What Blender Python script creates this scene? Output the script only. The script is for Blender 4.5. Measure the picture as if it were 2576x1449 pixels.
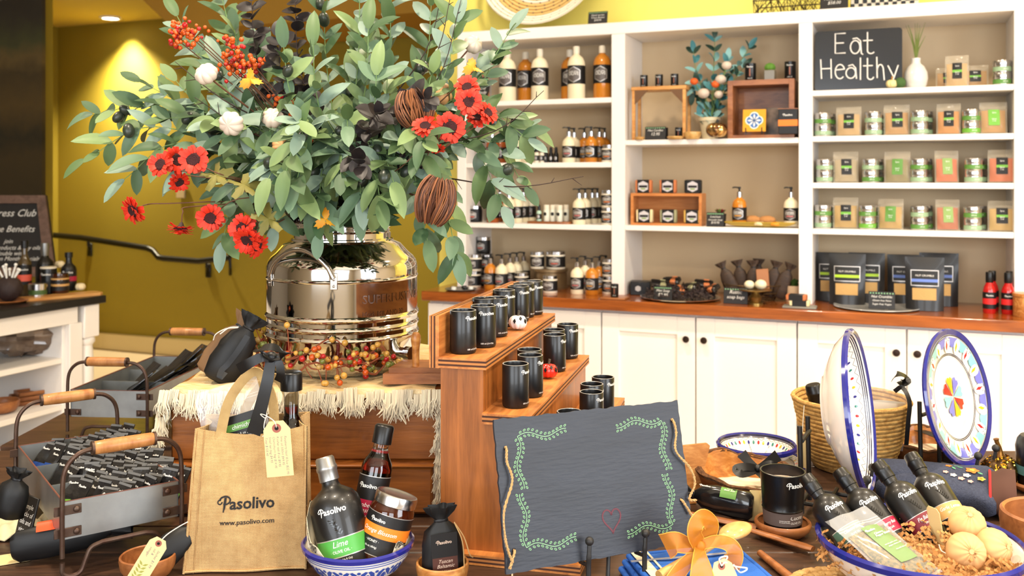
import bpy, math, random
from math import sin, cos, pi, radians, sqrt, atan2
from mathutils import Vector, Matrix, Euler
for o in list(bpy.data.objects): bpy.data.objects.remove(o, do_unlink=True)
random.seed(7)
SC = bpy.context.scene
COL = SC.collection
V = Vector
# ---------------------------------------------------------------- camera
FPX, CX, HY, H = 2400.0, 1288.0, 448.0, 1.434     # focal length in pixels, principal x, horizon row, eye height
cam = bpy.data.cameras.new('camera'); cam_o = bpy.data.objects.new('camera', cam); COL.objects.link(cam_o)
cam.sensor_width = 36.0; cam.lens = 36.0 * FPX / 2576.0
cam.shift_y = -(724.5 - HY) / 2576.0
cam.clip_start = 0.05
cam_o.location = (0, 0, H); cam_o.rotation_euler = (pi / 2, 0, 0)
cam.dof.use_dof = True; cam.dof.focus_distance = 1.78; cam.dof.aperture_fstop = 5.6
SC.camera = cam_o
# ---------------------------------------------------------------- light and exposure
SC.view_settings.view_transform = 'Standard'; SC.view_settings.look = 'None'
SC.view_settings.gamma = 1.0; SC.view_settings.use_curve_mapping = False
SC.view_settings.exposure = 0.16
SC.cycles.max_bounces = 7; SC.cycles.diffuse_bounces = 3; SC.cycles.glossy_bounces = 3
SC.cycles.transmission_bounces = 6; SC.cycles.transparent_max_bounces = 8; SC.cycles.adaptive_threshold = 0.04
SC.cycles.caustics_reflective = False; SC.cycles.caustics_refractive = False
SC.cycles.sample_clamp_indirect = 6.0
ALPHA = atan2(979.0, 2400.0)                        # the building is turned against the camera
U = V((cos(ALPHA), -sin(ALPHA), 0)); N = V((sin(ALPHA), cos(ALPHA), 0))
def bld(lx, ly, z=0.0): return U * lx + N * ly + V((0, 0, z))
world = bpy.data.worlds.new('world'); SC.world = world; world.use_nodes = True
bg = world.node_tree.nodes['Background']; bg.inputs[0].default_value = (0.80, 0.88, 1.0, 1); bg.inputs[1].default_value = 1.0
def area(name, loc, look, sx, sy, power, col):
    l = bpy.data.lights.new(name, 'AREA'); l.shape = 'RECTANGLE'; l.size = sx; l.size_y = sy; l.energy = power; l.color = col
    o = bpy.data.objects.new(name, l); COL.objects.link(o); o.location = loc
    o.rotation_euler = (V(look) - V(loc)).to_track_quat('-Z', 'Y').to_euler(); return o
DAY = (0.90, 0.95, 1.0); WARM = (1.0, 0.85, 0.66)
# daylight entering through the shop windows behind and beside the viewer
area('window_daylight', bld(-1.2, -2.35, 1.75), bld(-1.2, 3, 1.0), 1.9, 1.9, 86, DAY)
area('window_daylight', bld(1.5, -2.35, 1.75), bld(1.2, 3, 1.0), 1.9, 1.9, 86, DAY)
area('window_daylight', bld(3.55, 0.2, 1.8), bld(-2, 1.6, 1.2), 1.9, 1.9, 120, DAY)
# recessed ceiling lamps of the shop
for lx, ly in ((-2.6, 1.2), (-1.1, 1.2), (0.4, 1.2), (1.9, 1.2), (-1.1, 2.9), (0.3, 2.9), (1.6, 2.9), (2.6, 2.6)):
    l = bpy.data.lights.new('ceiling_lamp', 'AREA'); l.shape = 'DISK'; l.size = 0.16; l.energy = 21; l.color = WARM; l.spread = radians(130)
    o = bpy.data.objects.new('ceiling_lamp_light', l); COL.objects.link(o); o.location = bld(lx, ly, 2.965)
# unseen spots, added to brighten the wall above the bookcase
for lx in (-1.75, -0.7, 0.35, 1.4, 2.3):
    l = bpy.data.lights.new('added_wall_spot', 'SPOT'); l.energy = 40; l.color = (1.0, 0.90, 0.70); l.spot_size = radians(76); l.spot_blend = 1.0; l.shadow_soft_size = 0.06
    o = bpy.data.objects.new('added_wall_spot', l); COL.objects.link(o); o.location = bld(lx, 3.6, 2.95); o.rotation_euler = (V((0, 0, -1)) + N * 1.5).to_track_quat('-Z', 'Y').to_euler()
# ---------------------------------------------------------------- pixel helpers
def W(px, py, D): return V(((px - CX) / FPX * D, D, H - (py - HY) * D / FPX))
def on(px, py, z=0.75): D = (H - z) * FPX / (py - HY); return V(((px - CX) / FPX * D, D, z))
def base(px, py, r, z=0.75):                        # centre of a round foot whose front edge shows at row py
    D = (H - z) * FPX / (py - HY) + r; return V(((px - CX) / FPX * D, D, z))
def bpt(px, ly):                                    # building coordinates (lx, depth) seen at column px on plane ly
    t = (px - CX) / FPX; D = ly / (N.x * t + N.y); return (U.x * t + U.y) * D, D
def bz(px, py, ly): lx, D = bpt(px, ly); return H - (py - HY) * D / FPX
# ---------------------------------------------------------------- materials
def lin(c): return tuple(((x / 255) / 12.92 if x / 255 <= 0.04045 else ((x / 255 + 0.055) / 1.055) ** 2.4) for x in c)
MATS = {}
def mat(name, col, rough=0.5, metal=0.0, var=None, bump=None, trans=0, ior=1.45, coat=0, sheen=0, alpha=1, emit=None, spec=0.5, var2=None, subsurf=0):
    if name in MATS: return MATS[name]
    m = bpy.data.materials.new(name); m.use_nodes = True; nt = m.node_tree; b = nt.nodes['Principled BSDF']
    I = b.inputs; c = lin(col)
    I['Base Color'].default_value = (*c, 1); I['Roughness'].default_value = rough; I['Metallic'].default_value = metal
    I['Transmission Weight'].default_value = trans; I['IOR'].default_value = ior; I['Coat Weight'].default_value = coat
    I['Sheen Weight'].default_value = sheen; I['Alpha'].default_value = alpha; I['Specular IOR Level'].default_value = spec
    if subsurf: I['Subsurface Weight'].default_value = subsurf; I['Subsurface Radius'].default_value = (0.02, 0.012, 0.006)
    if emit: I['Emission Color'].default_value = (*lin(emit[0]), 1); I['Emission Strength'].default_value = emit[1]
    tc = None
    def coords(scale, stretch):
        nonlocal tc
        if tc is None: tc = nt.nodes.new('ShaderNodeTexCoord')
        mp = nt.nodes.new('ShaderNodeMapping'); nt.links.new(tc.outputs['Object'], mp.inputs[0]); mp.inputs['Scale'].default_value = [scale * s for s in stretch]
        return mp.outputs[0]
    if var:                                          # (scale, second colour, stretch, contrast)
        sc, c2, st, k = (list(var) + [(1, 1, 1), 1.0])[:4] if len(var) < 4 else var
        n = nt.nodes.new('ShaderNodeTexNoise'); n.inputs['Scale'].default_value = 1.0; n.inputs['Detail'].default_value = 5
        nt.links.new(coords(sc, st), n.inputs['Vector'])
        r = nt.nodes.new('ShaderNodeValToRGB'); e = r.color_ramp.elements; w = 0.28 / k
        e[0].position = 0.5 - w; e[1].position = 0.5 + w; e[0].color = (*c, 1); e[1].color = (*lin(c2), 1)
        nt.links.new(n.outputs['Fac'], r.inputs[0]); nt.links.new(r.outputs[0], I['Base Color'])
    if bump:                                         # (scale, strength, stretch)
        sc, s, st = (list(bump) + [(1, 1, 1)])[:3]
        n = nt.nodes.new('ShaderNodeTexNoise'); n.inputs['Scale'].default_value = 1.0; n.inputs['Detail'].default_value = 3
        nt.links.new(coords(sc, st), n.inputs['Vector'])
        bp = nt.nodes.new('ShaderNodeBump'); bp.inputs['Strength'].default_value = s; bp.inputs['Distance'].default_value = 0.003
        nt.links.new(n.outputs['Fac'], bp.inputs['Height']); nt.links.new(bp.outputs[0], I['Normal'])
    MATS[name] = m; return m
def wood(name, c1, c2, scale=14, stretch=(1, 12, 12), rough=0.45, dist=4.0, coat=0.1, c3=None):
    if name in MATS: return MATS[name]
    m = mat(name, c1, rough, coat=coat); nt = m.node_tree; b = nt.nodes['Principled BSDF']
    tc = nt.nodes.new('ShaderNodeTexCoord'); mp = nt.nodes.new('ShaderNodeMapping'); nt.links.new(tc.outputs['Object'], mp.inputs[0])
    mp.inputs['Scale'].default_value = stretch
    n = nt.nodes.new('ShaderNodeTexNoise'); n.inputs['Scale'].default_value = scale * 0.35; n.inputs['Detail'].default_value = 6; n.inputs['Distortion'].default_value = dist * 0.25
    nt.links.new(mp.outputs[0], n.inputs['Vector'])
    n2 = nt.nodes.new('ShaderNodeTexNoise'); n2.inputs['Scale'].default_value = scale * 2.2; n2.inputs['Detail'].default_value = 3
    nt.links.new(mp.outputs[0], n2.inputs['Vector'])
    mx = nt.nodes.new('ShaderNodeMath'); mx.operation = 'MULTIPLY_ADD'; mx.inputs[1].default_value = 0.3
    nt.links.new(n2.outputs['Fac'], mx.inputs[0]); nt.links.new(n.outputs['Fac'], mx.inputs[2])
    r = nt.nodes.new('ShaderNodeValToRGB'); e = r.color_ramp.elements
    e[0].position = 0.42; e[1].position = 0.86; e[0].color = (*lin(c1), 1); e[1].color = (*lin(c2), 1)
    if c3: x = r.color_ramp.elements.new(0.66); x.color = (*lin(c3), 1)
    nt.links.new(mx.outputs[0], r.inputs[0]); nt.links.new(r.outputs[0], b.inputs['Base Color'])
    bp = nt.nodes.new('ShaderNodeBump'); bp.inputs['Strength'].default_value = 0.12; bp.inputs['Distance'].default_value = 0.002
    nt.links.new(n2.outputs['Fac'], bp.inputs['Height']); nt.links.new(bp.outputs[0], b.inputs['Normal'])
    return m
def weave(name, c1, c2, scale, rough=0.9, strength=0.6):
    """plain-weave cloth: two crossed wave textures"""
    if name in MATS: return MATS[name]
    m = mat(name, c1, rough); nt = m.node_tree; b = nt.nodes['Principled BSDF']
    tc = nt.nodes.new('ShaderNodeTexCoord'); outs = []
    for d in ('X', 'Z'):
        w = nt.nodes.new('ShaderNodeTexWave'); w.bands_direction = d; w.inputs['Scale'].default_value = scale; w.inputs['Distortion'].default_value = 1.2
        w.inputs['Detail'].default_value = 2; w.inputs['Detail Scale'].default_value = 0.6
        nt.links.new(tc.outputs['Object'], w.inputs['Vector']); outs.append(w.outputs['Fac'])
    mm = nt.nodes.new('ShaderNodeMath'); mm.operation = 'MULTIPLY'; nt.links.new(outs[0], mm.inputs[0]); nt.links.new(outs[1], mm.inputs[1])
    n = nt.nodes.new('ShaderNodeTexNoise'); n.inputs['Scale'].default_value = 60; nt.links.new(tc.outputs['Object'], n.inputs['Vector'])
    ad = nt.nodes.new('ShaderNodeMath'); ad.operation = 'MULTIPLY_ADD'; ad.inputs[1].default_value = 0.5; nt.links.new(n.outputs['Fac'], ad.inputs[0]); nt.links.new(mm.outputs[0], ad.inputs[2])
    r = nt.nodes.new('ShaderNodeValToRGB'); e = r.color_ramp.elements; e[0].position = 0.05; e[1].position = 0.75
    e[0].color = (*lin(c2), 1); e[1].color = (*lin(c1), 1)
    nt.links.new(ad.outputs[0], r.inputs[0]); nt.links.new(r.outputs[0], b.inputs['Base Color'])
    bp = nt.nodes.new('ShaderNodeBump'); bp.inputs['Strength'].default_value = strength; bp.inputs['Distance'].default_value = 0.0015
    nt.links.new(mm.outputs[0], bp.inputs['Height']); nt.links.new(bp.outputs[0], b.inputs['Normal'])
    return m
# ---------------------------------------------------------------- mesh builder
class MB:
    def __init__(s): s.v = []; s.f = []; s.m = []; s.mi = 0; s.M = None
    def add(s, vs, fs):
        o = len(s.v)
        if s.M is not None: vs = [s.M @ V(p) for p in vs]
        s.v.extend([tuple(p) for p in vs]); s.f.extend([tuple(i + o for i in f) for f in fs]); s.m.extend([s.mi] * len(fs)); return s
    def box(s, c, d, b=0.0):
        x, y, z = c; a, e, g = d[0] / 2, d[1] / 2, d[2] / 2
        if b <= 0:
            vs = [(x + i * a, y + j * e, z + k * g) for k in (-1, 1) for j in (-1, 1) for i in (-1, 1)]
            return s.add(vs, [(0, 2, 3, 1), (4, 5, 7, 6), (0, 1, 5, 4), (2, 6, 7, 3), (0, 4, 6, 2), (1, 3, 7, 5)])
        b = min(b, a * .95, e * .95, g * .95); vs = []; idx = {}
        for k in (-1, 1):
            for j in (-1, 1):
                for i in (-1, 1):
                    for ax in range(3):
                        p = [i * (a - b), j * (e - b), k * (g - b)]; p[ax] = (i * a, j * e, k * g)[ax]
                        idx[(i, j, k, ax)] = len(vs); vs.append((x + p[0], y + p[1], z + p[2]))
        fs = []
        def q(*keys): fs.append(tuple(idx[k] for k in keys))
        for sgn in (-1, 1):
            r = (lambda L: L) if sgn > 0 else (lambda L: L[::-1])
            q(*r([(sgn, -1, -1, 0), (sgn, 1, -1, 0), (sgn, 1, 1, 0), (sgn, -1, 1, 0)]))
            q(*r([(-1, sgn, -1, 1), (-1, sgn, 1, 1), (1, sgn, 1, 1), (1, sgn, -1, 1)]))
            q(*r([(-1, -1, sgn, 2), (1, -1, sgn, 2), (1, 1, sgn, 2), (-1, 1, sgn, 2)]))
        for i in (-1, 1):
            for j in (-1, 1):
                L = [(i, j, -1, 0), (i, j, 1, 0), (i, j, 1, 1), (i, j, -1, 1)]; q(*(L if i * j < 0 else L[::-1]))
                L = [(i, -1, j, 0), (i, 1, j, 0), (i, 1, j, 2), (i, -1, j, 2)]; q(*(L if i * j > 0 else L[::-1]))
                L = [(-1, i, j, 1), (1, i, j, 1), (1, i, j, 2), (-1, i, j, 2)]; q(*(L if i * j < 0 else L[::-1]))
                for k in (-1, 1):
                    L = [(i, j, k, 0), (i, j, k, 1), (i, j, k, 2)]; q(*(L if i * j * k > 0 else L[::-1]))
        return s.add(vs, fs)
    def lathe(s, prof, seg=32, a0=0.0, a1=2 * pi, wob=None):
        full = abs(a1 - a0 - 2 * pi) < 1e-6; n = seg if full else seg + 1; vs = []; fs = []; rows = []
        for (r, z) in prof:
            if r < 1e-7: rows.append([len(vs)]); vs.append((0, 0, z))
            else:
                row = []
                for k in range(n):
                    t = a0 + (a1 - a0) * k / seg; rr = r * (wob(t, z) if wob else 1); row.append(len(vs)); vs.append((rr * sin(t), -rr * cos(t), z))
                rows.append(row)
        for A, B in zip(rows, rows[1:]):
            m = seg
            for k in range(m):
                k2 = (k + 1) % n
                if len(A) == 1 and len(B) == 1: continue
                if len(A) == 1: fs.append((A[0], B[k2], B[k]))
                elif len(B) == 1: fs.append((A[k], A[k2], B[0]))
                else: fs.append((A[k], A[k2], B[k2], B[k]))
        return s.add(vs, fs)
    def tube(s, path, r, seg=8, closed=False, caps=True, flat=None):
        P = [V(p) for p in path]; n = len(P); rs = r if isinstance(r, (list, tuple)) else [r] * n
        vs = []; fs = []; up = None; T = []
        for i in range(n):
            a = P[(i - 1) % n] if (closed or i > 0) else P[i]; b = P[(i + 1) % n] if (closed or i < n - 1) else P[i]
            t = (b - a); T.append(t.normalized() if t.length > 1e-9 else V((0, 0, 1)))
        up = V((0, 0, 1)) if abs(T[0].z) < 0.9 else V((1, 0, 0)); up = (up - T[0] * up.dot(T[0])).normalized()
        for i in range(n):
            up = up - T[i] * up.dot(T[i]); up = up.normalized() if up.length > 1e-6 else T[i].orthogonal().normalized(); sd = T[i].cross(up)
            for k in range(seg):
                a = 2 * pi * k / seg; fx = flat if flat else 1.0
                vs.append(P[i] + (up * (sin(a) * fx) + sd * cos(a)) * rs[i])
        m = n if closed else n - 1
        for i in range(m):
            for k in range(seg):
                a, b = i * seg + k, i * seg + (k + 1) % seg; c, d = ((i + 1) % n) * seg + (k + 1) % seg, ((i + 1) % n) * seg + k
                fs.append((a, b, c, d))
        if caps and not closed: fs.append(tuple(range(seg))[::-1]); fs.append(tuple((n - 1) * seg + k for k in range(seg)))
        return s.add(vs, fs)
    def prism(s, poly, z0, z1, b=0.0):
        n = len(poly); vs = [(x, y, z0) for x, y in poly] + [(x, y, z1) for x, y in poly]
        fs = [tuple(range(n))[::-1], tuple(range(n, 2 * n))] + [(i, (i + 1) % n, n + (i + 1) % n, n + i) for i in range(n)]
        return s.add(vs, fs)
    def sphere(s, c, r, seg=16, rings=10, sc=(1, 1, 1), fn=None):
        prof = []; vs = []; fs = []
        for i in range(rings + 1):
            ph = pi * i / rings
            for k in range(seg):
                th = 2 * pi * k / seg; rr = r * (fn(th, ph) if fn else 1)
                vs.append((c[0] + rr * sin(ph) * cos(th) * sc[0], c[1] + rr * sin(ph) * sin(th) * sc[1], c[2] - rr * cos(ph) * sc[2]))
        for i in range(rings):
            for k in range(seg):
                a, b = i * seg + k, i * seg + (k + 1) % seg
                fs.append((a, b, b + seg, a + seg))
        return s.add(vs, fs)
    def grid(s, fn, nu, nv, th=0.0):
        vs = [V(fn(i / nu, j / nv)) for j in range(nv + 1) for i in range(nu + 1)]; w = nu + 1
        fs = [(j * w + i, j * w + i + 1, (j + 1) * w + i + 1, (j + 1) * w + i) for j in range(nv) for i in range(nu)]
        if th:
            n = len(vs); nr = [V((0, 0, 0)) for _ in vs]
            for f in fs:
                q = (vs[f[1]] - vs[f[0]]).cross(vs[f[3]] - vs[f[0]])
                for i in f: nr[i] += q
            bk = [p - (q.normalized() if q.length > 0 else V((0, 0, 1))) * th for p, q in zip(vs, nr)]
            fs2 = [tuple(i + n for i in f[::-1]) for f in fs]; e = []
            B = [i for i in range(w)] + [j * w + nu for j in range(1, nv + 1)] + [nv * w + i for i in range(nu - 1, -1, -1)] + [j * w for j in range(nv - 1, 0, -1)]
            for a, b in zip(B, B[1:] + B[:1]): e.append((b, a, a + n, b + n))
            vs += bk; fs = fs + fs2 + e
        return s.add(vs, fs)
    def ribbon(s, path, wv, th=0.0012):
        """flat strip along a path; wv is one half-width vector or a list of them"""
        P = [V(p) for p in path]; w = wv if isinstance(wv, list) else [V(wv)] * len(P); n = len(P)
        return s.grid(lambda u, v: P[min(n - 1, round(v * (n - 1)))] + V(w[min(n - 1, round(v * (n - 1)))]) * (2 * u - 1), 2, n - 1, th)
    def mesh(s, name, mats, smooth=38):
        me = bpy.data.meshes.new(name); me.from_pydata(s.v, [], s.f)
        mats = mats if isinstance(mats, (list, tuple)) else [mats]
        for m in mats: me.materials.append(m)
        if len(mats) > 1: me.polygons.foreach_set('material_index', s.m)
        if smooth: me.shade_smooth(); me.set_sharp_from_angle(angle=radians(smooth))
        me.update(); return me
    def build(s, name, mats, parent=None, smooth=38, M=None): return obj(name, s.mesh(name, mats, smooth), parent, M)
def obj(name, me, parent=None, M=None):
    o = bpy.data.objects.new(name, me); COL.objects.link(o)
    if parent is not None: o.parent = parent
    if M is not None: o.matrix_local = M
    return o
def tag(o, label, cat, group=None, kind=None):
    o['label'] = label; o['category'] = cat
    if group: o['group'] = group
    if kind: o['kind'] = kind
    return o
def struct(name, mb, m, label=None, cat=None, parent=None):
    o = mb.build(name, m, parent)
    if parent is None:
        o['kind'] = 'structure'; o['label'] = label; o['category'] = cat
    return o
def thing(name, label, cat, loc=(0, 0, 0), rz=0.0, group=None, M=None):
    o = bpy.data.objects.new(name, None); COL.objects.link(o); o.empty_display_size = 0.02
    if M is not None: o.matrix_world = M
    else: o.location = loc; o.rotation_euler = (0, 0, rz)
    return tag(o, label, cat, group)
KIDS = {}
def kids(o): return [c for c in bpy.data.objects if c.parent == o]
def dup(root, ch, loc=None, rz=None, label=None, group=None, M=None):
    """copy of a thing with copies of its parts; ch = its parts as a list of (object, [sub-parts])"""
    r = root.copy(); COL.objects.link(r)
    if M is not None: r.matrix_world = M
    else:
        r.location = loc; r.rotation_euler = (0, 0, rz or 0)
    if label: r['label'] = label
    if group: r['group'] = group
    for c, sub in ch:
        k = c.copy(); COL.objects.link(k); k.parent = r
        for g in sub: q = g.copy(); COL.objects.link(q); q.parent = k
    return r
def tree(root):
    L = [o for o in COL.objects if o.parent == root]
    return [(c, [g for g in COL.objects if g.parent == c]) for c in L]
def aim(loc, zdir, xdir=(1, 0, 0)):
    """matrix with local z along zdir and local x as near xdir as it can be"""
    z = V(zdir).normalized(); x = V(xdir); x = (x - z * x.dot(z)).normalized(); y = z.cross(x)
    m = Matrix((x, y, z)).transposed().to_4x4(); m.translation = V(loc); return m
def Rz(a): return Matrix.Rotation(a, 4, 'Z')
def Rx(a): return Matrix.Rotation(a, 4, 'X')
def Ry(a): return Matrix.Rotation(a, 4, 'Y')
def Tr(x, y=0, z=0): return Matrix.Translation(V((x, y, z)) if not hasattr(x, '__len__') else V(x))
def spline(pts, n):
    """Catmull-Rom through pts, n samples per span"""
    P = [V(p) for p in pts]; P = [P[0] * 2 - P[1]] + P + [P[-1] * 2 - P[-2]]; out = []
    for i in range(1, len(P) - 2):
        a, b, c, d = P[i - 1:i + 3]
        for k in range(n):
            t = k / n; out.append(0.5 * ((2 * b) + (c - a) * t + (2 * a - 5 * b + 4 * c - d) * t * t + (3 * b - a - 3 * c + d) * t ** 3))
    out.append(P[-2]); return out
# ---------------------------------------------------------------- lettering
_TX = {}
def tx(s, size=1.0, shear=0.0, bold=0.0, align='CENTER', res=2):
    k = (s, shear, bold, align, res)
    if k not in _TX:
        cu = bpy.data.curves.new('lettering', 'FONT'); cu.body = s; cu.size = 1.0; cu.shear = shear; cu.offset = bold; cu.align_x = align
        cu.resolution_u = res; cu.fill_mode = 'FRONT'
        o = bpy.data.objects.new('lettering', cu); COL.objects.link(o)
        dg = bpy.context.evaluated_depsgraph_get() if False else None
        me = o.to_mesh(); _TX[k] = ([(v.co.x, v.co.y) for v in me.vertices], [tuple(p.vertices) for p in me.polygons])
        o.to_mesh_clear(); bpy.data.objects.remove(o); bpy.data.curves.remove(cu)
    v, f = _TX[k]; return [(x * size, y * size) for x, y in v], f
def brand(size):
    """the swashed word mark, drawn about its centre"""
    v, f = tx('asolivo', 1.0, 0, 0.022, 'LEFT'); v = list(v); f = list(f)
    w = max(x for x, y in v)
    v = [(x, y) for x, y in v]
    def stroke(pts, wd):
        o = len(v); n = len(pts)
        for i, (x, y) in enumerate(pts):
            a = pts[max(0, i - 1)]; b = pts[min(n - 1, i + 1)]; dx, dy = b[0] - a[0], b[1] - a[1]; L = math.hypot(dx, dy) or 1; k = wd[i] if isinstance(wd, list) else wd
            v.append((x - dy / L * k, y + dx / L * k)); v.append((x + dy / L * k, y - dx / L * k))
        for i in range(n - 1): f.append((o + 2 * i, o + 2 * i + 1, o + 2 * i + 3, o + 2 * i + 2))
    stroke([(-0.38, -0.18), (-0.33, 0.1), (-0.30, 0.4), (-0.28, 0.72)], [0.03, 0.06, 0.075, 0.07])
    stroke([(-0.28 + 0.30 * cos(a) * (1.0 if cos(a) > 0 else 1.15), 0.55 + 0.24 * sin(a)) for a in [radians(x) for x in range(-110, 200, 20)]], [0.05] * 9 + [0.055] * 7)
    stroke([(-0.62 + 0.13 * cos(a), 0.44 + 0.13 * sin(a)) for a in [radians(x) for x in range(100, 400, 30)]], 0.04)
    c = (w - 0.55) / 2
    return [((x - c) * size, y * size) for x, y in v], f
def flat(t, x=0, z=0, y=0.0, rot=0.0):
    """lettering on the plane facing -Y"""
    v, f = t; c, s = cos(rot), sin(rot); return [(x + p * c - q * s, y, z + p * s + q * c) for p, q in v], f
def wrap(t, r, z=0, ang=0.0):
    v, f = t; return [(r * sin(ang + p / r), -r * cos(ang + p / r), z + q) for p, q in v], f
def chalkline(s_, size=1.0, shear=0.25): return tx(s_, size, shear, 0.0, 'CENTER')
def band(mb, r, z0, z1, a0=-pi, a1=pi, seg=40): mb.lathe([(r, z0), (r, z1)], seg, a0, a1)
# ---------------------------------------------------------------- shared materials
PAINT = mat('white_cabinet_paint', (240, 234, 228), 0.45)
PAINT2 = mat('shelf_back_shaded_paint', (206, 180, 142), 0.55)  # cream back, with warm light and interior shade put into its tone
OCHRE = mat('ochre_wall_paint', (148, 128, 34), 0.75, bump=(90, 0.05))
YELLOW = mat('yellow_wall_paint', (236, 220, 110), 0.75)
CEIL = mat('ceiling_paint', (214, 190, 108), 0.8); CEILM = mat('cream_ceiling_paint', (226, 216, 196), 0.8)
FLOORM = mat('beige_floor_tile', (214, 196, 168), 0.5, var=(1.5, (200, 178, 146), (1, 1, 1), 1))
WALNUT = wood('dark_table_wood', (42, 27, 19), (86, 58, 40), 10, (1.2, 14, 14), 0.42)
COUNTER = wood('cherry_counter_wood', (112, 54, 16), (164, 88, 32), 8, (1, 12, 12), 0.22, coat=0.5)
PLY = wood('stained_plywood', (150, 84, 34), (204, 132, 66), 9, (14, 1.2, 14), 0.5)
PLYV = wood('stained_plywood_upright', (120, 66, 22), (168, 98, 42), 9, (14, 14, 1.2), 0.4)
PLYD = mat('plywood_dark_ply', (72, 38, 18), 0.7); PLYL = mat('plywood_light_ply', (176, 112, 58), 0.7)
CRATE = wood('crate_wood', (116, 64, 20), (164, 96, 38), 8, (1.2, 14, 14), 0.38)
OLIVE = wood('olive_wood', (150, 88, 36), (216, 160, 92), 10, (3, 9, 9), 0.4, 8.0, 0.2, (188, 124, 62))
OLIVE2 = wood('pale_olive_wood', (178, 130, 66), (216, 174, 108), 10, (3, 9, 9), 0.4, 8.0, 0.2)
REDWOOD = wood('reddish_wood', (118, 66, 30), (168, 106, 58), 9, (2, 9, 9), 0.45)
TAUPE = mat('taupe_wall_paint', (190, 178, 162), 0.8)
BLACKM = mat('matte_black_glass', (11, 11, 12), 0.34, coat=0.1)
BLACKP = mat('black_plastic', (10, 10, 11), 0.35)
BLACKL = mat('black_label', (17, 15, 15), 0.5)
IRON = mat('black_iron', (28, 26, 25), 0.5, bump=(300, 0.1))
RUST = mat('brown_iron_wire', (88, 72, 60), 0.45, 0.6, var=(60, (70, 44, 34), (1, 1, 1), 1))
ZINC = mat('galvanised_sheet', (168, 170, 168), 0.38, 0.85, var=(18, (140, 142, 140), (1, 1, 1), 1))
ZINCR = mat('rusted_tin_edge', (116, 74, 60), 0.6, 0.3)
STEEL = mat('polished_steel', (214, 212, 208), 0.07, 1.0)
CHROME = mat('chrome', (214, 214, 216), 0.12, 1.0)
TIN = mat('tin_lid', (206, 206, 208), 0.22, 1.0)
SATIN = mat('satin_aluminium', (150, 150, 148), 0.38, 0.9)
WHITEP = mat('white_print', (236, 234, 228), 0.6)
CREAM = mat('cream_lotion', (238, 224, 190), 0.35)
AMBER = mat('amber_soap', (198, 124, 34), 0.15, coat=0.4, subsurf=0.3)
AMBERD = mat('brown_soap', (150, 70, 18), 0.15, coat=0.4)
FROST = mat('frosted_plastic', (226, 216, 196), 0.4)
CERAM = mat('white_glaze', (240, 232, 220), 0.12, coat=0.5)
COBALT = mat('cobalt_glaze', (34, 38, 120), 0.12, coat=0.5)
INK = mat('dark_blue_line', (36, 34, 60), 0.2); 
GREENL = mat('green_label', (92, 140, 62), 0.5); GREENL2 = mat('bright_green_label', (110, 172, 60), 0.5)
OLIVEL = mat('sage_label', (132, 160, 90), 0.5)
CRIMSON = mat('crimson_label', (168, 24, 58), 0.5); WINE = mat('wine_label', (112, 28, 40), 0.5)
ORANGEL = mat('orange_label', (232, 122, 30), 0.5); CORAL = mat('coral_label', (226, 96, 74), 0.5)
TAN = mat('tan_label', (198, 154, 92), 0.5); SILVERL = mat('silver_label', (188, 182, 176), 0.3, 0.5)
SLATE = mat('slate', (30, 34, 42), 0.5, var=(7, (43, 48, 59), (1, 6, 6), 0.8), bump=(40, 0.22, (1, 5, 5)))
SLATEK = mat('chalkboard', (30, 28, 28), 0.5); CHALK = mat('chalk', (228, 224, 216), 0.8); CHALKG = mat('green_chalk', (150, 206, 150), 0.8)
CHALKR = mat('faded_red_chalk', (92, 48, 58), 0.8)
GLASS = mat('clear_glass', (250, 250, 250), 0.02, trans=1.0, ior=1.45)
FILM = mat('clear_film', (250, 250, 250), 0.06, alpha=0.13, spec=0.9)
PAPER = mat('manila_paper', (222, 198, 140), 0.7); TISSUE = mat('cream_tissue', (236, 222, 190), 0.8)
STRING = mat('white_string', (228, 220, 204), 0.9); JUTE = mat('jute_string', (176, 140, 92), 0.95)
SATINB = mat('black_satin', (9, 9, 11), 0.42); ORGANZA = mat('black_organza', (7, 7, 8), 0.55)
EDGE = mat('pale_rim', (150, 146, 140), 0.3)
# ================================================================ the room
B = Rz(-ALPHA)
def bb(x0, x1, y0, y1, z0, z1, b=0.0, mb=None):
    mb = mb or MB(); mb.M = B; mb.box(((x0 + x1) / 2, (y0 + y1) / 2, (z0 + z1) / 2), (x1 - x0, y1 - y0, z1 - z0), b); mb.M = None; return mb
LXR = bpt(1105, 4.43)[0]                              # left end of the wall that carries the bookcase
struct('floor', bb(-7.6, 3.9, -2.7, 6.4, -0.06, 0), FLOORM, 'pale beige floor running back to the ochre hall', 'floor')
struct('ceiling', bb(-7.6, 3.9, -2.7, 4.9, 3.0, 3.1), CEILM, 'cream ceiling of the shop with recessed lamps', 'ceiling')
hc = struct('ceiling_hall', bb(-7.6, LXR + 0.1, 4.9, 6.4, 2.73, 3.1), CEIL, 'lower cream ceiling over the ochre hall', 'ceiling')
struct('wall_back', bb(LXR, 3.9, 4.43, 4.6, 0, 3.0), YELLOW, 'bright yellow wall behind the white bookcase', 'wall')
struct('wall_return', bb(LXR, LXR + 0.12, 4.6, 6.2, 0, 3.0), OCHRE, 'ochre return wall beside the hall', 'wall')
struct('wall_hall', bb(-7.6, LXR + 0.2, 6.12, 6.3, 0, 2.9), OCHRE, 'ochre far wall of the hall with the black handrail', 'wall')
struct('wall_left', bb(-6.86, -6.71, 5.05, 6.2, 0, 2.9), OCHRE, 'narrow olive side wall at the far end of the hall', 'wall')
struct('wall_mural', bb(-7.6, -5.62, 4.95, 5.08, 0, 3.0), OCHRE, 'olive wall behind the big landscape photograph', 'wall')
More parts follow.
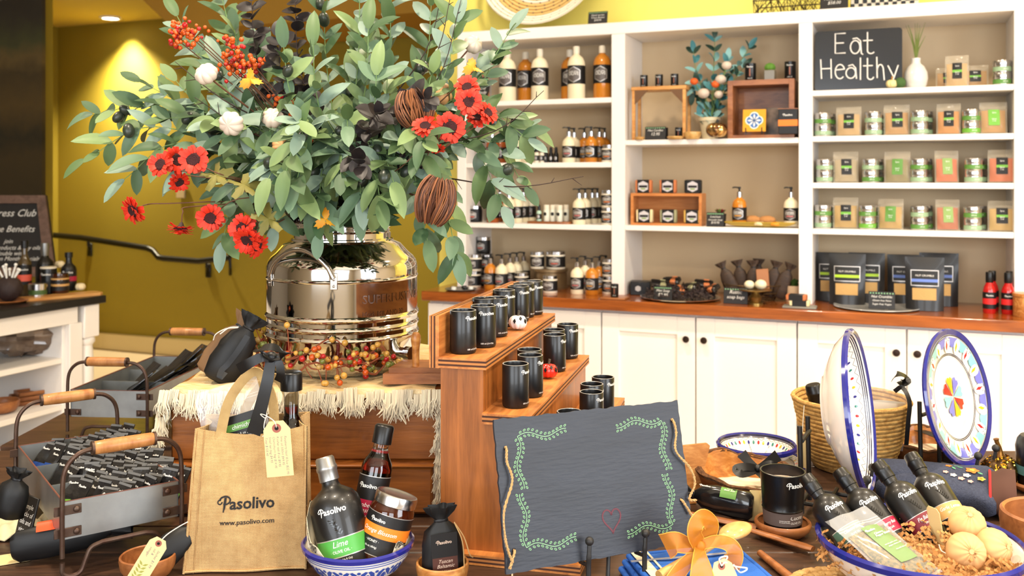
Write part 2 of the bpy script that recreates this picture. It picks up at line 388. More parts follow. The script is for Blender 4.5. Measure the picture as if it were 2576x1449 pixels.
struct('wall_side', bb(-7.6, -7.5, -2.7, 5.0, 0, 3.0), TAUPE, 'taupe side wall of the shop', 'wall')
struct('baseboard_hall', bb(-6.7, LXR, 6.09, 6.118, 0, 0.14, 0.006), mat('cream_skirting', (226, 208, 160), 0.5), 'cream baseboard along the ochre hall wall', 'baseboard')
# stair soffit above the hall: a slanted-ended boxed-in flight
lx0, d0 = bpt(375, 5.2); lx1, d1 = bpt(441, 5.2); mb = MB(); mb.M = B @ Tr(0, 5.2, 0) @ Rx(pi / 2)
mb.prism([(lx1, 2.45), (LXR + 0.05, 2.45), (LXR + 0.05, 2.729), (lx0 - 0.12, 2.729)], -0.9, 0)
struct('ceiling_soffit', mb, mat('soffit_paint', (176, 132, 46), 0.8), 'brown boxed soffit with a slanted end above the hall', 'soffit')
# walls with windows behind the viewer and on the right, the source of the daylight
mb = MB()
for x0, x1, z0, z1 in ((-7.6, -2.2, 0, 3), (-0.2, 0.5, 0, 3), (2.5, 3.9, 0, 3), (-2.2, -0.2, 0, 0.75), (-2.2, -0.2, 2.75, 3), (0.5, 2.5, 0, 0.75), (0.5, 2.5, 2.75, 3)): bb(x0, x1, -2.6, -2.45, z0, z1, 0, mb)
struct('wall_front', mb, TAUPE, 'taupe shop front wall with two windows', 'wall')
mb = MB()
for y0, y1, z0, z1 in ((-2.6, -0.8, 0, 3), (1.2, 4.5, 0, 3), (-0.8, 1.2, 0, 0.8), (-0.8, 1.2, 2.8, 3)): bb(3.65, 3.8, y0, y1, z0, z1, 0, mb)
struct('wall_right', mb, TAUPE, 'taupe side wall with one window', 'wall')
for i, (x, y, ax) in enumerate(((-1.2, -2.52, 0), (1.5, -2.52, 0), (3.72, 0.2, 1))):
    mb = MB(); s = 1.0
    for k in (-1, 0, 1):
        if ax == 0: bb(x + k * s - 0.03, x + k * s + 0.03, y - 0.03, y + 0.03, 0.75, 2.8, 0, mb)
        else: bb(x - 0.03, x + 0.03, y + k * s - 0.03, y + k * s + 0.03, 0.75, 2.8, 0, mb)
    for z in (0.77, 1.75, 2.74):
        if ax == 0: bb(x - 1, x + 1, y - 0.03, y + 0.03, z - 0.03, z + 0.03, 0, mb)
        else: bb(x - 0.03, x + 0.03, y - 1, y + 1, z - 0.03, z + 0.03, 0, mb)
    struct('window_%d' % (i + 1), mb, PAINT, 'white window frame number %s of the shop' % ('one', 'two', 'three')[i], 'window')
# ---------------------------------------------------------------- hall lamp, handrail, mural
p = W(278, 43, 7.68); p.z = 2.729
t = thing('ceiling_lamp', 'glowing recessed lamp in the hall ceiling above the ochre wall', 'lamp', p)
mb = MB(); mb.lathe([(0.085, 0), (0.085, -0.012), (0.065, -0.014), (0.062, 0)], 28); mb.build('lamp_trim', PAINT, t)
mb = MB(); mb.lathe([(0.062, -0.006), (0, -0.009)], 24); mb.build('lamp_lens', mat('lit_lens', (255, 250, 235), 0.4, emit=((255, 244, 220), 14)), t)
l = bpy.data.lights.new('hall_spot', 'SPOT'); l.energy = 130; l.color = (1.0, 0.92, 0.68); l.spot_size = radians(62); l.spot_blend = 1.0; l.shadow_soft_size = 0.04
o = bpy.data.objects.new('hall_spot', l); COL.objects.link(o); o.location = p + V((0, 0, -0.03)); o.rotation_euler = (V((0, 0, -1)) + N * 0.62).to_track_quat('-Z', 'Y').to_euler()
l = bpy.data.lights.new('hall_spot', 'SPOT'); l.energy = 330; l.color = (1.0, 0.88, 0.60); l.spot_size = radians(110); l.spot_blend = 1.0; l.shadow_soft_size = 0.05
o = bpy.data.objects.new('hall_spot', l); COL.objects.link(o); o.location = p + V((0, 0, -0.03))
l = bpy.data.lights.new('hall_spot', 'SPOT'); l.energy = 130; l.color = (1.0, 0.86, 0.58); l.spot_size = radians(120); l.spot_blend = 1.0; l.shadow_soft_size = 0.08  # general fill added to lift the hall wall, no fitting here
o = bpy.data.objects.new('hall_spot', l); COL.objects.link(o); o.location = bld(-3.3, 5.3, 2.4)
t = thing('handrail', 'black metal handrail along the ochre hall wall', 'handrail', (0, 0, 0))
def rp(px, py, ly=6.03): lx, D = bpt(px, ly); return W(px, py, D)
mb = MB(); mb.tube([rp(60, 588), rp(140, 592), rp(205, 598), rp(370, 624), rp(384, 630), rp(398, 647), rp(412, 650), rp(500, 657), rp(578, 648)], 0.024, 10); mb.tube([rp(578, 648), rp(579, 672), rp(579, 690, 6.115)], 0.012, 8); mb.build('rail', BLACKP, t)
for px, py in ((222, 602), (520, 655)):
    mb = MB(); a = rp(px, py); b = rp(px + 4, py + 26, 6.11); mb.tube([a, a + V((0, 0, -0.05)), b], 0.012, 8); mb.M = Tr(b) @ B; mb.box((0, 0, 0), (0.05, 0.02, 0.11), 0.006); mb.M = None; mb.build('bracket', BLACKP, t)
a = rp(455, 478, 6.1); mb = MB(); mb.M = Tr(a) @ B; mb.box((0, 0, 0), (.085, .02, .13), .004); tag(mb.build('light_switch', mat('beige_switch_plate', (190, 168, 130), .5)), 'beige light switch plate on the ochre hall wall', 'switch')
m = mat('landscape_print', (40, 36, 28), 0.5); nt = m.node_tree; b = nt.nodes['Principled BSDF']
tc = nt.nodes.new('ShaderNodeTexCoord'); sp = nt.nodes.new('ShaderNodeSeparateXYZ'); nt.links.new(tc.outputs['Object'], sp.inputs[0])
n = nt.nodes.new('ShaderNodeTexNoise'); n.inputs['Scale'].default_value = 9; n.inputs['Detail'].default_value = 6; nt.links.new(tc.outputs['Object'], n.inputs['Vector'])
ma = nt.nodes.new('ShaderNodeMath'); ma.operation = 'MULTIPLY_ADD'; ma.inputs[1].default_value = 0.22; nt.links.new(n.outputs['Fac'], ma.inputs[0]); nt.links.new(sp.outputs['Z'], ma.inputs[2])
r = nt.nodes.new('ShaderNodeMapRange'); r.inputs['From Min'].default_value = 0; r.inputs['From Max'].default_value = 1.75; nt.links.new(ma.outputs[0], r.inputs[0])
cr = nt.nodes.new('ShaderNodeValToRGB'); e = cr.color_ramp.elements; e[0].position = 0; e[0].color = (*lin((58, 50, 30)), 1); e[1].position = 1; e[1].color = (*lin((226, 222, 214)), 1)
for pos, c in ((0.22, (70, 58, 34)), (0.30, (48, 44, 30)), (0.42, (92, 74, 40)), (0.55, (72, 60, 36)), (0.62, (104, 86, 50)), (0.68, (70, 72, 44)), (0.78, (52, 48, 40)), (0.86, (46, 42, 36)), (0.90, (204, 200, 192))):
    x = e.new(pos); x.color = (*lin(c), 1)
nt.links.new(r.outputs[0], cr.inputs[0]); nt.links.new(cr.outputs[0], b.inputs['Base Color'])
mb = MB(); mb.box((-0.95, 0.02, 0.85), (1.9, 0.03, 1.7))
o = mb.build('landscape_photograph', m, M=Tr(bld(bpt(104, 4.92)[0], 4.92, bz(104, 492, 4.92))) @ B); tag(o, 'tall dark landscape photograph hung on the olive wall', 'photograph')
# ================================================================ bookcase on the counter
FY = 4.10
LX = {k: bpt(k, FY)[0] for k in (1150, 1172, 1538, 1572, 2009, 2044, 2551, 2600)}
o0 = V((LX[1150], FY, 0.914)); bc = thing('bookcase', 'tall white built-in bookcase standing on the wooden counter', 'bookcase', bld(*o0), -ALPHA)
def lb(x0, x1, y0, y1, z0, z1, b=0.0): mb = MB(); mb.box(((x0 + x1) / 2 - o0.x, (y0 + y1) / 2 - o0.y, (z0 + z1) / 2 - o0.z), (x1 - x0, y1 - y0, z1 - z0), b); return mb
for a, c in ((1150, 1172), (1538, 1572), (2009, 2044), (2551, 2600)): lb(LX[a], LX[c], FY, 4.415, 0.914, 2.074, 0.002).build('upright', PAINT, bc)
lb(LX[1150], LX[2600], FY, 4.43, 2.074, 2.127, 0.003).build('top_rail', PAINT, bc)
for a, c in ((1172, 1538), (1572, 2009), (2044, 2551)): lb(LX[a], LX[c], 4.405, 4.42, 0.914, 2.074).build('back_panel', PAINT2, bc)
SECT = {'l': (1172, 1538, (1.794, 1.505, 1.223)), 'm': (1572, 2009, (1.602, 1.225)), 'r': (2044, 2551, (1.794, 1.606, 1.415, 1.226))}
for a, c, zs in SECT.values():
    for z in zs: lb(LX[a], LX[c], FY + 0.003, 4.405, z - 0.023, z, 0.002).build('shelf', PAINT, bc)
# ---------------------------------------------------------------- counter and base cabinets
CY = 3.915; cl = bpt(1059, CY)[0]
mb = MB(); mb.box(((2.72 - cl) / 2, 0.255, -0.0225), (2.72 - cl, 0.51, 0.045), 0.004)
tag(mb.build('countertop', COUNTER, M=Tr(bld(cl, CY, 0.914)) @ B), 'long glossy cherry wood countertop under the bookcase', 'countertop')
KNOB = mat('bronze_knob', (52, 38, 30), 0.35, 0.7)
CF = 3.955
def cabinet(edges, label, knobs):
    xs = [bpt(e, CF)[0] for e in edges]; w = xs[-1] - xs[0]
    t = thing('base_cabinet', label, 'cabinet', bld(xs[0], CF, 0), -ALPHA)
    mb = MB(); mb.box((w / 2, 0.235, 0.4845), (w - 0.003, 0.43, 0.769)); mb.build('body', PAINT, t)
    mb = MB(); mb.box((w / 2, 0.27, 0.05), (w - 0.003, 0.36, 0.098)); mb.build('plinth', PAINT, t)
    for i in range(len(xs) - 1):
        a, c = xs[i] - xs[0] + 0.003, xs[i + 1] - xs[0] - 0.003; z0, z1 = 0.115, 0.855; s = 0.075
        d = MB(); d.box(((a + c) / 2, 0.014, (z0 + z1) / 2), (c - a - 2 * s + 0.01, 0.008, z1 - z0 - 2 * s + 0.01))
        for q in ((a + s / 2, s, (z0 + z1) / 2, z1 - z0), (c - s / 2, s, (z0 + z1) / 2, z1 - z0)): d.box((q[0], 0.009, q[2]), (q[1], 0.02, q[3]), 0.0015)
        for zz in (z0 + s / 2, z1 - s / 2): d.box(((a + c) / 2, 0.009, zz), (c - a - 2 * s, 0.02, s), 0.0015)
        d = d.build('door', PAINT, t)
        if knobs[i]:
            k = MB(); kx = (c - 0.034) if knobs[i] > 0 else (a + 0.034); k.M = Tr(kx, -0.001, 0.765) @ Rx(pi / 2)
            k.lathe([(0, 0), (0.007, 0), (0.006, 0.01), (0.013, 0.016), (0.0145, 0.021), (0.011, 0.027), (0, 0.029)], 16); k.build('knob', KNOB, d)
cabinet([1076, 1300, 1513], 'white shaker base cabinet at the far end of the counter', [0, 0])
cabinet([1513, 1750, 2005], 'white shaker base cabinet below the middle of the bookcase', [1, -1])
cabinet([2005, 2281, 2580], 'white shaker base cabinet behind the patterned plate', [1, -1])
# ================================================================ display tables
t = thing('display_table', 'dark plank display table carrying the foreground goods', 'table', (0, 0, 0))
x0, x1, y0, y1 = -1.32, 1.42, 1.22, 2.40; n = 9; w = (y1 - y0) / n; random.seed(3)
for i in range(n):
    cuts = [x0] + sorted(random.uniform(-1.0, 1.1) for _ in range(1 if i % 2 else 2)) + [x1]
    for a, c in zip(cuts, cuts[1:]):
        mb = MB(); mb.box((0, 0, -0.018), (c - a - 0.003, w - 0.003, 0.036), 0.003); mb.build('plank', WALNUT, t, M=Tr((a + c) / 2, y0 + w * (i + 0.5), 0.75 - random.uniform(0, 0.0012)))
for x in (x0 + 0.1, x1 - 0.1):
    for y in (y0 + 0.1, y1 - 0.1): mb = MB(); mb.box((0, 0, 0.357), (0.09, 0.09, 0.714), 0.006); mb.build('leg', WALNUT, t, M=Tr(x, y, 0))
t = thing('side_table', 'dark wooden table behind, under the rear metal caddy', 'table', (-0.95, 2.77, 0))
mb = MB(); mb.box((0, 0, 0.732), (0.72, 0.66, 0.036), 0.003); mb.build('table_top', WALNUT, t)
for x in (-0.3, 0.3):
    for y in (-0.28, 0.28): mb = MB(); mb.box((x, y, 0.357), (0.07, 0.07, 0.714), 0.004); mb.build('leg', WALNUT, t)
# ================================================================ counter at the far side of the hall entrance
KX, KY = -3.316, 3.291
t = thing('white_counter', 'white open counter with black worktop and shelves', 'counter', bld(KX, KY, 0), -ALPHA)
def kb(x0, x1, y0, y1, z0, z1, m, nm, b=0.002): mb = MB(); mb.box(((x0 + x1) / 2, (y0 + y1) / 2, (z0 + z1) / 2), (x1 - x0, y1 - y0, z1 - z0), b); mb.build(nm, m, t)
kb(-0.72, 0, -1.15, 0, 0.873, 0.907, mat('black_stone_worktop', (26, 24, 24), 0.35), 'worktop', 0.003)
kb(-0.05, -0.022, -1.1, -0.14, 0.80, 0.873, PAINT, 'top_rail'); kb(-0.05, -0.022, -0.185, -0.115, 0.0, 0.80, PAINT, 'stile')
kb(-0.48, -0.05, -0.20, -0.18, 0.02, 0.87, PAINT, 'end_panel'); kb(-0.49, -0.47, -1.1, -0.18, 0.02, 0.87, PAINT, 'back_panel')
for z in (0.655, 0.452, 0.22): kb(-0.47, -0.05, -1.1, -0.20, z - 0.024, z, PAINT, 'shelf')
for y in (-0.07,):
    mb = MB(); mb.M = Tr(-0.055, y, 0); mb.box((0, 0, 0.80), (0.085, 0.085, 0.146), 0.004); mb.box((0, 0, 0.16), (0.085, 0.085, 0.30), 0.004)
    mb.lathe([(0.03, 0.3), (0.042, 0.32), (0.034, 0.34), (0.028, 0.36), (0.036, 0.5), (0.037, 0.62), (0.031, 0.69), (0.042, 0.705), (0.042, 0.72), (0.035, 0.728)], 20); mb.M = None; mb.build('turned_leg', PAINT, t)
# framed chalkboard sign on legs behind that counter
a = W(-150, 700, 4.9); c = W(138, 696, 4.9); top = W(116, 491, 4.98)
t = thing('chalkboard_sign', 'framed chalkboard sign with handwritten club benefits behind the white counter', 'sign', (0, 0, 0))
fw = 0.05; fr = wood('grey_brown_frame', (84, 62, 50), (122, 94, 80), 10, (6, 6, 6), 0.6)
L = [W(-170, 698, 4.9), W(142, 694, 4.9), W(116, 491, 5.0), W(-160, 491, 5.0)]
def q4(u, v): return (L[0] * (1 - u) + L[1] * u) * (1 - v) + (L[3] * (1 - u) + L[2] * u) * v
mb = MB(); mb.grid(lambda u, v: q4(u, v), 1, 1, 0.015); mb.build('board', SLATEK, t)
for (u0, u1, v0, v1) in ((0, 1, 0, 0.115), (0, 1, 0.9, 1), (0.918, 1, 0.115, 0.9)):
    mb = MB(); mb.grid(lambda u, v: q4(u0 + (u1 - u0) * u, v0 + (v1 - v0) * v) + V((0, -0.012, 0)), 1, 1, 0.02); mb.build('frame_bar', fr, t)
for px in (110, -120): 
    mb = MB(); q = W(px, 694, 4.92); mb.tube([q, V((q.x, 5.0, 0))], 0.02, 6); mb.build('leg', fr, t)
mb = MB()
for s, px, py, sz in (('Press Club', 4, 545, 0.052), ('place Benefits', -2, 584, 0.046), ('join', -2, 612, 0.03), ('on all products & any oils', 5, 628, 0.03), ('on double wines', 0, 642, 0.03), ('open Month specials', 20, 655, 0.03)):
    q = W(px + 20, py, 4.93); v, f = chalkline(s, sz, 0.3); mb.add([(q.x + x, q.y + 0.45 * (y) * 0 + 0.0 - 0.0 + 0.012 * 0 + (q.z + y - L[0].z) / (L[3].z - L[0].z) * 0.1 - 0.032 + 0.0, q.z + y) for x, y in v], f)
mb.build('chalk_writing', CHALK, t, smooth=0)
# ================================================================ crate, runner and steel jar
CZ = 1.0
t = thing('wooden_crate', 'orange-brown wooden chest with a stepped lower drawer under the steel jar', 'chest', (-0.425, 2.21, 0.75))
mb = MB(); mb.box((0, 0, 0.176), (0.545, 0.52, 0.138), 0.004); mb.build('upper_body', CRATE, t)
mb = MB(); mb.box((0.0, 0, 0.2465), (0.555, 0.53, 0.008), 0.002); mb.build('lid', CRATE, t)
mb = MB(); mb.box((0.0, -0.012, 0.0535), (0.53, 0.548, 0.095), 0.005); mb.build('drawer', CRATE, t)
mb = MB(); mb.box((0.0, -0.012, 0.104), (0.535, 0.56, 0.006), 0.002); mb.build('ledge_moulding', CRATE, t)
mb = MB(); mb.box((0.0, 0, 0.003), (0.545, 0.53, 0.006)); mb.build('base_board', CRATE, t)
# runner with tassels
JX, JY, JR = -0.391, 2.2, 0.1725
CLOTH = mat('cream_runner_cloth', (226, 206, 166), 0.95, var=(26, (206, 166, 96), (1, 5, 1), 1.2), bump=(220, 0.6)); WOOL = mat('cream_wool_fringe', (226, 212, 184), 0.95)
t = thing('tasselled_runner', 'cream woven runner with shaggy tassels draped over the wooden chest', 'runner', (-0.425, 2.21, CZ))
def runner(u, v):
    x = -0.282 + 0.564 * u; y = -0.27 + 0.53 * v; z = 0.004 + 0.003 * sin(u * 37) * sin(v * 23)
    if v == 0: z = -0.008 - 0.005 * sin(u * 29); y = -0.276
    elif v < 0.06: y = -0.272
    if u == 0: z = min(z, -0.05 - 0.01 * sin(v * 20)); x = -0.29
    if u == 1: z = min(z, -0.02); x = 0.279
    return (x, y, z)
mb = MB(); mb.grid(runner, 36, 24, 0.003); mb.build('cloth', CLOTH, t)
random.seed(5); TASS = []
for k in range(4):
    mb = MB()
    for s in range(30):
        x = random.uniform(-0.015, 0.015); y = random.uniform(-0.005, 0.004); L = random.uniform(0.026, 0.048)
        pts = [(x * 0.8, y, 0.010), (x * 0.75, y - 0.006, -L * 0.35), (x * 1.1 + random.uniform(-.004, .004), y - 0.007 + random.uniform(-.004, .004), -L * 0.7), (x * 1.4 + random.uniform(-.008, .008), y - 0.004 + random.uniform(-.008, .004), -L)]
        mb.tube(pts, [0.0014, 0.0014, 0.0012, 0.0007], 4)
    TASS.append(mb.mesh('tassel', WOOL))
for k in range(29): obj('tassel', TASS[k % 4], t, Tr(-0.276 + k * 0.0197, -0.277 + random.uniform(-.005, 0), -0.006 + 0.006 * sin(k * 2.1)) @ Rz(random.uniform(-.4, .4)) @ Matrix.Scale(random.uniform(.65, 1.15), 4))
for k in range(9): obj('tassel', TASS[k % 4], t, Tr(-0.292, -0.255 + k * 0.06, -0.045 + 0.006 * sin(k * 3.1)) @ Rz(-pi / 2 + random.uniform(-.4, .4)))
for k in range(7): obj('tassel', TASS[k % 4], t, Tr(-0.287 + random.uniform(-.006, .006), -0.279, -0.058 - k * 0.024) @ Rz(random.uniform(-.5, .5)) @ Matrix.Scale(0.8, 4))
for k in range(7): obj('tassel', TASS[k % 4], t, Tr(0.275 + random.uniform(-.004, .003), -0.279, -0.05 - k * 0.026) @ Rz(random.uniform(-.5, .5)) @ Matrix.Scale(0.6, 4))
# jar
t = thing('steel_jar', 'large polished steel oil drum used as a vase on the chest', 'jar', (JX, JY, CZ + 0.006))
Z = lambda py: H - (py - HY) * (JY - 0.0) / FPX - CZ - 0.006
zs = Z(655); zn = Z(602); zt = Z(556)
prof = [(0, 0.004), (0.150, 0.004), (0.158, 0.0), (0.164, 0.004), (0.166, 0.012), (0.166, 0.035)]
def rib(z, h=0.007, d=0.004, r=0.1715): return [(r, z - h), (r + d * 0.7, z - h * 0.5), (r + d, z), (r + d * 0.7, z + h * 0.5), (r, z + h)]
prof += [(0.1675, 0.05)] + rib(0.078) + rib(0.100) + rib(0.122) + rib(0.205, 0.004, 0.002) + [(0.1715, zs - 0.016), (0.1705, zs - 0.006), (0.1675, zs + 0.003), (0.161, zs + 0.012), (0.150, zs + 0.021), (0.133, zn - 0.008), (0.1165, zn), (0.1165, zn + 0.003), (0.1105, zn + 0.005), (0.1105, zn + 0.017)]
for k in range(3):
    z = zn + 0.020 + k * 0.0075; prof += [(0.1065, z), (0.1095, z + 0.002), (0.1095, z + 0.004), (0.1065, z + 0.006)]
prof += [(0.1045, zt), (0.1015, zt + 0.001), (0.100, zt - 0.004), (0.100, zn - 0.01), (0.150, zs - 0.01), (0.162, 0.05), (0.162, 0.02), (0, 0.02)]
mb = MB(); mb.lathe(prof, 72); mb.build('drum', STEEL, t, smooth=30)
HAND = mat('brushed_steel_handle', (190, 184, 178), 0.25, 1.0)
for s, nm in ((-1, 'handle'), (1, 'handle')):
    mb = MB(); a = radians(16) if s < 0 else radians(165); pts = []
    for k in range(17):
        q = k / 16; ang = a * -1 + (q - 0.5) * 1.02 - 0.16 * (s < 0); rr = 0.1755 - 0.016 * sin(pi * q); z = zs - 0.024 + 0.060 * (sin(pi * q) ** 0.62)
        pts.append((rr * sin(ang), -rr * cos(ang), z))
    mb.tube(pts, 0.0062, 12); h = mb.build(nm, HAND, t)
    for e in (0, -1):
        p = V(pts[e]); d = V((p.x, p.y, 0)).normalized(); mb = MB(); mb.M = aim(V((d.x * 0.1735, d.y * 0.1735, zs - 0.03)), (0, 0, 1), V((-d.y, d.x, 0))); mb.box((0, 0, 0), (0.016, 0.003, 0.036), 0.001)
        mb.sphere((0, -0.0 - 0.002, 0.004), 0.003, 8, 6); mb.sphere((0, -0.002, -0.01), 0.003, 8, 6); mb.build('bracket', HAND, h)
EMB = mat('embossed_steel', (200, 196, 192), 0.16, 1.0)
mb = MB()
for s, z, sz in (('SUPERFUSTINOX', Z(742), 0.026), ('Mod. MILANO 30', Z(773), 0.015)):
    v, f = tx(s, sz, 0, 0.01, 'LEFT'); v2, f2 = wrap((v, f), 0.1724, z, 0.42); mb.add(v2, f2)
mb.build('embossed_lettering', EMB, t, smooth=0)
mb = MB(); mb.M = aim((0.166 * sin(1.02), -0.166 * cos(1.02), 0.042), (sin(1.02), -cos(1.02), 0)); mb.lathe([(0.012, 0), (0.012, 0.018), (0.016, 0.02), (0.016, 0.034), (0.008, 0.036), (0, 0.036)], 16); mb.M = None
mb.build('tap', CHROME, t)
# ================================================================ berry garland round the jar
VINE = mat('rust_vine', (142, 74, 46), 0.8); BER = [mat('berry_' + n, c, 0.3, coat=0.3) for n, c in (('red', (176, 22, 26)), ('orange', (194, 80, 20)), ('yellow', (204, 152, 66)), ('olive', (108, 114, 48)), ('cream', (206, 168, 98)))]
g = thing('berry_garland', 'rust-coloured vine garland with red, yellow and green berries around the jar foot', 'garland', (JX, JY, CZ + 0.006))
random.seed(11); BM = []
for m in BER: mb = MB(); mb.sphere((0, 0, 0), 0.0062, 10, 7); BM.append(mb.mesh('berry', m))
ends = []
for k in range(16):
    a0 = random.uniform(-1.9, 1.7); L = random.uniform(0.5, 1.0); r0 = random.uniform(0.185, 0.205); z0 = random.uniform(0.006, 0.04); dz = random.uniform(-0.01, 0.05)
    pts = []
    for i in range(9):
        q = i / 8; a = a0 + L * q; r = r0 + 0.012 * sin(q * 5 + k); z = max(0.006, z0 + dz * sin(pi * q) + 0.01 * sin(q * 9 + k)); pts.append((r * sin(a), -r * cos(a), z))
    mb = MB(); mb.tube(pts, [0.0026 - 0.0016 * i / 8 for i in range(9)], 5); mb.build('vine', VINE, g)
    ends += [V(p) for p in pts[1:]]
tips = []
for k in range(10):
    p = random.choice(ends); q = p + V((random.uniform(-.02, .02), random.uniform(-.05, -.015), random.uniform(-.012, .04)))
    if q.z < 0.008 and q.y > -0.25: q.z = 0.01
    mb = MB(); mb.tube([p, (p + q) / 2 + V((0, 0, 0.006)), q], 0.0011, 4); mb.build('twig', VINE, g); tips.append(q)
for (px, py) in ((722, 818), (620, 795), (630, 865), (815, 1000), (820, 985), (848, 950), (865, 945), (855, 963)):
    p = W(px, py, 1.96 if py > 900 else 2.03) - V((JX, JY, CZ + 0.006)); q = min(ends, key=lambda e: (e - p).length); mb = MB(); mb.tube([q, (p + q) / 2 + V((0, 0, 0.01)), p], 0.0011, 4); mb.build('twig', VINE, g); tips.append(p)
pos = [(p + V((random.uniform(-.014, .014), random.uniform(-.012, .004), random.uniform(-.008, .016)))) for p in random.choices(ends, k=130)] + tips
for p in pos:
    if p.z < 0.0065 and p.y > -0.26: p.z = 0.0065
    obj('berry', BM[random.choice((0, 0, 1, 1, 2, 2, 2, 3, 3, 4))], g, Tr(p) @ Matrix.Scale(random.uniform(.8, 1.15), 4))
# ================================================================ bouquet standing in the jar
random.seed(21)
LEAFC = [(76, 98, 58), (104, 124, 78), (58, 82, 52), (86, 110, 84), (112, 132, 116)]
LEAFM = [mat('olive_leaf_%s' % n, c, 0.55, var=(14, tuple(min(255, int(x * 1.14)) for x in c), (1, 1, 1), 1)) for n, c in zip(('green', 'light', 'deep', 'sage', 'silver'), LEAFC)]
STEMM = mat('green_stem', (112, 142, 84), 0.6); WOODY = mat('brown_stem', (92, 58, 38), 0.7); DARKT = mat('dark_twig', (50, 34, 28), 0.7)
def leaf_mesh(m, L, w, curl, cup=0.25, name='leaf', tip=0.0, n=7):
    """blade along +Y, face up, with a folded midrib"""
    mb = MB()
    def fn(u, v):
        s = (u - 0.5) * 2; prof = max(0, sin(pi * (v * 0.97 + 0.03) ** 0.92)) ** 0.6 if v < 1 else tip
        x = s * w * prof; y = L * v; z = -curl * L * v * v + abs(s) * w * prof * cup
        return (x, y, z)
    mb.grid(fn, 4, n, 0.0004); return mb.mesh(name, m, 60)
LEAVES = [leaf_mesh(m, L, w, c, cup) for m in LEAFM for (L, w, c, cup) in ((0.064, 0.0140, 0.22, 0.22), (0.052, 0.0130, 0.05, 0.12), (0.074, 0.0150, 0.42, 0.28))]
DARKL = mat('black_eucalyptus_leaf', (22, 17, 18), 0.5, var=(20, (34, 27, 28), (1, 1, 1), 1)); DLEAF = [leaf_mesh(DARKL, 0.036, 0.0135, c, 0.2) for c in (0.0, 0.35)]
YLEAF_M = mat('yellow_autumn_leaf', (196, 154, 14), 0.55, var=(25, (190, 100, 20), (1, 1, 1), 1)); OAK_M = mat('yellow_green_oak_leaf', (116, 108, 38), 0.6, var=(20, (94, 90, 40), (1, 1, 1), 1))
OLIVE_M = mat('black_green_olive', (42, 50, 40), 0.35); mb = MB(); mb.sphere((0, 0, 0), 0.0105, 14, 10, (1, 1, 1.35)); OLV = mb.mesh('olive', OLIVE_M)
ROOT = V((JX + 0.006, JY, CZ + 0.006 + zt - 0.02))
def stem_curve(tip, lift=0.10, n=5, spread=0.07):
    d = tip - ROOT; h = V((d.x, d.y, 0)); r = ROOT + (h.normalized() * min(spread, h.length * 0.3) if h.length > 1e-4 else V((0, 0, 0)))
    a = ROOT + V((r.x - ROOT.x, r.y - ROOT.y, -0.06)); L = d.length
    b = r + V((d.x * 0.22, d.y * 0.22, max(0.05, d.z * 0.42) + lift * 0.55)); c = r + V((d.x * 0.62, d.y * 0.62, d.z * 0.72 + lift * 0.75))
    return spline([a, r + V((0, 0, 0.02)), b, c, tip], n)
def grow(t, path, meshes, i0, step, ang, olives=0, sz=(0.85, 1.15), flip=0.35, pname='leaf', rad=0.0022, stemm=None, twist=0.5):
    o = path[0]; mb = MB(); n = len(path); mb.tube([p - o for p in path], [rad * (1 - 0.65 * i / n) for i in range(n)], 5); t.location = o; mb.build('stem', stemm or STEMM, t)
    L = 0.0; acc = 0.0; side = 0; tot = sum((b - a).length for a, b in zip(path, path[1:]))
    for a, b in zip(path, path[1:]):
        seg = (b - a).length; d = (b - a).normalized(); L += seg; acc += seg
        while acc >= step and L / tot > i0:
            acc -= step; p = b - d * acc; side += 1
            for s in (1, -1):
                ref = V((0, 0, 1)) if abs(d.z) < 0.8 else V((0, -1, 0)); lat = d.cross(ref).normalized(); lat = Matrix.Rotation(side * 1.3 + random.uniform(-twist, twist), 3, d) @ lat
                e = (d * cos(ang) + lat * s * sin(ang) + V((0, -0.15, 0.1)) * random.random()).normalized()
                up = V((random.uniform(-.4, .4), -0.75, 0.65 + random.uniform(-.3, .3))); z = (up - e * up.dot(e)).normalized(); x = e.cross(z)
                M = Matrix((x, e, z)).transposed().to_4x4(); M.translation = p - o; obj(pname, random.choice(meshes), t, M @ Matrix.Scale(random.uniform(*sz), 4))
    d = (path[-1] - path[-2]).normalized(); up = V((0, -0.7, 0.7)); z = (up - d * up.dot(d)); z = z.normalized() if z.length > .01 else V((1, 0, 0)); M = Matrix((d.cross(z), d, z)).transposed().to_4x4(); M.translation = path[-1] - o; obj(pname, random.choice(meshes), t, M)
    for k in range(olives):
        i = random.randint(int(n * 0.5), n - 2); p = path[i] - o + V((random.uniform(-.015, .015), random.uniform(-.02, -.008), random.uniform(-.02, .005))); obj('olive', OLV, t, Tr(p) @ Euler((random.uniform(-1, 1), random.uniform(-1, 1), 0)).to_matrix().to_4x4() @ Matrix.Scale(random.uniform(.9, 1.3), 4))
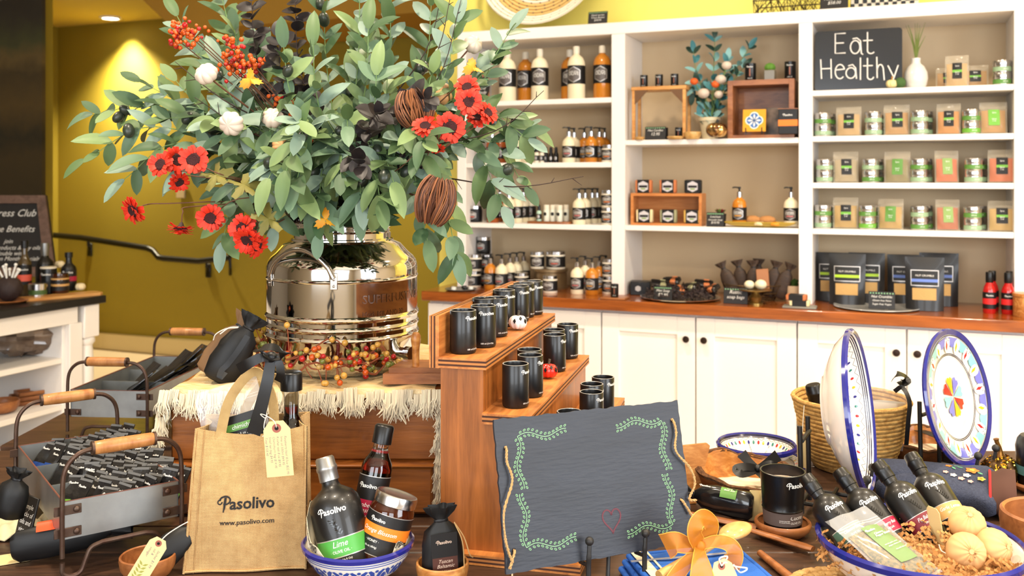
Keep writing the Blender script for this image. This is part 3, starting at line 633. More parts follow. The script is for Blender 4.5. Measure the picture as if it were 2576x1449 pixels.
# named outer branches first: tip column, tip row, depth, lift, where it shows
OUTER = [(214, 402, 2.12, .16, 'lowest silver-green olive branch reaching far out over the hall handrail'), (232, 288, 2.2, .12, 'olive branch reaching out towards the hall above the red flowers'),
 (312, 452, 2.05, .15, 'olive sprig drooping just above the outermost red flower'), (352, 205, 2.2, .05, 'olive branch beside the uppermost white mini pumpkin'), (445, 40, 2.25, 0, 'tall olive branch beside the upper orange berry spray'),
 (560, 0, 2.25, 0, 'tall olive branch behind the orange berry sprays'), (590, 75, 2.15, 0, 'olive branch leaning over the second berry spray'), (815, -30, 2.25, 0, 'tall upright olive branch beside the black eucalyptus'),
 (905, -45, 2.15, 0, 'central tallest olive branch of the bouquet'), (985, -20, 2.2, 0, 'upright olive branch just behind the dark twigs'), (1085, 10, 2.25, 0, 'olive branch in front of the yellow wall edge'),
 (1150, 55, 2.1, 0, 'olive branch rising between the dark twigs'), (1285, 75, 2.15, .02, 'olive branch arching up in front of the round basket'), (1250, 150, 2.2, .03, 'olive branch hiding the small body-care sign'),
 (1325, 318, 2.15, .12, 'olive branch stretching over the pump bottles'), (1330, 350, 2.1, .14, 'olive branch pointing at the small spray bottles'), (1322, 470, 2.1, .18, 'long low olive branch in front of the third shelf'),
 (1265, 520, 2.05, .2, 'drooping olive branch behind the large twig ball'), (1148, 640, 1.93, .25, 'olive branch hanging down past the large twig ball'), (1075, 605, 1.9, .2, 'olive branch hanging over the jar shoulder'),
 (800, 590, 1.95, .13, 'narrow olive sprig hanging over the bail handle'), (560, 610, 2.0, .2, 'blue-green olive sprig hanging below the lower red flowers'), (690, 570, 1.95, .15, 'olive sprig hanging beside the paired red flowers'), (720, 430, 1.85, .14, 'olive sprig with the broadest leaf facing the viewer')]
for px, py, D, lf, lab in OUTER:
    tip = W(px, py, D); t = thing('olive_branch', lab, 'branch', group='olive branches in the steel jar')
    grow(t, stem_curve(tip, lf), LEAVES, 0.42 if py < 100 else 0.36, 0.034, radians(48), random.choice((0, 1, 1, 2)))
for k in range(64):
    a = random.uniform(0, 2 * pi); q = sqrt(random.uniform(0.02, 0.95)); px = 800 + 400 * q * cos(a); py = 300 - 265 * q * sin(a)
    if py > 520: py = 520
    D = 2.2 - 0.36 * sqrt(max(0, 1 - q * q)) * random.uniform(0.4, 1.0) + (0.22 if k % 3 == 0 else 0); tip = W(px, py, D)
    if k >= 42: px = random.uniform(600, 1130); py = random.uniform(330, 525); D = random.uniform(1.86, 1.98); tip = W(px, py, D)
    t = thing('olive_branch', 'leafy olive branch in the %s of the bouquet, %s' % ('crown' if py < 150 else 'upper half' if py < 290 else 'lower half' if py < 430 else 'bottom fringe', 'hall side' if px < 620 else 'hall side of centre' if px < 800 else 'shelf side of centre' if px < 980 else 'shelf side'), 'branch', group='inner olive branches of the bouquet')
    grow(t, stem_curve(tip, 0.10 if py > 250 else 0.02), LEAVES, 0.34, 0.036, radians(50), 1 if k % 2 else 0)
# dark greenery
for px, py, D, lf, lab in ((632, 2, 2.1, 0, 'black eucalyptus stem beside the second berry spray'), (742, 0, 2.15, 0, 'tallest black eucalyptus stem'), (700, 92, 2.0, 0, 'short black eucalyptus stem at the upper middle'),
    (1075, 250, 1.9, .1, 'black eucalyptus in front of the upper twig ball'), (955, 285, 1.84, .08, 'black eucalyptus left of the upper twig ball'), (905, 420, 1.84, .08, 'black eucalyptus low in the middle of the bouquet'), (1050, 405, 1.95, .08, 'dark eucalyptus sprig above the large twig ball')):
    t = thing('eucalyptus_branch', lab, 'branch', group='black eucalyptus stems'); grow(t, stem_curve(W(px, py, D), lf), DLEAF, 0.45, 0.020, radians(62), 0, (0.8, 1.2), stemm=DARKT, twist=1.2)
# bare twigs
for k, (px, py, D, via, lab) in enumerate(((1160, 0, 2.1, (1100, 200), 'bare dark twig rising beside the yellow wall'), (1110, -10, 2.12, (1070, 130), 'bare dark twig behind the upper leaves'), (1135, -15, 2.08, (1090, 150), 'thin forked twig between two taller twigs'),
    (1368, 228, 2.05, (1245, 330), 'bare twig pointing up at the large soap bottles'), (1468, 444, 2.05, (1290, 470), 'longest bare twig crossing in front of the shelves'), (440, 155, 2.0, (560, 250), 'bare twig ending beside the white mini pumpkin'), (490, 245, 1.98, (620, 330), 'bare twig crossing the lower white mini pumpkin'))):
    t = thing('bare_twig', lab, 'twig', ROOT, group='bare twigs'); path = spline([V((0, 0, -0.05)), V((0, 0, 0.05)) + (W(*via, D) - ROOT) * 0.35 + V((0, 0, .03)), W(*via, D) - ROOT, W(px, py, D) - ROOT], 6)
    mb = MB(); n = len(path); mb.tube(path, [0.0026 - 0.002 * i / n for i in range(n)], 5)
    for i in range(n // 2, n - 1, 2):
        d = (path[i + 1] - path[i]).normalized(); e = Matrix.Rotation(random.choice((-1, 1)) * 0.8, 3, V((0, 1, 0))) @ d; mb.tube([path[i], path[i] + e * random.uniform(.008, .03)], [0.0011, 0.0005], 4)
    mb.build('twig_stem', DARKT, t)
# flowers
PETM = mat('red_orange_petal', (188, 24, 12), 0.6, var=(60, (212, 52, 18), (1, 1, 1), 1)); DISC = mat('dark_flower_disc', (54, 16, 18), 0.9, bump=(500, 1.0))
def petal():
    mb = MB(); mb.grid(lambda u, v: ((u - 0.5) * 0.0088 * (0.55 + 0.45 * sin(pi * min(1, v * .8 + .1))), 0.0115 + 0.0155 * v, 0.004 * v - 0.006 * v * v + 0.0012 * abs(u - .5)), 2, 3, 0.0004); return mb.mesh('petal', PETM, 60)
PET = petal(); mb = MB(); mb.lathe([(0, -0.004), (0.011, -0.002), (0.0145, 0.003), (0.010, 0.0065), (0, 0.005)], 16); DISCM = mb.mesh('flower_disc', DISC); mb = MB(); mb.lathe([(0, -0.012), (0.003, -0.011), (0.006, -0.004), (0.011, -0.001)], 10); CALM = mb.mesh('calyx', DARKT)
def flower(px, py, D, face, lab, sz=1.0, via=None):
    c = W(px, py, D); t = thing('red_flower', lab, 'flower', group='red silk flowers', M=aim(c, face, (1, 0.2, 0.1)))
    M0 = t.matrix_world.inverted_safe(); S = Matrix.Scale(sz, 4)
    M0 = aim(c, face, (1, 0.2, 0.1)).inverted()
    obj('flower_disc', DISCM, t, S); obj('calyx', CALM, t, S)
    for k in range(32):
        a = 2 * pi * k / 16 + (0.2 if k >= 16 else 0) + random.uniform(-.08, .08); obj('petal', PET, t, S @ Rz(a) @ Rx(random.uniform(-.25, .2) + (0.4 if k >= 16 else 0)) @ Matrix.Scale(random.uniform(.88, 1.1), 4))
    back = c - V(face).normalized() * 0.012 * sz; r = ROOT + V((0, -0.03, 0)); mid = (W(*via, D + 0.02) if via else (r * 0.4 + back * 0.6 + V((0, 0, 0.05))))
    mb = MB(); mb.tube([M0 @ p for p in spline([r, (r + mid) / 2 + V((0, 0, 0.03)), mid, back - V(face).normalized() * 0.02, back], 4)], 0.0013, 5); mb.build('flower_stem', WOODY, t)
for f in ((336, 528, 1.95, (-.45, -.6, -.25), 'outermost red flower hanging alone over the hall', 1.05, (420, 512)), (455, 573, 1.95, (-.1, -.1, -1), 'red flower hanging face down above the handrail', 1.0, (480, 520)), (530, 548, 1.93, (.1, -1, -.1), 'red flower between the drooping one and the lower pair', 1.05, (600, 500)),
          (610, 574, 1.91, (-.1, -1, .1), 'upper red flower of the lower cluster beside the jar', 1.05, (660, 520)), (624, 602, 1.90, (-.2, -.9, -.5), 'middle red flower of the lower cluster beside the jar', 1.05, (670, 540)), (645, 618, 1.92, (.6, -.3, -.4), 'lowest red flower of the cluster beside the jar', .95, (690, 550)),
          (405, 415, 1.93, (-.2, -1, .3), 'shaded red flower half behind a hanging leaf', .95, (520, 440)), (440, 403, 1.95, (.8, -.6, .0), 'red flower seen from the side between two others', 1.05, (520, 440)), (487, 403, 1.91, (.1, -1, .15), 'widest open red flower on the hall side', 1.1, (560, 440)), (450, 457, 1.97, (.5, -.5, -.4), 'small dark red flower beside the oak leaf', .8, (540, 450)),
          (1132, 320, 1.93, (.15, -1, .1), 'largest open red flower on the shelf side', 1.2, (1050, 400)), (1180, 258, 1.95, (.1, -1, .1), 'red flower in front of the edge of the bookcase', 1.05, (1080, 380)), (1176, 222, 1.98, (-.2, -.8, .6), 'topmost red flower of the shelf-side cluster', 1.0, (1080, 380)), (1070, 320, 1.9, (-.1, -.8, .6), 'red flower just below the upper twig ball', .95, (1010, 420)),
          (1226, 285, 1.98, (.6, -.6, .4), 'red flower turned towards the shelves', .9, (1090, 390)), (1200, 296, 2.0, (.2, -.6, .5), 'red flower tucked behind the shelf-side cluster', .85, (1090, 390)), (1100, 373, 1.92, (.1, -.3, -.8), 'small drooping red bud above the large twig ball', .6, (1050, 430))): flower(*f)
# small berry sprays
BR2 = [BER[0], BER[1], mat('dark_red_berry', (150, 34, 24), 0.35)]; B2 = []
for m in BR2: mb = MB(); mb.sphere((0, 0, 0), 0.0048, 8, 6); B2.append(mb.mesh('berry', m))
for cs, lab in ((((440, 95), (470, 75), (498, 90), (455, 70)), 'upper orange berry spray at the crown of the bouquet'), (((580, 110), (600, 135), (572, 150), (610, 160), (640, 165), (590, 175)), 'second orange berry spray below the first'), (((740, 270), (700, 255), (760, 345)), 'dark red berry sprig deep in the bouquet')):
    c0 = W(*cs[0], 2.02); t = thing('berry_spray', lab, 'berries', c0, group='berry sprays')
    for (px, py) in cs:
        c = W(px, py, 2.02) - c0; mb = MB(); mb.tube([ROOT - c0, (ROOT - c0) * 0.4 + c * 0.6 + V((0, 0, .05)), c], 0.0012, 4); mb.build('spray_stem', WOODY, t)
        for k in range(17):
            d = V((random.gauss(0, .012), random.gauss(0, .009), random.gauss(0, .011))); obj('berry', B2[random.choice((0, 1, 1, 1, 2))], t, Tr(c + d) @ Matrix.Scale(random.uniform(.7, 1.3), 4))
# mini pumpkins
def pumpkin(t, r, m, flatn=0.78, ribs=8, stemm=None, stem_h=0.3, nm='body', M=None):
    mb = MB(); mb.M = M; mb.sphere((0, 0, r * flatn), r, 40, 14, (1, 1, flatn), lambda th, ph: (1 - 0.13 * (1 - abs(sin(ribs * th / 2))) * sin(ph)) * (1 - 0.16 * max(0, abs(cos(ph)) - .75) / .25)); mb.build(nm, m, t)
    if stemm: mb = MB(); mb.M = M; mb.tube([(0, 0, r * flatn * 1.6), (r * .04, 0, r * flatn * 1.95), (r * .12, 0, r * flatn * (1.95 + stem_h * 2))], [r * .2, r * .12, r * .15], 7); mb.build('stem', stemm, t)
PUMPW = mat('white_pumpkin', (204, 188, 172), 0.55); PUMPP = mat('peach_pumpkin', (200, 148, 96), 0.55)
for px, py, D, r, m, ax, lab in ((519, 186, 1.95, .0245, PUMPW, (-.3, -.75, .5), 'uppermost white mini pumpkin in the bouquet'), (582, 311, 1.93, .0262, PUMPW, (-.2, -.9, -.25), 'white mini pumpkin crossed by a dark twig'), (686, 297, 1.98, .023, PUMPW, (.1, -.8, .4), 'white mini pumpkin half covered by leaves'),
    (707, 370, 1.98, .0205, PUMPP, (.2, -.9, .2), 'peach mini pumpkin behind a black olive'), (1190, 112, 2.2, .023, PUMPW, (.4, -.6, .3), 'white mini pumpkin in front of the bookcase rail'), (1110, 235, 2.15, .028, PUMPP, (.5, -.7, .3), 'peach mini pumpkin behind the upper twig ball')):
    c = W(px, py, D); d = V(ax).normalized(); t = thing('mini_pumpkin', lab, 'pumpkin', group='mini pumpkins on stems', M=aim(c - d * r * .78, d))
    pumpkin(t, r, m); M0 = aim(c - d * r * .78, d).inverted(); mb = MB(); mb.tube([M0 @ p for p in spline([ROOT, ROOT * .5 + c * .5 + V((0, 0.02, .04)), c - d * r * .7], 5)], 0.002, 5); mb.build('pumpkin_stem', WOODY, t)
# twig balls
VINEB = [mat('grapevine_%s' % n, c, 0.6) for n, c in (('brown', (112, 66, 38)), ('light', (146, 92, 56)), ('dark', (76, 42, 26)))]
for px, py, D, rx, rz, tl, lab in ((1094, 505, 1.86, .041, .055, .25, 'large grapevine twig ball hanging beside the jar neck'), (1042, 272, 1.95, .042, .044, -.2, 'smaller grapevine twig ball behind the black eucalyptus')):
    c = W(px, py, D); t = thing('twig_ball', lab, 'ornament', group='grapevine twig balls', M=Tr(c) @ Ry(tl))
    for s in range(3):
        mb = MB()
        for k in range(64):
            a = random.uniform(0, 2 * pi); q = random.uniform(0.8, 1.04); o = random.uniform(-.2, .2); pts = []
            for i in range(13):
                ph = pi * (0.04 + 0.92 * i / 12); lob = 1 - 0.10 * abs(sin(a * 2.5)); pts.append((rx * q * lob * sin(ph) * cos(a + o * sin(ph * 2)), rx * q * lob * sin(ph) * sin(a + o * sin(ph * 2)), rz * q * cos(ph) * (1 - .25 * (abs(cos(ph)) > .93))))
            mb.tube(pts, 0.0014, 4)
        o = mb.build('vine_winding', VINEB[s], t); o['kind'] = 'stuff'
    mb = MB(); mb.tube([t.matrix_world.inverted_safe() @ p if False else (Tr(c) @ Ry(tl)).inverted() @ p for p in spline([ROOT, (ROOT + c) / 2 + V((0, 0, .05)), c], 5)], 0.002, 5); mb.build('ball_stem', WOODY, t)
# autumn leaves
def lobed(m, R, lobes, name):
    mb = MB(); n = 40; pts = []
    for k in range(n):
        a = 2 * pi * k / n; q = (a * lobes / (2 * pi)) % 1; r = R * (0.34 + 0.8 * abs(q - .5) * 2) * (1 if k % 2 else .8); pts.append((r * sin(a), r * cos(a) + R * .4, 0.006 * sin(3 * a)))
    vs = [(0, R * .4, 0.004)] + pts; mb.add(vs, [(0, 1 + (k + 1) % n, 1 + k) for k in range(n)]); return mb.mesh(name, m, 60)
YL = lobed(YLEAF_M, 0.026, 3, 'autumn_leaf'); OK = lobed(OAK_M, 0.038, 5, 'autumn_leaf')
for px, py, D, me, f, lab in ((632, 212, 1.93, YL, (0, -.9, .3), 'bright yellow autumn leaf below the berry sprays'), (545, 458, 1.92, OK, (-.1, -.8, .6), 'yellow-green oak leaf beside the small dark red flower'), (615, 482, 1.9, OK, (.2, -.7, .7), 'yellow-green oak leaf lower in the bouquet'), (678, 570, 1.9, OK, (.2, -.9, .3), 'yellow-green oak leaf beside the lower red cluster'), (1100, 325, 1.95, YL, (0, -1, .2), 'yellow leaf between the shelf-side red flowers'), (1190, 180, 2.05, YL, (.2, -.8, .5), 'yellow leaf above the shelf-side red flowers'), (820, 565, 1.93, YL, (.3, -.8, .3), 'small yellow-green leaf above the jar neck')):
    c = W(px, py, D); M = aim(c, f, (1, 0, .2)); t = thing('autumn_leaf_sprig', lab, 'leaf', group='autumn leaves', M=M); obj('autumn_leaf', me, t); M0 = M.inverted()
    mb = MB(); mb.tube([M0 @ p for p in spline([ROOT, (ROOT + c) / 2 + V((0, 0.02, .04)), c], 5)], 0.0014, 4); mb.build('leaf_stem', WOODY, t)
# dark berries at the jar neck
mb = MB(); mb.sphere((0, 0, 0), 0.009, 10, 8); DB = mb.mesh('berry', mat('glossy_black_berry', (22, 16, 20), 0.12, coat=.5)); c0 = W(765, 540, 2.0); t = thing('berry_spray', 'glossy black berry cluster resting on the jar neck', 'berries', c0, group='berry sprays')
for px, py in ((762, 548), (775, 545), (752, 553), (770, 480), (768, 505), (805, 488), (795, 545), (735, 556)): obj('berry', DB, t, Tr(W(px, py, 2.0) - c0))
mb = MB(); mb.tube([ROOT - c0, V((0.02, 0, .05)), V((0, 0, 0))], 0.0015, 4); mb.build('spray_stem', STEMM, t)
# ================================================================ stepped plywood riser with candles
PHI = radians(14.4); RO = W(1106, 900, 1.725); RO.z = 0.75; RM = Tr(RO) @ Rz(-PHI)
t = thing('stepped_riser', 'stepped stained plywood display riser holding rows of black candles', 'riser', RO, -PHI)
def slab(x0, x1, y0, y1, z0, z1, nm, par, m=PLY):
    """plywood board with visible plies on its edges"""
    h = z1 - z0; mb = MB()
    mb.mi = 0; mb.box(((x0 + x1) / 2, (y0 + y1) / 2, z1 - h * .1), (x1 - x0, y1 - y0, h * .2)); mb.mi = 0; mb.box(((x0 + x1) / 2, (y0 + y1) / 2, z0 + h * .1), (x1 - x0, y1 - y0, h * .2))
    for i in range(3):
        mb.mi = 1 if i != 1 else 2; mb.box(((x0 + x1) / 2, (y0 + y1) / 2, z0 + h * (.3 + .2 * i)), (x1 - x0 - .0012 * (i != 1), y1 - y0 - .0012 * (i != 1), h * .2))
    return mb.build(nm, [m, PLYD, PLYL], par)
RL = 0.60
mb = MB(); mb.mi = 0; mb.box((-0.0035, RL / 2 - .004, 0.388), (0.007, RL, 0.094)); mb.mi = 1; mb.box((-0.0090, RL / 2 - .004, 0.388), (0.0025, RL - .001, 0.093)); mb.mi = 2; mb.box((-0.0118, RL / 2 - .004, 0.388), (0.003, RL, 0.094)); mb.mi = 1; mb.box((-0.0145, RL / 2 - .004, 0.388), (0.0025, RL - .001, 0.093)); mb.mi = 0; mb.box((-0.0172, RL / 2 - .004, 0.388), (0.003, RL, 0.094)); mb.build('back_rail', [PLY, PLYD, PLYL], t)
TR = [(0.0, 0.090, 0.362), (0.082, 0.172, 0.266), (0.164, 0.256, 0.170)]
for x0, x1, z in TR: slab(x0, x1, -0.010, RL - 0.01, z - 0.019, z, 'tread', t)
for x0, x1, z in ((0.002, 0.082, 0.343), (0.082, 0.164, 0.247), (0.164, 0.248, 0.151)):
    mb = MB(); mb.box(((x0 + x1) / 2, 0.006, 0.018 + (z - 0.018) / 2), (x1 - x0, 0.012, z - 0.018)); mb.build('front_panel', PLYV, t)
    mb = MB(); mb.box((x1 - 0.006, RL / 2, 0.018 + (z - 0.018) / 2), (0.012, RL - 0.03, z - 0.018)); mb.build('riser_board', PLYV, t)
slab(-0.01, 0.262, -0.022, RL, 0.0, 0.018, 'base_board', t)
# candle tumblers
WAX = mat('cream_wax', (232, 214, 186), 0.5, subsurf=.2); WICK = mat('wooden_wick', (206, 150, 100), 0.7)
CR, CH = 0.0246, 0.0785
def tumbler_parts(r, h, taper=0.0, ridge=False):
    b = r - taper; pr = [(0, 0), (b * .82, 0), (b * .95, h * .02), (b, h * .07)]
    pr += [(r, h - .001), (r - .0006, h), (r - .0022, h), (r - .0028, h - .002), (b * .92, h * .80), (0, h * .80)]
    mb = MB(); mb.lathe(pr, 40); A = mb.mesh('glass', BLACKM)
    mb = MB(); mb.lathe([(r - .0026, h), (r - .0014, h + .0005), (r - .0004, h)], 40); R_ = mb.mesh('rim', EDGE); return A, R_
CA, CRIM = tumbler_parts(CR, CH)
mb = MB(); mb.add(*wrap(brand(0.0088), CR + .0003, CH * .80)); CLOGO = mb.mesh('lettering', WHITEP, 0)
mb = MB(); mb.add(*wrap(tx('100 ml (3.4 Oz)', 0.0042), CR + .0003, CH * .10)); CSIZE = mb.mesh('size_print', WHITEP, 0)
def candle(loc, ang, lab, group):
    t = thing('candle_tumbler', lab, 'candle', loc, ang, group); obj('glass', CA, t); obj('rim', CRIM, t); obj('lettering', CLOGO, t); obj('size_print', CSIZE, t)
def on_riser(px, py, zt_): return base(px, py, CR, 0.75 + zt_)
rows = [(0.362, [(1165, 893, .9, 'nearest candle on the top step, at its front end'), (1216, 877, .35, 'second candle from the front on the top step'), (1247, 850, .75, 'third candle in the outer row of the top step'), (1218, 852, 1.2, 'candle half hidden against the back rail of the top step'), (1268, 824, .75, 'candle behind the white pumpkin on the top step'), (1304, 811, .75, 'fourth candle from the far end of the top step'), (1318, 801, 1.15, 'candle squeezed near the far end of the top step'), (1340, 794, .75, 'farthest candle on the top step')], 'candles on the top step'),
        (0.266, [(1297, 1030, 1.1, 'nearest candle on the middle step'), (1334, 1003, 1.25, 'second candle on the middle step beside the red pumpkin'), (1332, 985, 1.4, 'candle mostly hidden behind the second on the middle step'), (1395, 938, 1.2, 'candle just beyond the red pumpkin on the middle step'), (1394, 922, 1.3, 'hidden candle beyond the red pumpkin on the middle step'), (1428, 905, .75, 'farthest candle on the middle step')], 'candles on the middle step'),
        (0.170, [(1488, 1090, 1.0, 'nearer candle in the pair on the lowest step'), (1489, 1066, 1.1, 'hidden candle of the pair on the lowest step'), (1517, 1045, .95, 'farthest candle on the lowest step'), (1433, 1150, 1.0, 'candle whose rim alone shows above the slate')], 'candles on the lowest step')]
for z, L, g in rows:
    for px, py, a, lab in L: candle(on_riser(px, py, z), a, lab.replace('candle', 'black candle tumbler', 1), g)
p = on(1600, 1150); t = thing('candle_tumbler', 'wide black candle tumbler whose rim shows behind the slate', 'candle', V((p.x, 1.93, 0.75)))
A2, R2 = tumbler_parts(0.034, 0.205); obj('glass', A2, t); obj('rim', R2, t)
FACEM = mat('black_diamond_print', (16, 14, 14), 0.5); STEMK = mat('grey_stem', (70, 64, 52), 0.7)
for px, py, z, r, col, lab in ((1303, 834, .362, .0200, mat('glazed_white_pumpkin', (232, 222, 220), 0.3, coat=.3), 'white ceramic pumpkin with black diamonds on the top step'), (1380, 957, .266, .0195, mat('glazed_red_pumpkin', (214, 40, 28), 0.3, coat=.3), 'red ceramic pumpkin with black diamonds on the middle step')):
    t = thing('ceramic_pumpkin', lab, 'pumpkin', base(px, py, r, .75 + z)); pumpkin(t, r, col, 0.84, 9, STEMK, 0.25)
    for a, ph in ((0.95, 1.35), (0.35, .95), (-.4, 1.3), (1.5, 1.2)):
        d = V((sin(a) * sin(ph), -cos(a) * sin(ph), cos(ph) * .84)); mb = MB(); mb.M = aim(V((0, 0, r * .84)) + d * r * 1.003, d, (cos(a), sin(a), 0)); mb.prism([(0, -.005), (.0032, 0), (0, .005), (-.0032, 0)], -.002, .0006); mb.build('diamond', FACEM, t)
# ================================================================ slate board on an easel
SB = W(1270, 1440, 1.50); SBr = W(1742, 1372, 1.632); ex = (SBr - SB); ex.z = 0; wS = ex.length; ex.normalize(); nrm = V((ex.y, -ex.x, 0)); lean = radians(13)
ez = V((0, 0, 1)) * cos(lean) - nrm * sin(lean); SM = Matrix((ex, ez.cross(ex), ez)).transposed().to_4x4(); SM.translation = SB + V((0, 0, -.002)); hS = 0.236
t = thing('slate_board', 'blank grey slate board with green chalk vines and rope handles', 'slate board', M=SM)
random.seed(4); pts = []
for i in range(41): pts.append((wS * i / 40, random.uniform(-.0012, .0012)))
for i in range(1, 24): pts.append((wS + random.uniform(-.0014, .001), hS * i / 24))
for i in range(41): pts.append((wS * (1 - i / 40), hS + random.uniform(-.0012, .0012)))
for i in range(1, 24): pts.append((random.uniform(-.001, .0014), hS * (1 - i / 24)))
mb = MB(); mb.M = Rx(pi / 2); mb.prism(pts, 0, 0.006); mb.M = None; mb.build('slab', SLATE, t, smooth=20)
fy = -0.0065
def stroke3(mb, pts, w, y=fy):
    vs = []; n = len(pts)
    for i, (x, z) in enumerate(pts):
        a = pts[max(0, i - 1)]; b = pts[min(n - 1, i + 1)]; dx, dz = b[0] - a[0], b[1] - a[1]; L = math.hypot(dx, dz) or 1
        vs += [(x - dz / L * w, y, z + dx / L * w), (x + dz / L * w, y, z - dx / L * w)]
    mb.add(vs, [(2 * i, 2 * i + 1, 2 * i + 3, 2 * i + 2) for i in range(n - 1)])
def vine(mb, x0, z0, dx, dz, L):
    pts = []; 
    for i in range(25):
        q = i / 24; off = 0.0048 * sin(q * 2 * pi * 1.3); pts.append((x0 + dx * L * q - dz * off, z0 + dz * L * q + dx * off))
    stroke3(mb, pts, 0.0004)
    for i in range(1, 24, 2):
        x, z = pts[i]
        for s in (1, -1):
            cx_, cz_ = x - dz * s * 0.0046 + dx * .002, z + dx * s * 0.0046 + dz * .002; an = atan2(dz, dx) + s * .6; ring = []
            for k in range(9):
                a = 2 * pi * k / 8; u_, w_ = 0.0023 * cos(a), 0.0013 * sin(a); ring.append((cx_ + u_ * cos(an) - w_ * sin(an), cz_ + u_ * sin(an) + w_ * cos(an)))
            stroke3(mb, ring, 0.00032)
m_ = 0.038
for cxx, czz, sx, sz in ((m_, m_ * .9, 1, 1), (wS - m_, m_ * .9, -1, 1), (m_, hS - m_ * .8, 1, -1), (wS - m_, hS - m_ * .8, -1, -1)):
    mb = MB(); vine(mb, cxx, czz, sx, 0, 0.088); vine(mb, cxx, czz, 0, sz, 0.082); o = mb.build('chalk_vine', CHALKG, t, smooth=0); o['kind'] = 'stuff'
mb = MB(); hx, hz = wS * .56, 0.035; pts = [(hx + 0.0017 * 16 * sin(a) ** 3 * .62, hz + 0.022 + .0013 * (13 * cos(a) - 5 * cos(2 * a) - 2 * cos(3 * a) - cos(4 * a))) for a in [2 * pi * k / 40 for k in range(41)]]; stroke3(mb, pts, .0013); mb.build('chalk_heart', CHALKR, t, smooth=0)
def twist(mb, path, r, nst=2, pitch=0.012):
    P = [V(p) for p in path]; n = len(P); L = 0
    for s in range(nst):
        out = []; L = 0
        for i, p in enumerate(P):
            if i: L += (P[i] - P[i - 1]).length
            d = (P[min(n - 1, i + 1)] - P[max(0, i - 1)]).normalized(); a = d.orthogonal().normalized(); b = d.cross(a); an = 2 * pi * L / pitch + 2 * pi * s / nst; out.append(p + (a * cos(an) + b * sin(an)) * r * .5)
        mb.tube(out, r * .62, 5)
for side, za, zb in ((0.016, hS * .80, 0.022), (wS - 0.016, hS * .86, 0.060)):
    sg = -1 if side < .1 else 1; mb = MB()
    twist(mb, spline([(side, .004, za + .004), (side, -.010, za), (side + sg * .002, -.012, za - .02), (side - sg * .004, -.014, za - .05), (side + sg * (.014 if sg < 0 else .020), -.014, (za + zb) / 2 - .01), (side + sg * (.016 if sg < 0 else .026), -.014, zb + .035), (side + sg * .012, -.013, zb + .012)] + ([(side + .024, -.016, zb + .008)] if sg > 0 else [(side + sg * .006, -.012, zb - .006)]), 7), 0.0024, 2, 0.011); mb.build('rope_handle', JUTE, t)
    mb = MB(); twist(mb, spline([(side, .003, zb + .012), (side, -.009, zb + .01), (side - sg * .004 + sg * .012, -.012, zb - .006), (side + sg * .012, -.012, zb - .014)], 5), 0.0024); mb.build('rope_end', JUTE, t)
    for z in (za, zb + .011):
        mb = MB(); mb.M = Tr(side, -.0064, z) @ Rx(pi / 2); mb.lathe([(0, 0), (.0032, 0), (.0034, .0003)], 12); mb.build('drilled_hole', mat('hole_dark', (22, 12, 12), .9), t)
def ball_end(mb, p, r): mb.sphere(p, r, 14, 10)
# easel: black iron, ball-tipped hooks
t = thing('iron_easel', 'black iron easel with ball-tipped hooks under the slate board', 'easel', (0, 0, 0)); S = lambda x, y, z: SM @ V((x, y, z))
for f_, hgt in ((0.40, .028), (0.70, .026)):
    a = S(wS * f_, .014, -.004); b_ = S(wS * f_, -.016, -.006); c_ = S(wS * f_ + .002, -.0235, hgt); ft = V((b_.x, b_.y, .755))
    mb = MB(); mb.tube([a, b_], .0034, 8); mb.tube(spline([b_ + V((0, 0, -.035)), b_, S(wS * f_, -.021, .008), c_], 4), [.0042] * 9 + [.0036] * 3 + [.003], 8); ball_end(mb, c_ + V((0, 0, .004)), .0072); mb.tube([b_ + V((0, 0, -.03)), ft], .004, 8); ball_end(mb, ft + V((0, 0, .003)), .008); mb.build('hook_leg', IRON, t)
    mb = MB(); mb.tube([a, S(wS * f_, .016, hS * .72)], .0036, 8); mb.build('upright', IRON, t)
mb = MB(); mb.tube([S(wS * .40, .012, .0), S(wS * .70, .012, .0)], .0034, 8); mb.tube([S(wS * .40, .014, hS * .5), S(wS * .70, .014, hS * .5)], .0034, 8); mb.build('crossbar', IRON, t)
mb = MB(); bk = S(wS * .55, .12, 0); bk.z = .758; mb.tube([S(wS * .55, .016, hS * .5), bk], .0036, 8); ball_end(mb, bk, .0075); mb.build('rear_leg', IRON, t)
mb = MB(); q = S(wS * .52, -.005, 0); q.z = .7585; mb.tube([S(wS * .55, .012, .0), q + V((0, 0, .02)), q], .0034, 8); ball_end(mb, q, .0085); mb.build('centre_foot', IRON, t)
# ================================================================ burlap gift bag
BURL = weave('burlap', (220, 182, 126), (150, 108, 62), 130, 0.95, 0.7); WEB = weave('webbing', (214, 182, 124), (160, 124, 74), 320, 0.9, 0.6); BLK = mat('black_ink', (24, 22, 22), 0.7)
bl = W(462, 1441, 1.648); br = W(768, 1432, 1.668); ang = atan2(br.y - bl.y, br.x - bl.x); wB = (br - bl).length; BMx = V((bl.x, bl.y, .7505))
t = thing('burlap_bag', 'natural burlap gift bag with printed black word mark and webbing handles', 'bag', BMx, ang); hB = 0.247; dB = 0.10
def bagpt(x, y, z):                                    # taper upward
    q = z / hB; return (x + (0.5 - x / wB) * 2 * 0.010 * q + 0.0085 * q, y + (0.5 - y / dB) * .03 * q, z)
mb = MB()
def front(u, v): 
    bulge = -.010 * sin(pi * u) * sin(pi * v * .8) + .003 * sin(u * 9 + v * 5); sag = -.012 * sin(pi * u) ** 1 * (v ** 4); return bagpt(wB * u, bulge, hB * v + sag)
def back(u, v): return bagpt(wB * (1 - u), dB + .004 * sin(pi * u), hB * v + .008 * v ** 4 - .004 * sin(pi * u) * v ** 4)
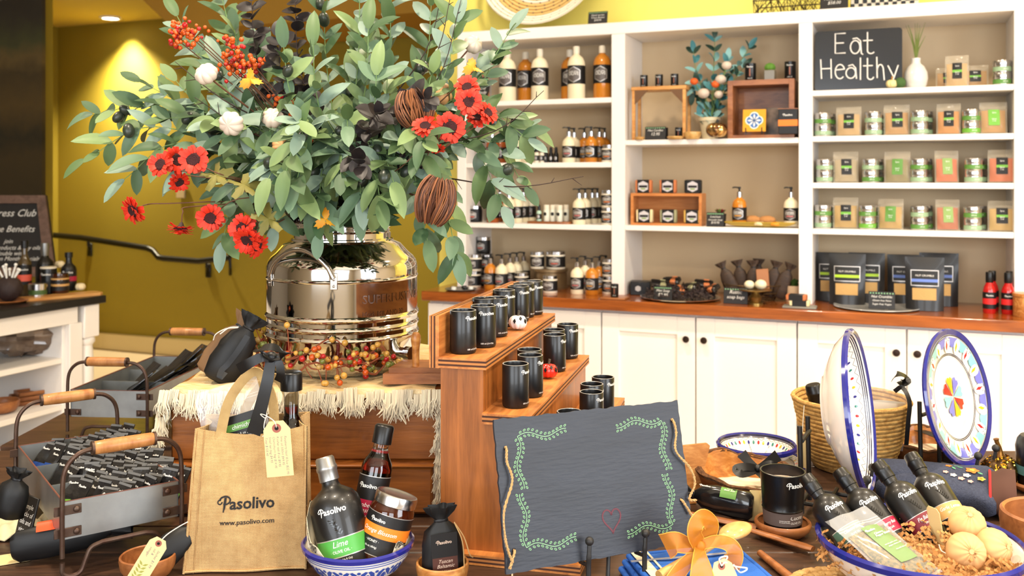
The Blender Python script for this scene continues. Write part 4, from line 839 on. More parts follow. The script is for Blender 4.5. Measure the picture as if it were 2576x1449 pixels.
def lside(u, v): return bagpt(.018 * sin(pi * u) * v, dB * (1 - u), hB * v)
def rside(u, v): return bagpt(wB - .016 * sin(pi * u) * v, dB * u, hB * v + .008 * v ** 4 * u)
mb.grid(front, 14, 16, .002); mb.build('front_panel', BURL, t, smooth=60)
for fn, nm in ((back, 'back_panel'), (lside, 'side_panel'), (rside, 'side_panel')): mb = MB(); mb.grid(fn, 8, 10, .002); mb.build(nm, BURL, t, smooth=60)
mb = MB(); mb.box((wB / 2, dB / 2, .002), (wB - .004, dB - .004, .003)); mb.build('bottom_panel', BURL, t)
for x in (0.016,): mb = MB(); mb.tube([V(front(x / wB, v / 10)) + V((0, -.0012, 0)) for v in range(11)], .0007, 4); mb.build('seam', JUTE, t)
for u0, u1 in ((0, .0), (1, 1)): mb = MB(); mb.tube([V(front(u0, v / 10)) + V((0, -.001, 0)) for v in range(11)], .0022, 6); mb.build('piping', BURL, t)
mb = MB(); mb.tube([V(front(u / 10, 0.012)) + V((0, -.001, 0)) for u in range(11)], .0022, 6); mb.build('piping', BURL, t)
def on_bag(T, px, pz, sk=0.0): v, f = T; return [tuple(V(front((px + x) / wB, (pz + y) / hB)) + V((0, -.0012, 0))) for x, y in v], f
mb = MB(); mb.add(*on_bag(brand(.0285), wB * .505, .110)); mb.build('printed_wordmark', BLK, t, smooth=0)
mb = MB(); mb.add(*on_bag(tx('www.pasolivo.com', .0125, 0, .012), wB * .505, .083)); mb.build('printed_address', BLK, t, smooth=0)
IM = Matrix.Translation(BMx) @ Rz(ang); BI = IM.inverted()
def loop(px0, px1, pyt, y, w=.0085):
    D = 1.66 + y; a = W(px0, 1105, D); b = W(px1, 1095, D); pk = W((px0 + px1) / 2 + 20, pyt, D + .01)
    P = [BI @ p for p in spline([a, a * .5 + pk * .5 + V((-.012, 0, .012)), pk, b * .5 + pk * .5 + V((.012, 0, .012)), b], 7)]; n = len(P); wv = []
    for i in range(n):
        d = (P[min(n - 1, i + 1)] - P[max(0, i - 1)]).normalized(); s = V((d.z, .25, -d.x)).normalized(); wv.append(s * w)
    mb = MB(); mb.ribbon(P, wv, .0024); mb.build('handle', WEB, t, smooth=60)
loop(552, 690, 935, .006); loop(600, 735, 950, .07)
# ribbon tied to the handles
t = thing('satin_ribbon', 'black satin ribbon tied in a bow on the burlap bag handles', 'ribbon', (0, 0, 0)); k0 = W(682, 898, 1.655)
def rib(pts, w, nm='ribbon_strip', m=SATINB, par=None, th=.0009, nrm_=V((0, -1, .1))):
    P = spline(pts, 6); n = len(P); wv = []
    for i in range(n):
        d = (P[min(n - 1, i + 1)] - P[max(0, i - 1)]).normalized(); s = d.cross(nrm_); s = s.normalized() if s.length > .05 else V((1, 0, 0)); ww = w[0] + (w[1] - w[0]) * i / (n - 1) if isinstance(w, tuple) else w; wv.append(s * ww)
    mb = MB(); mb.ribbon(P, wv, th); o = mb.build(nm, m, par or t, smooth=60)
    if m is not SATINB:
        for s in (-1, 1): mb = MB(); mb.tube([p + w_ * s for p, w_ in zip(P, wv)], .0007, 4); mb.build('wired_edge', mat('gold_wire_edge', (224, 160, 60), .4), o)
    return o
rib([k0, W(672, 960, 1.645), W(655, 1030, 1.645), W(637, 1092, 1.65)], (.009, .0125))
rib([k0 + V((0, -.004, 0)), W(655, 900, 1.64), W(625, 915, 1.64), W(600, 930, 1.65)], (.007, .010))
rib([k0 + V((0, -.004, 0)), W(650, 880, 1.63), W(680, 872, 1.62), W(712, 882, 1.63), W(715, 895, 1.65), k0], .010, nrm_=V((0, -.5, 1)))
rib([k0, W(700, 910, 1.65), W(706, 940, 1.65), W(700, 960, 1.66)], (.006, .008))
mb = MB(); mb.sphere(k0, .011, 12, 8, (1, .8, .9)); mb.build('knot', SATINB, t)
# manila price tag
def tag_card(t, c, xd, zd, w, h, txts, eye=mat('brown_eyelet', (150, 84, 70), .6), m=PAPER, y_off=-.0009, sz=.0095):
    """card hanging from c (eyelet centre)"""
    x = V(xd).normalized(); z = V(zd); z = (z - x * z.dot(x)).normalized(); M = Matrix((x, z.cross(x), z)).transposed().to_4x4(); M.translation = c
    mb = MB(); mb.M = Rx(pi / 2); mb.prism([(-w / 2, -h), (w / 2, -h), (w / 2, -w * .05), (w * .26, w * .27), (-w * .26, w * .27), (-w / 2, -w * .05)], -.0003, .0005); mb.M = None; mb.build('card', m, t, M=M)
    mb = MB(); mb.M = Rx(pi / 2); mb.lathe([(w * .075, .0006), (w * .17, .0008), (w * .17, .0005)], 20); mb.M = None; mb.build('eyelet', eye, t, M=M)
    mb = MB(); mb.M = Rx(pi / 2); mb.lathe([(0, .0010), (w * .075, .0010)], 14); mb.M = None; mb.build('eyelet_hole', mat('hole_dark', (22, 12, 12), .9), t, M=M)
    if txts:
        mb = MB()
        for i, s in enumerate(txts): v, f = tx(s, sz, .25, -.004, 'LEFT'); mb.add([(w * .40 - sz * 1.15 * (i + 1) + q, -.0008, -w * .3 - p) for p, q in v], f)
        mb.build('handwriting', mat('grey_ink', (120, 112, 120), .8), t, smooth=0, M=M)
t = thing('price_tag', 'manila price tag with a handwritten list hung on the burlap bag', 'tag', (0, 0, 0)); c = W(696, 1077, 1.638)
tag_card(t, c, (1, .02, .08), (-.10, 0, 1), .046, .083, ['Raspberry basil 8.5oz $22.95', 'lime oil 500ml $49.95', 'Kosher salt 8 oz $9.95', 'Chimichurri bag $14.95', 'Small tan bag $4.95', 'Total $103.45'], sz=.0057)
mb = MB(); mb.tube(spline([c, W(690, 1060, 1.635), W(668, 1045, 1.64), W(655, 1042, 1.645), W(668, 1052, 1.64), W(672, 1040, 1.643)], 5), .0008, 5); mb.tube(spline([W(668, 1050, 1.64), W(664, 1075, 1.638), W(670, 1092, 1.64), W(660, 1098, 1.64)], 5), .0008, 5); mb.build('string', STRING, t)
# ---------------------------------------------------------------- bottle kit
LIQ = mat('red_vinegar', (250, 92, 88), 0.05, trans=0.85, ior=1.36); HONEY = mat('dark_honey', (58, 20, 5), 0.08, trans=.1, ior=1.4, coat=.6)
def vinegar(t, h, r, fill, lab_z, stripe, texts, neck=.012, cap=.0165):
    zs_ = h * .665; zc = h - .030; P = [(0, .002), (r * .8, 0), (r * .97, .003), (r, .008), (r, zs_), (r * .93, zs_ + .010), (neck * 1.35, zs_ + .022), (neck, zs_ + .034), (neck, zc)]
    mb = MB(); mb.lathe(P, 32); mb.build('glass', GLASS, t)
    q = [(max(0, a - .0018), z) for a, z in P if z <= fill]; q = [(0, .006)] + [(a, max(z, .006)) for a, z in q[1:]]; q += [(q[-1][0] * (.95), fill), (0, fill)]
    mb = MB(); mb.lathe(q, 28); mb.build('liquid', LIQ, t)
    mb = MB(); mb.lathe([(neck + .0005, zc - .004), (cap, zc - .003), (cap, h - .004), (cap - .002, h - .001), (cap - .004, h), (0, h)], 28); mb.build('cap', BLACKP, t)
    z0, z1 = lab_z; mb = MB(); mb.lathe([(r + .0004, z0), (r + .0004, z1)], 40); lb_ = mb.build('label', BLACKL, t)
    for zz in (z0, z1): mb = MB(); mb.lathe([(r + .0007, zz - .0006), (r + .0007, zz + .0006)], 40); mb.build('label_edge', SILVERL, lb_)
    s0, s1, sm, sa = stripe; mb = MB(); mb.lathe([(r + .0006, s0), (r + .0006, s1)], 24, *sa); mb.build('label_stripe', sm, lb_)
    mb = MB()
    for T, z, a in texts: mb.add(*wrap(T, r + .0009, z, a))
    mb.build('lettering', WHITEP, lb_, smooth=0)
# vinegar bottle standing in the bag
p = W(733, 1075, 1.715); t = thing('vinegar_bottle', 'red vinegar bottle with black cap standing in the burlap bag', 'bottle', V((p.x, p.y, .7565)), .3)
vinegar(t, .330, .0275, .268, (.09, .228), (.12, .15, CRIMSON, (-1, 1)), [(brand(.008), .2, .2)], .013, .0195)
# clear pouch standing in the bag
HERB = mat('herb_mix', (122, 104, 56), .9, var=(160, (92, 110, 50), (1, 1, 1), 2), bump=(300, .8))
def pouch(t, M, w, h, d, fill, filler, labels, zip_=True, film=FILM, corner=0.0):
    def sh(s):
        def fn(u, v):
            x = (u - .5) * w * (1 - .10 * sin(pi * v) * 0); b = d * (sin(pi * u) ** .7 if 0 < u < 1 else 0) * max(0, (1 - v) ** .55 - .0) * (.35 + .65 * min(1, v * 4)); return (x, s * b / 2 + .0015 * sin(u * 11 + v * 7), h * v)
        return fn
    a = MB(); a.M = M; a.grid(sh(-1), 10, 12); a.grid(sh(1), 10, 12); a.build('film', film, t, smooth=60)
    a = MB(); a.M = M
    for s in (-1, 1): a.grid(lambda u, v: (lambda p: (p[0] * .92, p[1] * .90, h * .03 + p[2] * .97))(sh(s)(.03 + .94 * u, v * fill + .01)), 10, 8)
    a.build('contents', filler, t, smooth=60)
    if zip_:
        a = MB(); a.M = M
        for zz in (.80, .83): a.tube([sh(-1)(u / 8, zz) for u in range(9)], .0009, 4)
        a.build('zip_seal', film, t)
    for (u0, u1, v0, v1, m, off) in labels:
        a = MB(); a.M = M; a.grid(lambda u, v: tuple(V(sh(-1)(u0 + (u1 - u0) * u, v0 + (v1 - v0) * v)) + V((0, -.0008 - off, 0))), 6, 4); a.build('label', m, t, smooth=60)
    return sh(-1)
t = thing('spice_pouch', 'clear pouch of green herb mix poking out of the burlap bag', 'pouch', W(600, 1100, 1.69)); PM = Ry(radians(-17)) @ Rx(radians(-6)) @ Tr(0, 0, -.07)
fn = pouch(t, PM, .118, .165, .022, .5, HERB, [(.36, .95, .28, .66, BLACKL, 0), (.36, .95, .50, .575, GREENL, .0004)])
mb = MB(); mb.M = PM
for s, u, v, z in (('chimichurri', .66, .52, .010), ('1.8 oz (51 g)', .66, .45, .006), ('INGREDIENTS:', .66, .41, .005), ('parsley, basil, garlic', .66, .38, .0045), ('onion, sea salt, chili', .66, .355, .0045), ('red pepper, oregano', .66, .33, .0045)):
    v_, f_ = tx(s, z, .2 if v > .5 else 0); b0 = V(fn(u, v)); mb.add([(b0.x + x, b0.y - .0022, b0.z + y) for x, y in v_], f_)
mb.build('lettering', WHITEP, t, smooth=0)
# ================================================================ blue bowl with bottle, vinegar and honey
def bowl(t, prof_out, th=.005, m=CERAM, seg=64, nm='bowl_body'):
    inner = [(max(0, r - th), z + (th if i == 0 else th * .3)) for i, (r, z) in enumerate(prof_out)]; inner[-1] = (prof_out[-1][0] - th, prof_out[-1][1])
    top = (prof_out[-1][0] - th / 2, prof_out[-1][1] + th * .45); mb = MB(); mb.lathe([(0, prof_out[0][1])] + prof_out + [top] + inner[::-1] + [(0, inner[0][1])], seg); return mb.build(nm, m, t)
def interp(prof, z):
    for (r0, z0), (r1, z1) in zip(prof, prof[1:]):
        if z0 <= z <= z1 and z1 > z0: return r0 + (r1 - r0) * (z - z0) / (z1 - z0)
    return prof[-1][0]
def decal(mb, fn, poly, n=1):
    """polygon fan given in surface parameters, mapped by fn"""
    c = (sum(p[0] for p in poly) / len(poly), sum(p[1] for p in poly) / len(poly)); vs = [fn(*c)] + [fn(*p) for p in poly]; k = len(poly); mb.add(vs, [(0, 1 + (i + 1) % k, 1 + i) for i in range(k)])
def ring_(r, z, m, t, dz=.0012, nm='painted_band'):
    mb = MB(); mb.lathe([(r, z - dz), (r, z + dz)], 72); return mb.build(nm, m, t)
BLUE2 = mat('blue_pattern_glaze', (58, 84, 170), 0.12, coat=.5)
bw = base(901, 1447, 0, .75); bwl = V(((901 - CX) / FPX * 1.622, 1.622, .7505))
t = thing('blue_white_bowl', 'blue and white patterned bowl holding oil, vinegar and honey', 'bowl', bwl); R0 = .0940; hb = .068
bp = [(.036, 0), (.040, .002), (.040, .006), (.052, .012), (.072, .027), (.086, .047), (R0, hb)]
bowl(t, bp, .005, CERAM)
def bsurf(a, z, off=.0005): r = interp(bp, z) + off; return (r * sin(a), -r * cos(a), z)
mb = MB(); mb.lathe([(R0 + .0006, hb - .006), (R0 + .0012, hb), (R0 - .0025, hb + .0032), (R0 - .0062, hb - .001)], 72); mb.build('rim_band', COBALT, t)
for z in (.0575, .0535): mb = MB(); mb.lathe([(interp(bp, z - .0008) + .0006, z - .0008), (interp(bp, z + .0008) + .0006, z + .0008)], 72); mb.build('painted_band', BLUE2, t)
mb = MB()
for k in range(18):
    a = 2 * pi * k / 18; W_ = pi / 18
    for s in (-1, 1):
        outer = [(a + W_ * (1.0 * x), .014 + .034 * y) for x, y in ((-.95, .5), (-.75, .85), (-.3, 1), (0, .95), (-.3, .75), (-.5, .5), (-.3, .2), (0, .06), (-.4, 0), (-.8, .15))]
        if s > 0: outer = [(2 * a - x, z) for x, z in outer][::-1]
        n = len(outer); decal(mb, bsurf, outer[0:5] + [outer[5]]); decal(mb, bsurf, [outer[5]] + outer[6:] + [outer[0]])
    decal(mb, bsurf, [(a + W_ * .32 * sin(q), .031 + .0095 * cos(q)) for q in [2 * pi * i / 10 for i in range(10)]])
    decal(mb, bsurf, [(a + W_ + W_ * .22 * sin(q), .045 + .003 * cos(q)) for q in [2 * pi * i / 8 for i in range(8)]])
mb.build('painted_scrolls', BLUE2, t, smooth=60)
# tissue paper
t = thing('tissue_paper', 'crumpled cream tissue paper printed with word marks lining the blue bowl', 'tissue', bwl)
random.seed(9)
def tis(u, v):
    a = 2 * pi * u; r = (.02 + .080 * v); z = .010 + .048 * v ** 1.5 + (.028 * v ** 3) * (.5 + .5 * sin(a * 3 + 1)) * (1 - .7 * max(0, cos(a))) + .009 * sin(a * 11 + v * 9) * v * (1 - .6 * max(0, cos(a))) - .006 * v * max(0, cos(a)) + (.044 * v ** 3 * sin((a - 3.9) / 2.0 * pi) if 3.9 < a < 5.9 else 0) + (.02 * v ** 4 if .9 < a < 2.3 else 0); r *= 1 + .05 * sin(a * 7 + v * 13) * v - (.06 * v if abs(sin(a / 2)) < .5 else 0); r = min(r, interp(bp, min(hb, max(z - .002, .0))) - .008 if z < hb else .086); return (r * sin(a), -r * cos(a), z)
mb = MB(); mb.grid(tis, 72, 10, .0004); mb.build('sheet', TISSUE, t, smooth=50)
mb = MB()
for a0, vv in ((5.35, .93), (4.7, .9), (1.15, .93), (.2, .86)):
    v_, f_ = brand(.0105); mb.add([tuple(V(tis(((a0 + x / .085) / (2 * pi)) % 1, min(1, vv + y / .09))) * 1.012 + V((0, 0, .001))) for x, y in v_], f_)
mb.build('printed_wordmark', BLK, t, smooth=0)
# black olive-oil bottle
KR = 1.0
def oil_bottle(t, k, band_m, texts, cap_m=BLACKP, neck_r=.0145, capz=.052, sprig=True):
    """squat apothecary bottle, k scales it; height .195"""
    P = [(0, .001), (.036, 0), (.040, .002), (.0425, .008), (.0435, .04), (.0432, .104), (.041, .115), (.034, .125), (.024, .132), (.0165, .137), (neck_r, .143), (neck_r, .155)]
    mb = MB(); mb.M = Matrix.Diagonal((k * KR, k * KR, k, 1)); mb.lathe(P, 48); mb.build('bottle_body', mat('satin_black_bottle', (18, 17, 16), .38, coat=.15), t)
    mb = MB(); mb.M = Matrix.Diagonal((k * KR, k * KR, k, 1)); r = neck_r + .0022; mb.lathe([(r - .002, .147), (r, .148), (r, .164), (r + .0012, .166), (r + .0012, .171), (r, .173), (r - .0006, .185), (r - .003, .188), (0, .188)], 28); mb.build('cap', cap_m, t)
    if band_m:
        mb = MB(); mb.M = Matrix.Diagonal((k * KR, k * KR, k, 1)); mb.lathe([(.0439, .028), (.0439, .056)], 32, -1.15, 1.15); bnd = mb.build('label_band', band_m, t)
        for z in (.0275, .0565): mb = MB(); mb.M = Matrix.Diagonal((k * KR, k * KR, k, 1)); mb.lathe([(.0441, z - .0007), (.0441, z + .0007)], 32, -1.15, 1.15); mb.build('band_edge', SILVERL, bnd)
    mb = MB(); mb.M = Matrix.Diagonal((k * KR, k * KR, k, 1))
    for T, z, a in texts: mb.add(*wrap(T, .0443 if z < .09 else .0438, z, a))
    if texts: mb.build('lettering', WHITEP, t, smooth=0)
    if sprig:
        mb = MB(); mb.M = Matrix.Diagonal((k * KR, k * KR, k, 1))
        for i in range(6):
            for s in (-1, 1): decal(mb, lambda x, z: (.0439 * sin(x / .0439), -.0439 * cos(x / .0439), z), [(.006 - i * .0022 + s * q[0] - q[1] * .3, .062 + i * .0042 + q[1]) for q in ((0, 0), (.0025, .0015), (.006, .005), (.0035, .005), (.001, .003))][::s])
        mb.build('embossed_sprig', mat('embossed_gloss', (12, 12, 12), .12, coat=.4), t)
def leaned(c, tl, bk, rz=0.0): return Tr(c) @ Ry(tl) @ Rx(-bk) @ Rz(rz)      # tl>0 leans to +x, bk>0 leans away
bc_ = W(880, 1428, 1.60)
t = thing('olive_oil_bottle', 'black olive oil bottle with green band and grey cap in the blue bowl', 'bottle', M=leaned(V((bc_.x, bc_.y, .778)), radians(-16), radians(12), .1))
oil_bottle(t, 1.0, mat('lime_green_band', (70, 150, 60), .45), [(brand(.0140), .097, 0), (tx('Lime', .0135, .3), .0435, 0), (tx('· OLIVE OIL ·', .0066), .034, 0), (tx('500 ml (16.9 Oz)', .0046), .021, 0)], SATIN)
bc_ = W(906, 1432, 1.675)
t = thing('vinegar_bottle', 'raspberry red vinegar bottle with crimson band leaning in the blue bowl', 'bottle', M=leaned(V((bc_.x, bc_.y, .772)), radians(10), radians(10), -.35))
vinegar(t, .226, .0275, .182, (.028, .138), (.066, .098, CRIMSON, (-1.3, 1.3)), [(brand(.0098), .118, .1), (tx('Raspberry', .0105, .35), .086, .1), (tx('Basil', .0105, .35), .077, .1), (tx('· VINEGAR ·', .005), .069, .1), (tx('8.5oz (241g)', .0048), .057, .0)], .0135, .0175)
bc_ = W(949, 1405, 1.612)
t = thing('honey_jar', 'dark honey jar with silver screw lid and orange band in the blue bowl', 'jar', M=leaned(V((bc_.x, bc_.y, .790)), radians(17), radians(8), -.25))
P = [(0, .001), (.030, 0), (.036, .003), (.0385, .012), (.0388, .078), (.0375, .088), (.034, .095), (.033, .104)]
mb = MB(); mb.lathe(P, 40); mb.build('glass', HONEY, t)
mb = MB(); mb.lathe([(.0345, .094), (.0362, .095), (.0365, .109), (.0352, .112), (.033, .1125), (.030, .1115), (0, .1115)], 64, wob=lambda a, z: 1 + (.006 * sin(a * 40) if .0945 < z < .110 else 0)); mb.build('lid', TIN, t)
mb = MB(); mb.lathe([(.0391, .014), (.0391, .080)], 40, -2, 2); lb_ = mb.build('label', BLACKL, t)
mb = MB(); mb.lathe([(.0394, .042), (.0394, .062)], 40, -2, 2); mb.build('label_stripe', ORANGEL, lb_)
for z in (.0135, .0805): mb = MB(); mb.lathe([(.0394, z - .0005), (.0394, z + .0005)], 40, -2, 2); mb.build('label_edge', SILVERL, lb_)
mb = MB()
for T, z, a in ((brand(.0082), .067, -.2), (tx('Orange Blossom', .0098, .35), .049, -.05), (tx('· HONEY ·', .0058), .034, -.2), (tx('16 oz (454g)', .0046), .025, -.2)): mb.add(*wrap(T, .0397, z, a))
mb.build('lettering', WHITEP, lb_, smooth=0)
# ================================================================ sachets in little wooden bowls
def wood_bowl(name, lab, c, r, h, m=OLIVE, th=.004, rzr=.55):
    t = thing(name, lab, 'bowl', c); pr = [(r * rzr, 0), (r * .8, h * .18), (r * .95, h * .5), (r, h * .85), (r * .985, h)]; bowl(t, pr, th, m, 48); return t
def sachet(name, lab, M, w, h, d, m, tie=True, cat='bag'):
    """gathered fabric pouch: base at local origin, neck tied near the top"""
    t = thing(name, lab, cat, M=M)
    def wob(a, z): return 1 + .05 * sin(a * 5 + z * 60) + .03 * sin(a * 9 - z * 90)
    nz = h * .80; pr = [(0, 0), (.34, .0), (.47, h * .05), (.5, h * .25), (.48, h * .5), (.40, h * .68), (.16, nz), (.14, nz + h * .02), (.30, h * .93), (.36, h)]
    mb = MB(); mb.M = Matrix.Diagonal((1, d / w, 1, 1)); mb.lathe([(r * w, z) for r, z in pr], 28, wob=lambda a, z: wob(a, z) * (1 + (.22 * sin(a * 7) if z > nz + h * .05 else 0))); mb.build('pouch', m, t, smooth=60)
    if tie: mb = MB(); mb.M = Tr(0, 0, nz + h * .01) @ Matrix.Diagonal((1, d / w, 1, 1)); mb.lathe([(.16 * w, -.003), (.185 * w, 0), (.16 * w, .003)], 16); mb.build('drawstring', SATINB, t)
    return t
c = V(((1113 - CX) / FPX * 1.60, 1.60, .7505)); wood_bowl('wooden_bowl', 'small olive wood bowl holding the balsamic sachet', c, .0445, .040, OLIVE)
t = sachet('organza_sachet', 'black organza sachet with a balsamic vinegar card in a small wooden bowl', Tr(c + V((.003, .0, .008))) @ Ry(radians(-3)) @ Rz(.25), .070, .126, .036, ORGANZA)
mb = MB(); mb.box((0, -.0205, .046), (.044, .0008, .082)); mb.build('card', BLACKL, t); mb = MB(); mb.box((0, -.0212, .034), (.042, .0006, .027)); mb.build('card_stripe', mat('brown_card', (74, 40, 30), .5), t)
mb = MB()
for T, z in ((brand(.0075), .070), (tx('Tuscan', .0085, .35), .0385), (tx('Balsamic', .0085, .35), .0305), (tx('· VINEGAR ·', .0045), .0235), (tx('3 ml (0.10 oz)', .003), .012)): mb.add(*flat(T, 0, z, -.0217))
mb.build('lettering', mat('beige_print', (206, 180, 160), .6), t, smooth=0)
mb = MB(); mb.tube(spline([(.02, -.012, .1), (.034, -.02, .075), (.040, -.03, .05), (.046, -.025, .042)], 5), .0011, 5); mb.tube(spline([(.02, -.012, .1), (.03, -.024, .07), (.030, -.03, .03)], 5), .0011, 5); mb.build('cord', JUTE, t)
c = V(((372 - CX) / FPX * 1.635, 1.635, .7505)); wood_bowl('wooden_bowl', 'small olive wood bowl with black sachets beside the burlap bag', c, .047, .038, REDWOOD)
t = sachet('organza_sachet', 'black organza sachet lying out of the small bowl beside the bag', Tr(c + V((.0, .0, .014))) @ Ry(radians(50)) @ Rx(radians(-20)), .052, .115, .030, ORGANZA)
t = thing('price_tag', 'manila tag with a botanical drawing hanging over the small wooden bowl', 'tag', (0, 0, 0)); q = W(399, 1367, 1.56)
tag_card(t, q, (.82, .1, -.5), (.55, .1, .8), .031, .078, ['Sachet $1.99', 'oil &', 'vinegar'], sz=.006)
x = V((.82, .1, -.5)).normalized(); z = V((.55, .1, .8)); z = (z - x * z.dot(x)).normalized(); Mt = Matrix((x, z.cross(x), z)).transposed().to_4x4(); Mt.translation = q; mb = MB(); mb.M = Mt
for i in range(5):
    for s in (-1, 1): mb.add([(s * a - .004, -.001, -.042 - i * .006 + b) for a, b in ((0, 0), (.003, .004), (.008, .006), (.005, .001))], [(0, 1, 2, 3)])
mb.build('leaf_drawing', mat('olive_print', (150, 150, 70), .8), t, smooth=0)
mb = MB(); mb.tube(spline([q, W(420, 1345, 1.57), W(450, 1325, 1.6), W(472, 1313, 1.62)], 5), .0009, 5); mb.build('string', STRING, t)
# ================================================================ metal caddies with black packets
def caddy(lab, M, wx=.193, ly=.425, zr=.130, zb=.066):
    t = thing('metal_caddy', lab, 'caddy', M=M); h = zr - zb; zm = (zr + zb) / 2
    for y, nm in ((0, 'end_panel'), (ly, 'end_panel')): mb = MB(); mb.box((wx / 2, y, zm), (wx, .002, h)); mb.build(nm, ZINC, t)
    for x in (0, wx): mb = MB(); mb.box((x, ly / 2, zm), (.002, ly, h)); mb.build('side_panel', ZINC, t)
    for y in (ly / 3, ly * 2 / 3): mb = MB(); mb.box((wx / 2, y, zm - .004), (wx, .0015, h - .01)); mb.build('divider', ZINC, t)
    mb = MB(); mb.box((wx / 2, ly / 2, zb + .001), (wx, ly, .002)); mb.build('tray_floor', ZINC, t)
    mb = MB(); mb.tube([(0, 0, zr), (wx, 0, zr), (wx, ly, zr), (0, ly, zr)], .0018, 6, True); mb.build('rolled_edge', ZINCR, t)
    for y, s in ((-.009, -1), (ly + .009, 1)):
        o = .004; top = .217; pts = spline([(-o, y, .0), (-o, y, .05), (-o, y, .13), (-o + .004, y, .185), (.022, y, top - .006), (.055, y, top)], 5); mirror = [V((wx - p.x, p.y, p.z)) for p in pts[::-1]]
        foot = spline([(-o, y, .03), (-o + .001, y, .012), (.012, y, .0045), (.026, y, .010), (.034, y, .030), (.042, y, .046), (.060, y, .052)], 5); f2 = [V((wx - p.x, p.y, p.z)) for p in foot[::-1]]
        mb = MB(); mb.tube([p for p in pts if p.z > .028], .0042, 8); mb.tube([p for p in mirror if p.z > .028], .0042, 8); mb.tube([(.055, y, top), (wx - .055, y, top)], .0035, 8); mb.tube(foot + f2, .0042, 8); fr_ = mb.build('wire_frame', RUST, t)
        mb = MB(); mb.M = Tr(wx / 2, y, top) @ Ry(pi / 2); mb.lathe([(0, -.052), (.010, -.052), (.0115, -.046), (.0122, -.02), (.0118, .02), (.0115, .046), (.010, .052), (0, .052)], 20); g = mb.build('wooden_grip', wood('grip_wood', (148, 92, 44), (190, 132, 76), 14, (8, 8, 1.5), .5), fr_)
        for e in (-1, 1): mb = MB(); mb.M = Tr(wx / 2 + e * .052, y, top) @ Ry(pi / 2); mb.lathe([(.004, -.002), (.0122, -.002), (.0122, .002), (.004, .002)], 16); mb.build('ferrule', RUST, fr_)
        for x in (.012, wx - .012):
            for z in (zb + .012, zr - .014):
                mb = MB(); mb.box((x + (-.006 if x < .1 else .006), y + (.0065 if s < 0 else -.0065), z), (.044, .002, .016), .0006); st = mb.build('strap', RUST, fr_)
                mb = MB(); mb.sphere((x + (.008 if x < .1 else -.008), y + (.004 if s < 0 else -.004), z), .0055, 12, 8, (1, .6, 1)); mb.build('rivet', RUST, fr_)
    return t
c1 = V((-.766, 1.63, .75)); c1b = V((-.611, 1.745, .75)); a1 = atan2(c1b.y - c1.y, c1b.x - c1.x); CM1 = Tr(c1) @ Rz(a1)
caddy('nearer metal caddy with wooden grips, packed with black sample packets', CM1)
CM2 = Tr(V((-1.128, 2.44, .7505))) @ Rz(radians(-5)); caddy('rear metal caddy with wooden grips on the side table', CM2, .203, .46, .142, .074)
mb = MB(); mb.grid(lambda u, v: ((u - .5) * .031, .002 * sin(pi * u) * sin(pi * v), v * .072), 4, 5, .0016); PK = mb.mesh('foil', mat('black_foil_packet', (30, 29, 30), .28, coat=.3, bump=(60, .5)), 60)
mb = MB(); mb.grid(lambda u, v: ((u - .5) * .0315, -.0006, .068 + v * .0045), 1, 1); PKE = mb.mesh('seal_edge', mat('packet_edge', (92, 92, 92), .35), 0)
mb = MB(); mb.add(*flat(brand(.0055), 0, .056, -.0022)); PKT = mb.mesh('lettering', WHITEP, 0); random.seed(31)
PKC = {}
for n_, c_ in (('green', GREENL2), ('blue', mat('blue_packet_band', (40, 74, 150), .4)), ('black', BLACKL)): mb = MB(); mb.grid(lambda u, v: ((u - .5) * .0305, -.0010 - .0012 * sin(pi * u), .006 + v * .022), 2, 1); PKC[n_] = mb.mesh('colour_band', c_, 0)
def packet(M, lab, band_, grp): t = thing('sample_packet', lab, 'packet', M=M, group=grp); obj('foil', PK, t); obj('seal_edge', PKE, t); obj('lettering', PKT, t); obj('colour_band', PKC[band_], t)
ORD = 'first second third fourth fifth sixth seventh eighth ninth tenth eleventh'.split(); n = 0
for comp in range(3):
    for row in range(4):
        cnt = 11
        for k in range(cnt):
            q = k / (cnt - 1); x = .022 + q * .158 + random.uniform(-.004, .004); y = .022 + comp * .1417 + row * .0305 + random.uniform(-.004, .004)
            if q < .12 and row in (0, 1): continue
            z = .068 + q * .010 + random.uniform(0, .006); M = CM1 @ Tr(x, y, z) @ Rz(radians(-58) + random.uniform(-.25, .25)) @ Rx(radians(-34) + random.uniform(-.15, .15)) @ Ry(random.uniform(-.12, .12))
            nm = ('front', 'middle', 'rear')[comp]; packet(M, 'black foil packet, %s in the %s row of the nearer caddy %s compartment' % (ORD[k], ORD[row], nm), 'green' if comp == 0 else 'blue' if comp == 2 else 'black', '%s row of sample packets' % nm); n += 1
mb = MB(); mb.grid(lambda u, v: ((u - .5) * .05, .003 * sin(pi * u), v * .095), 3, 4, .0015); PK2 = mb.mesh('black_envelope', mat('black_foil_packet', (30, 29, 30), .28), 60)
for k in range(16):
    M = CM2 @ Tr(.07 + .007 * k + random.uniform(-.01, .01), .10 + .017 * k, .095 + .003 * k) @ Rz(random.uniform(-.4, .3) - .9) @ Rx(radians(-55) + random.uniform(-.2, .2)) @ Matrix.Scale(1.25, 4); o = obj('sample_envelope', PK2, None); o.matrix_world = M; tag(o, 'black sample envelope, %s from the front of the heap in the rear metal caddy' % (ORD + 'twelfth thirteenth fourteenth fifteenth sixteenth'.split())[k], 'envelope', 'envelopes in the rear caddy')
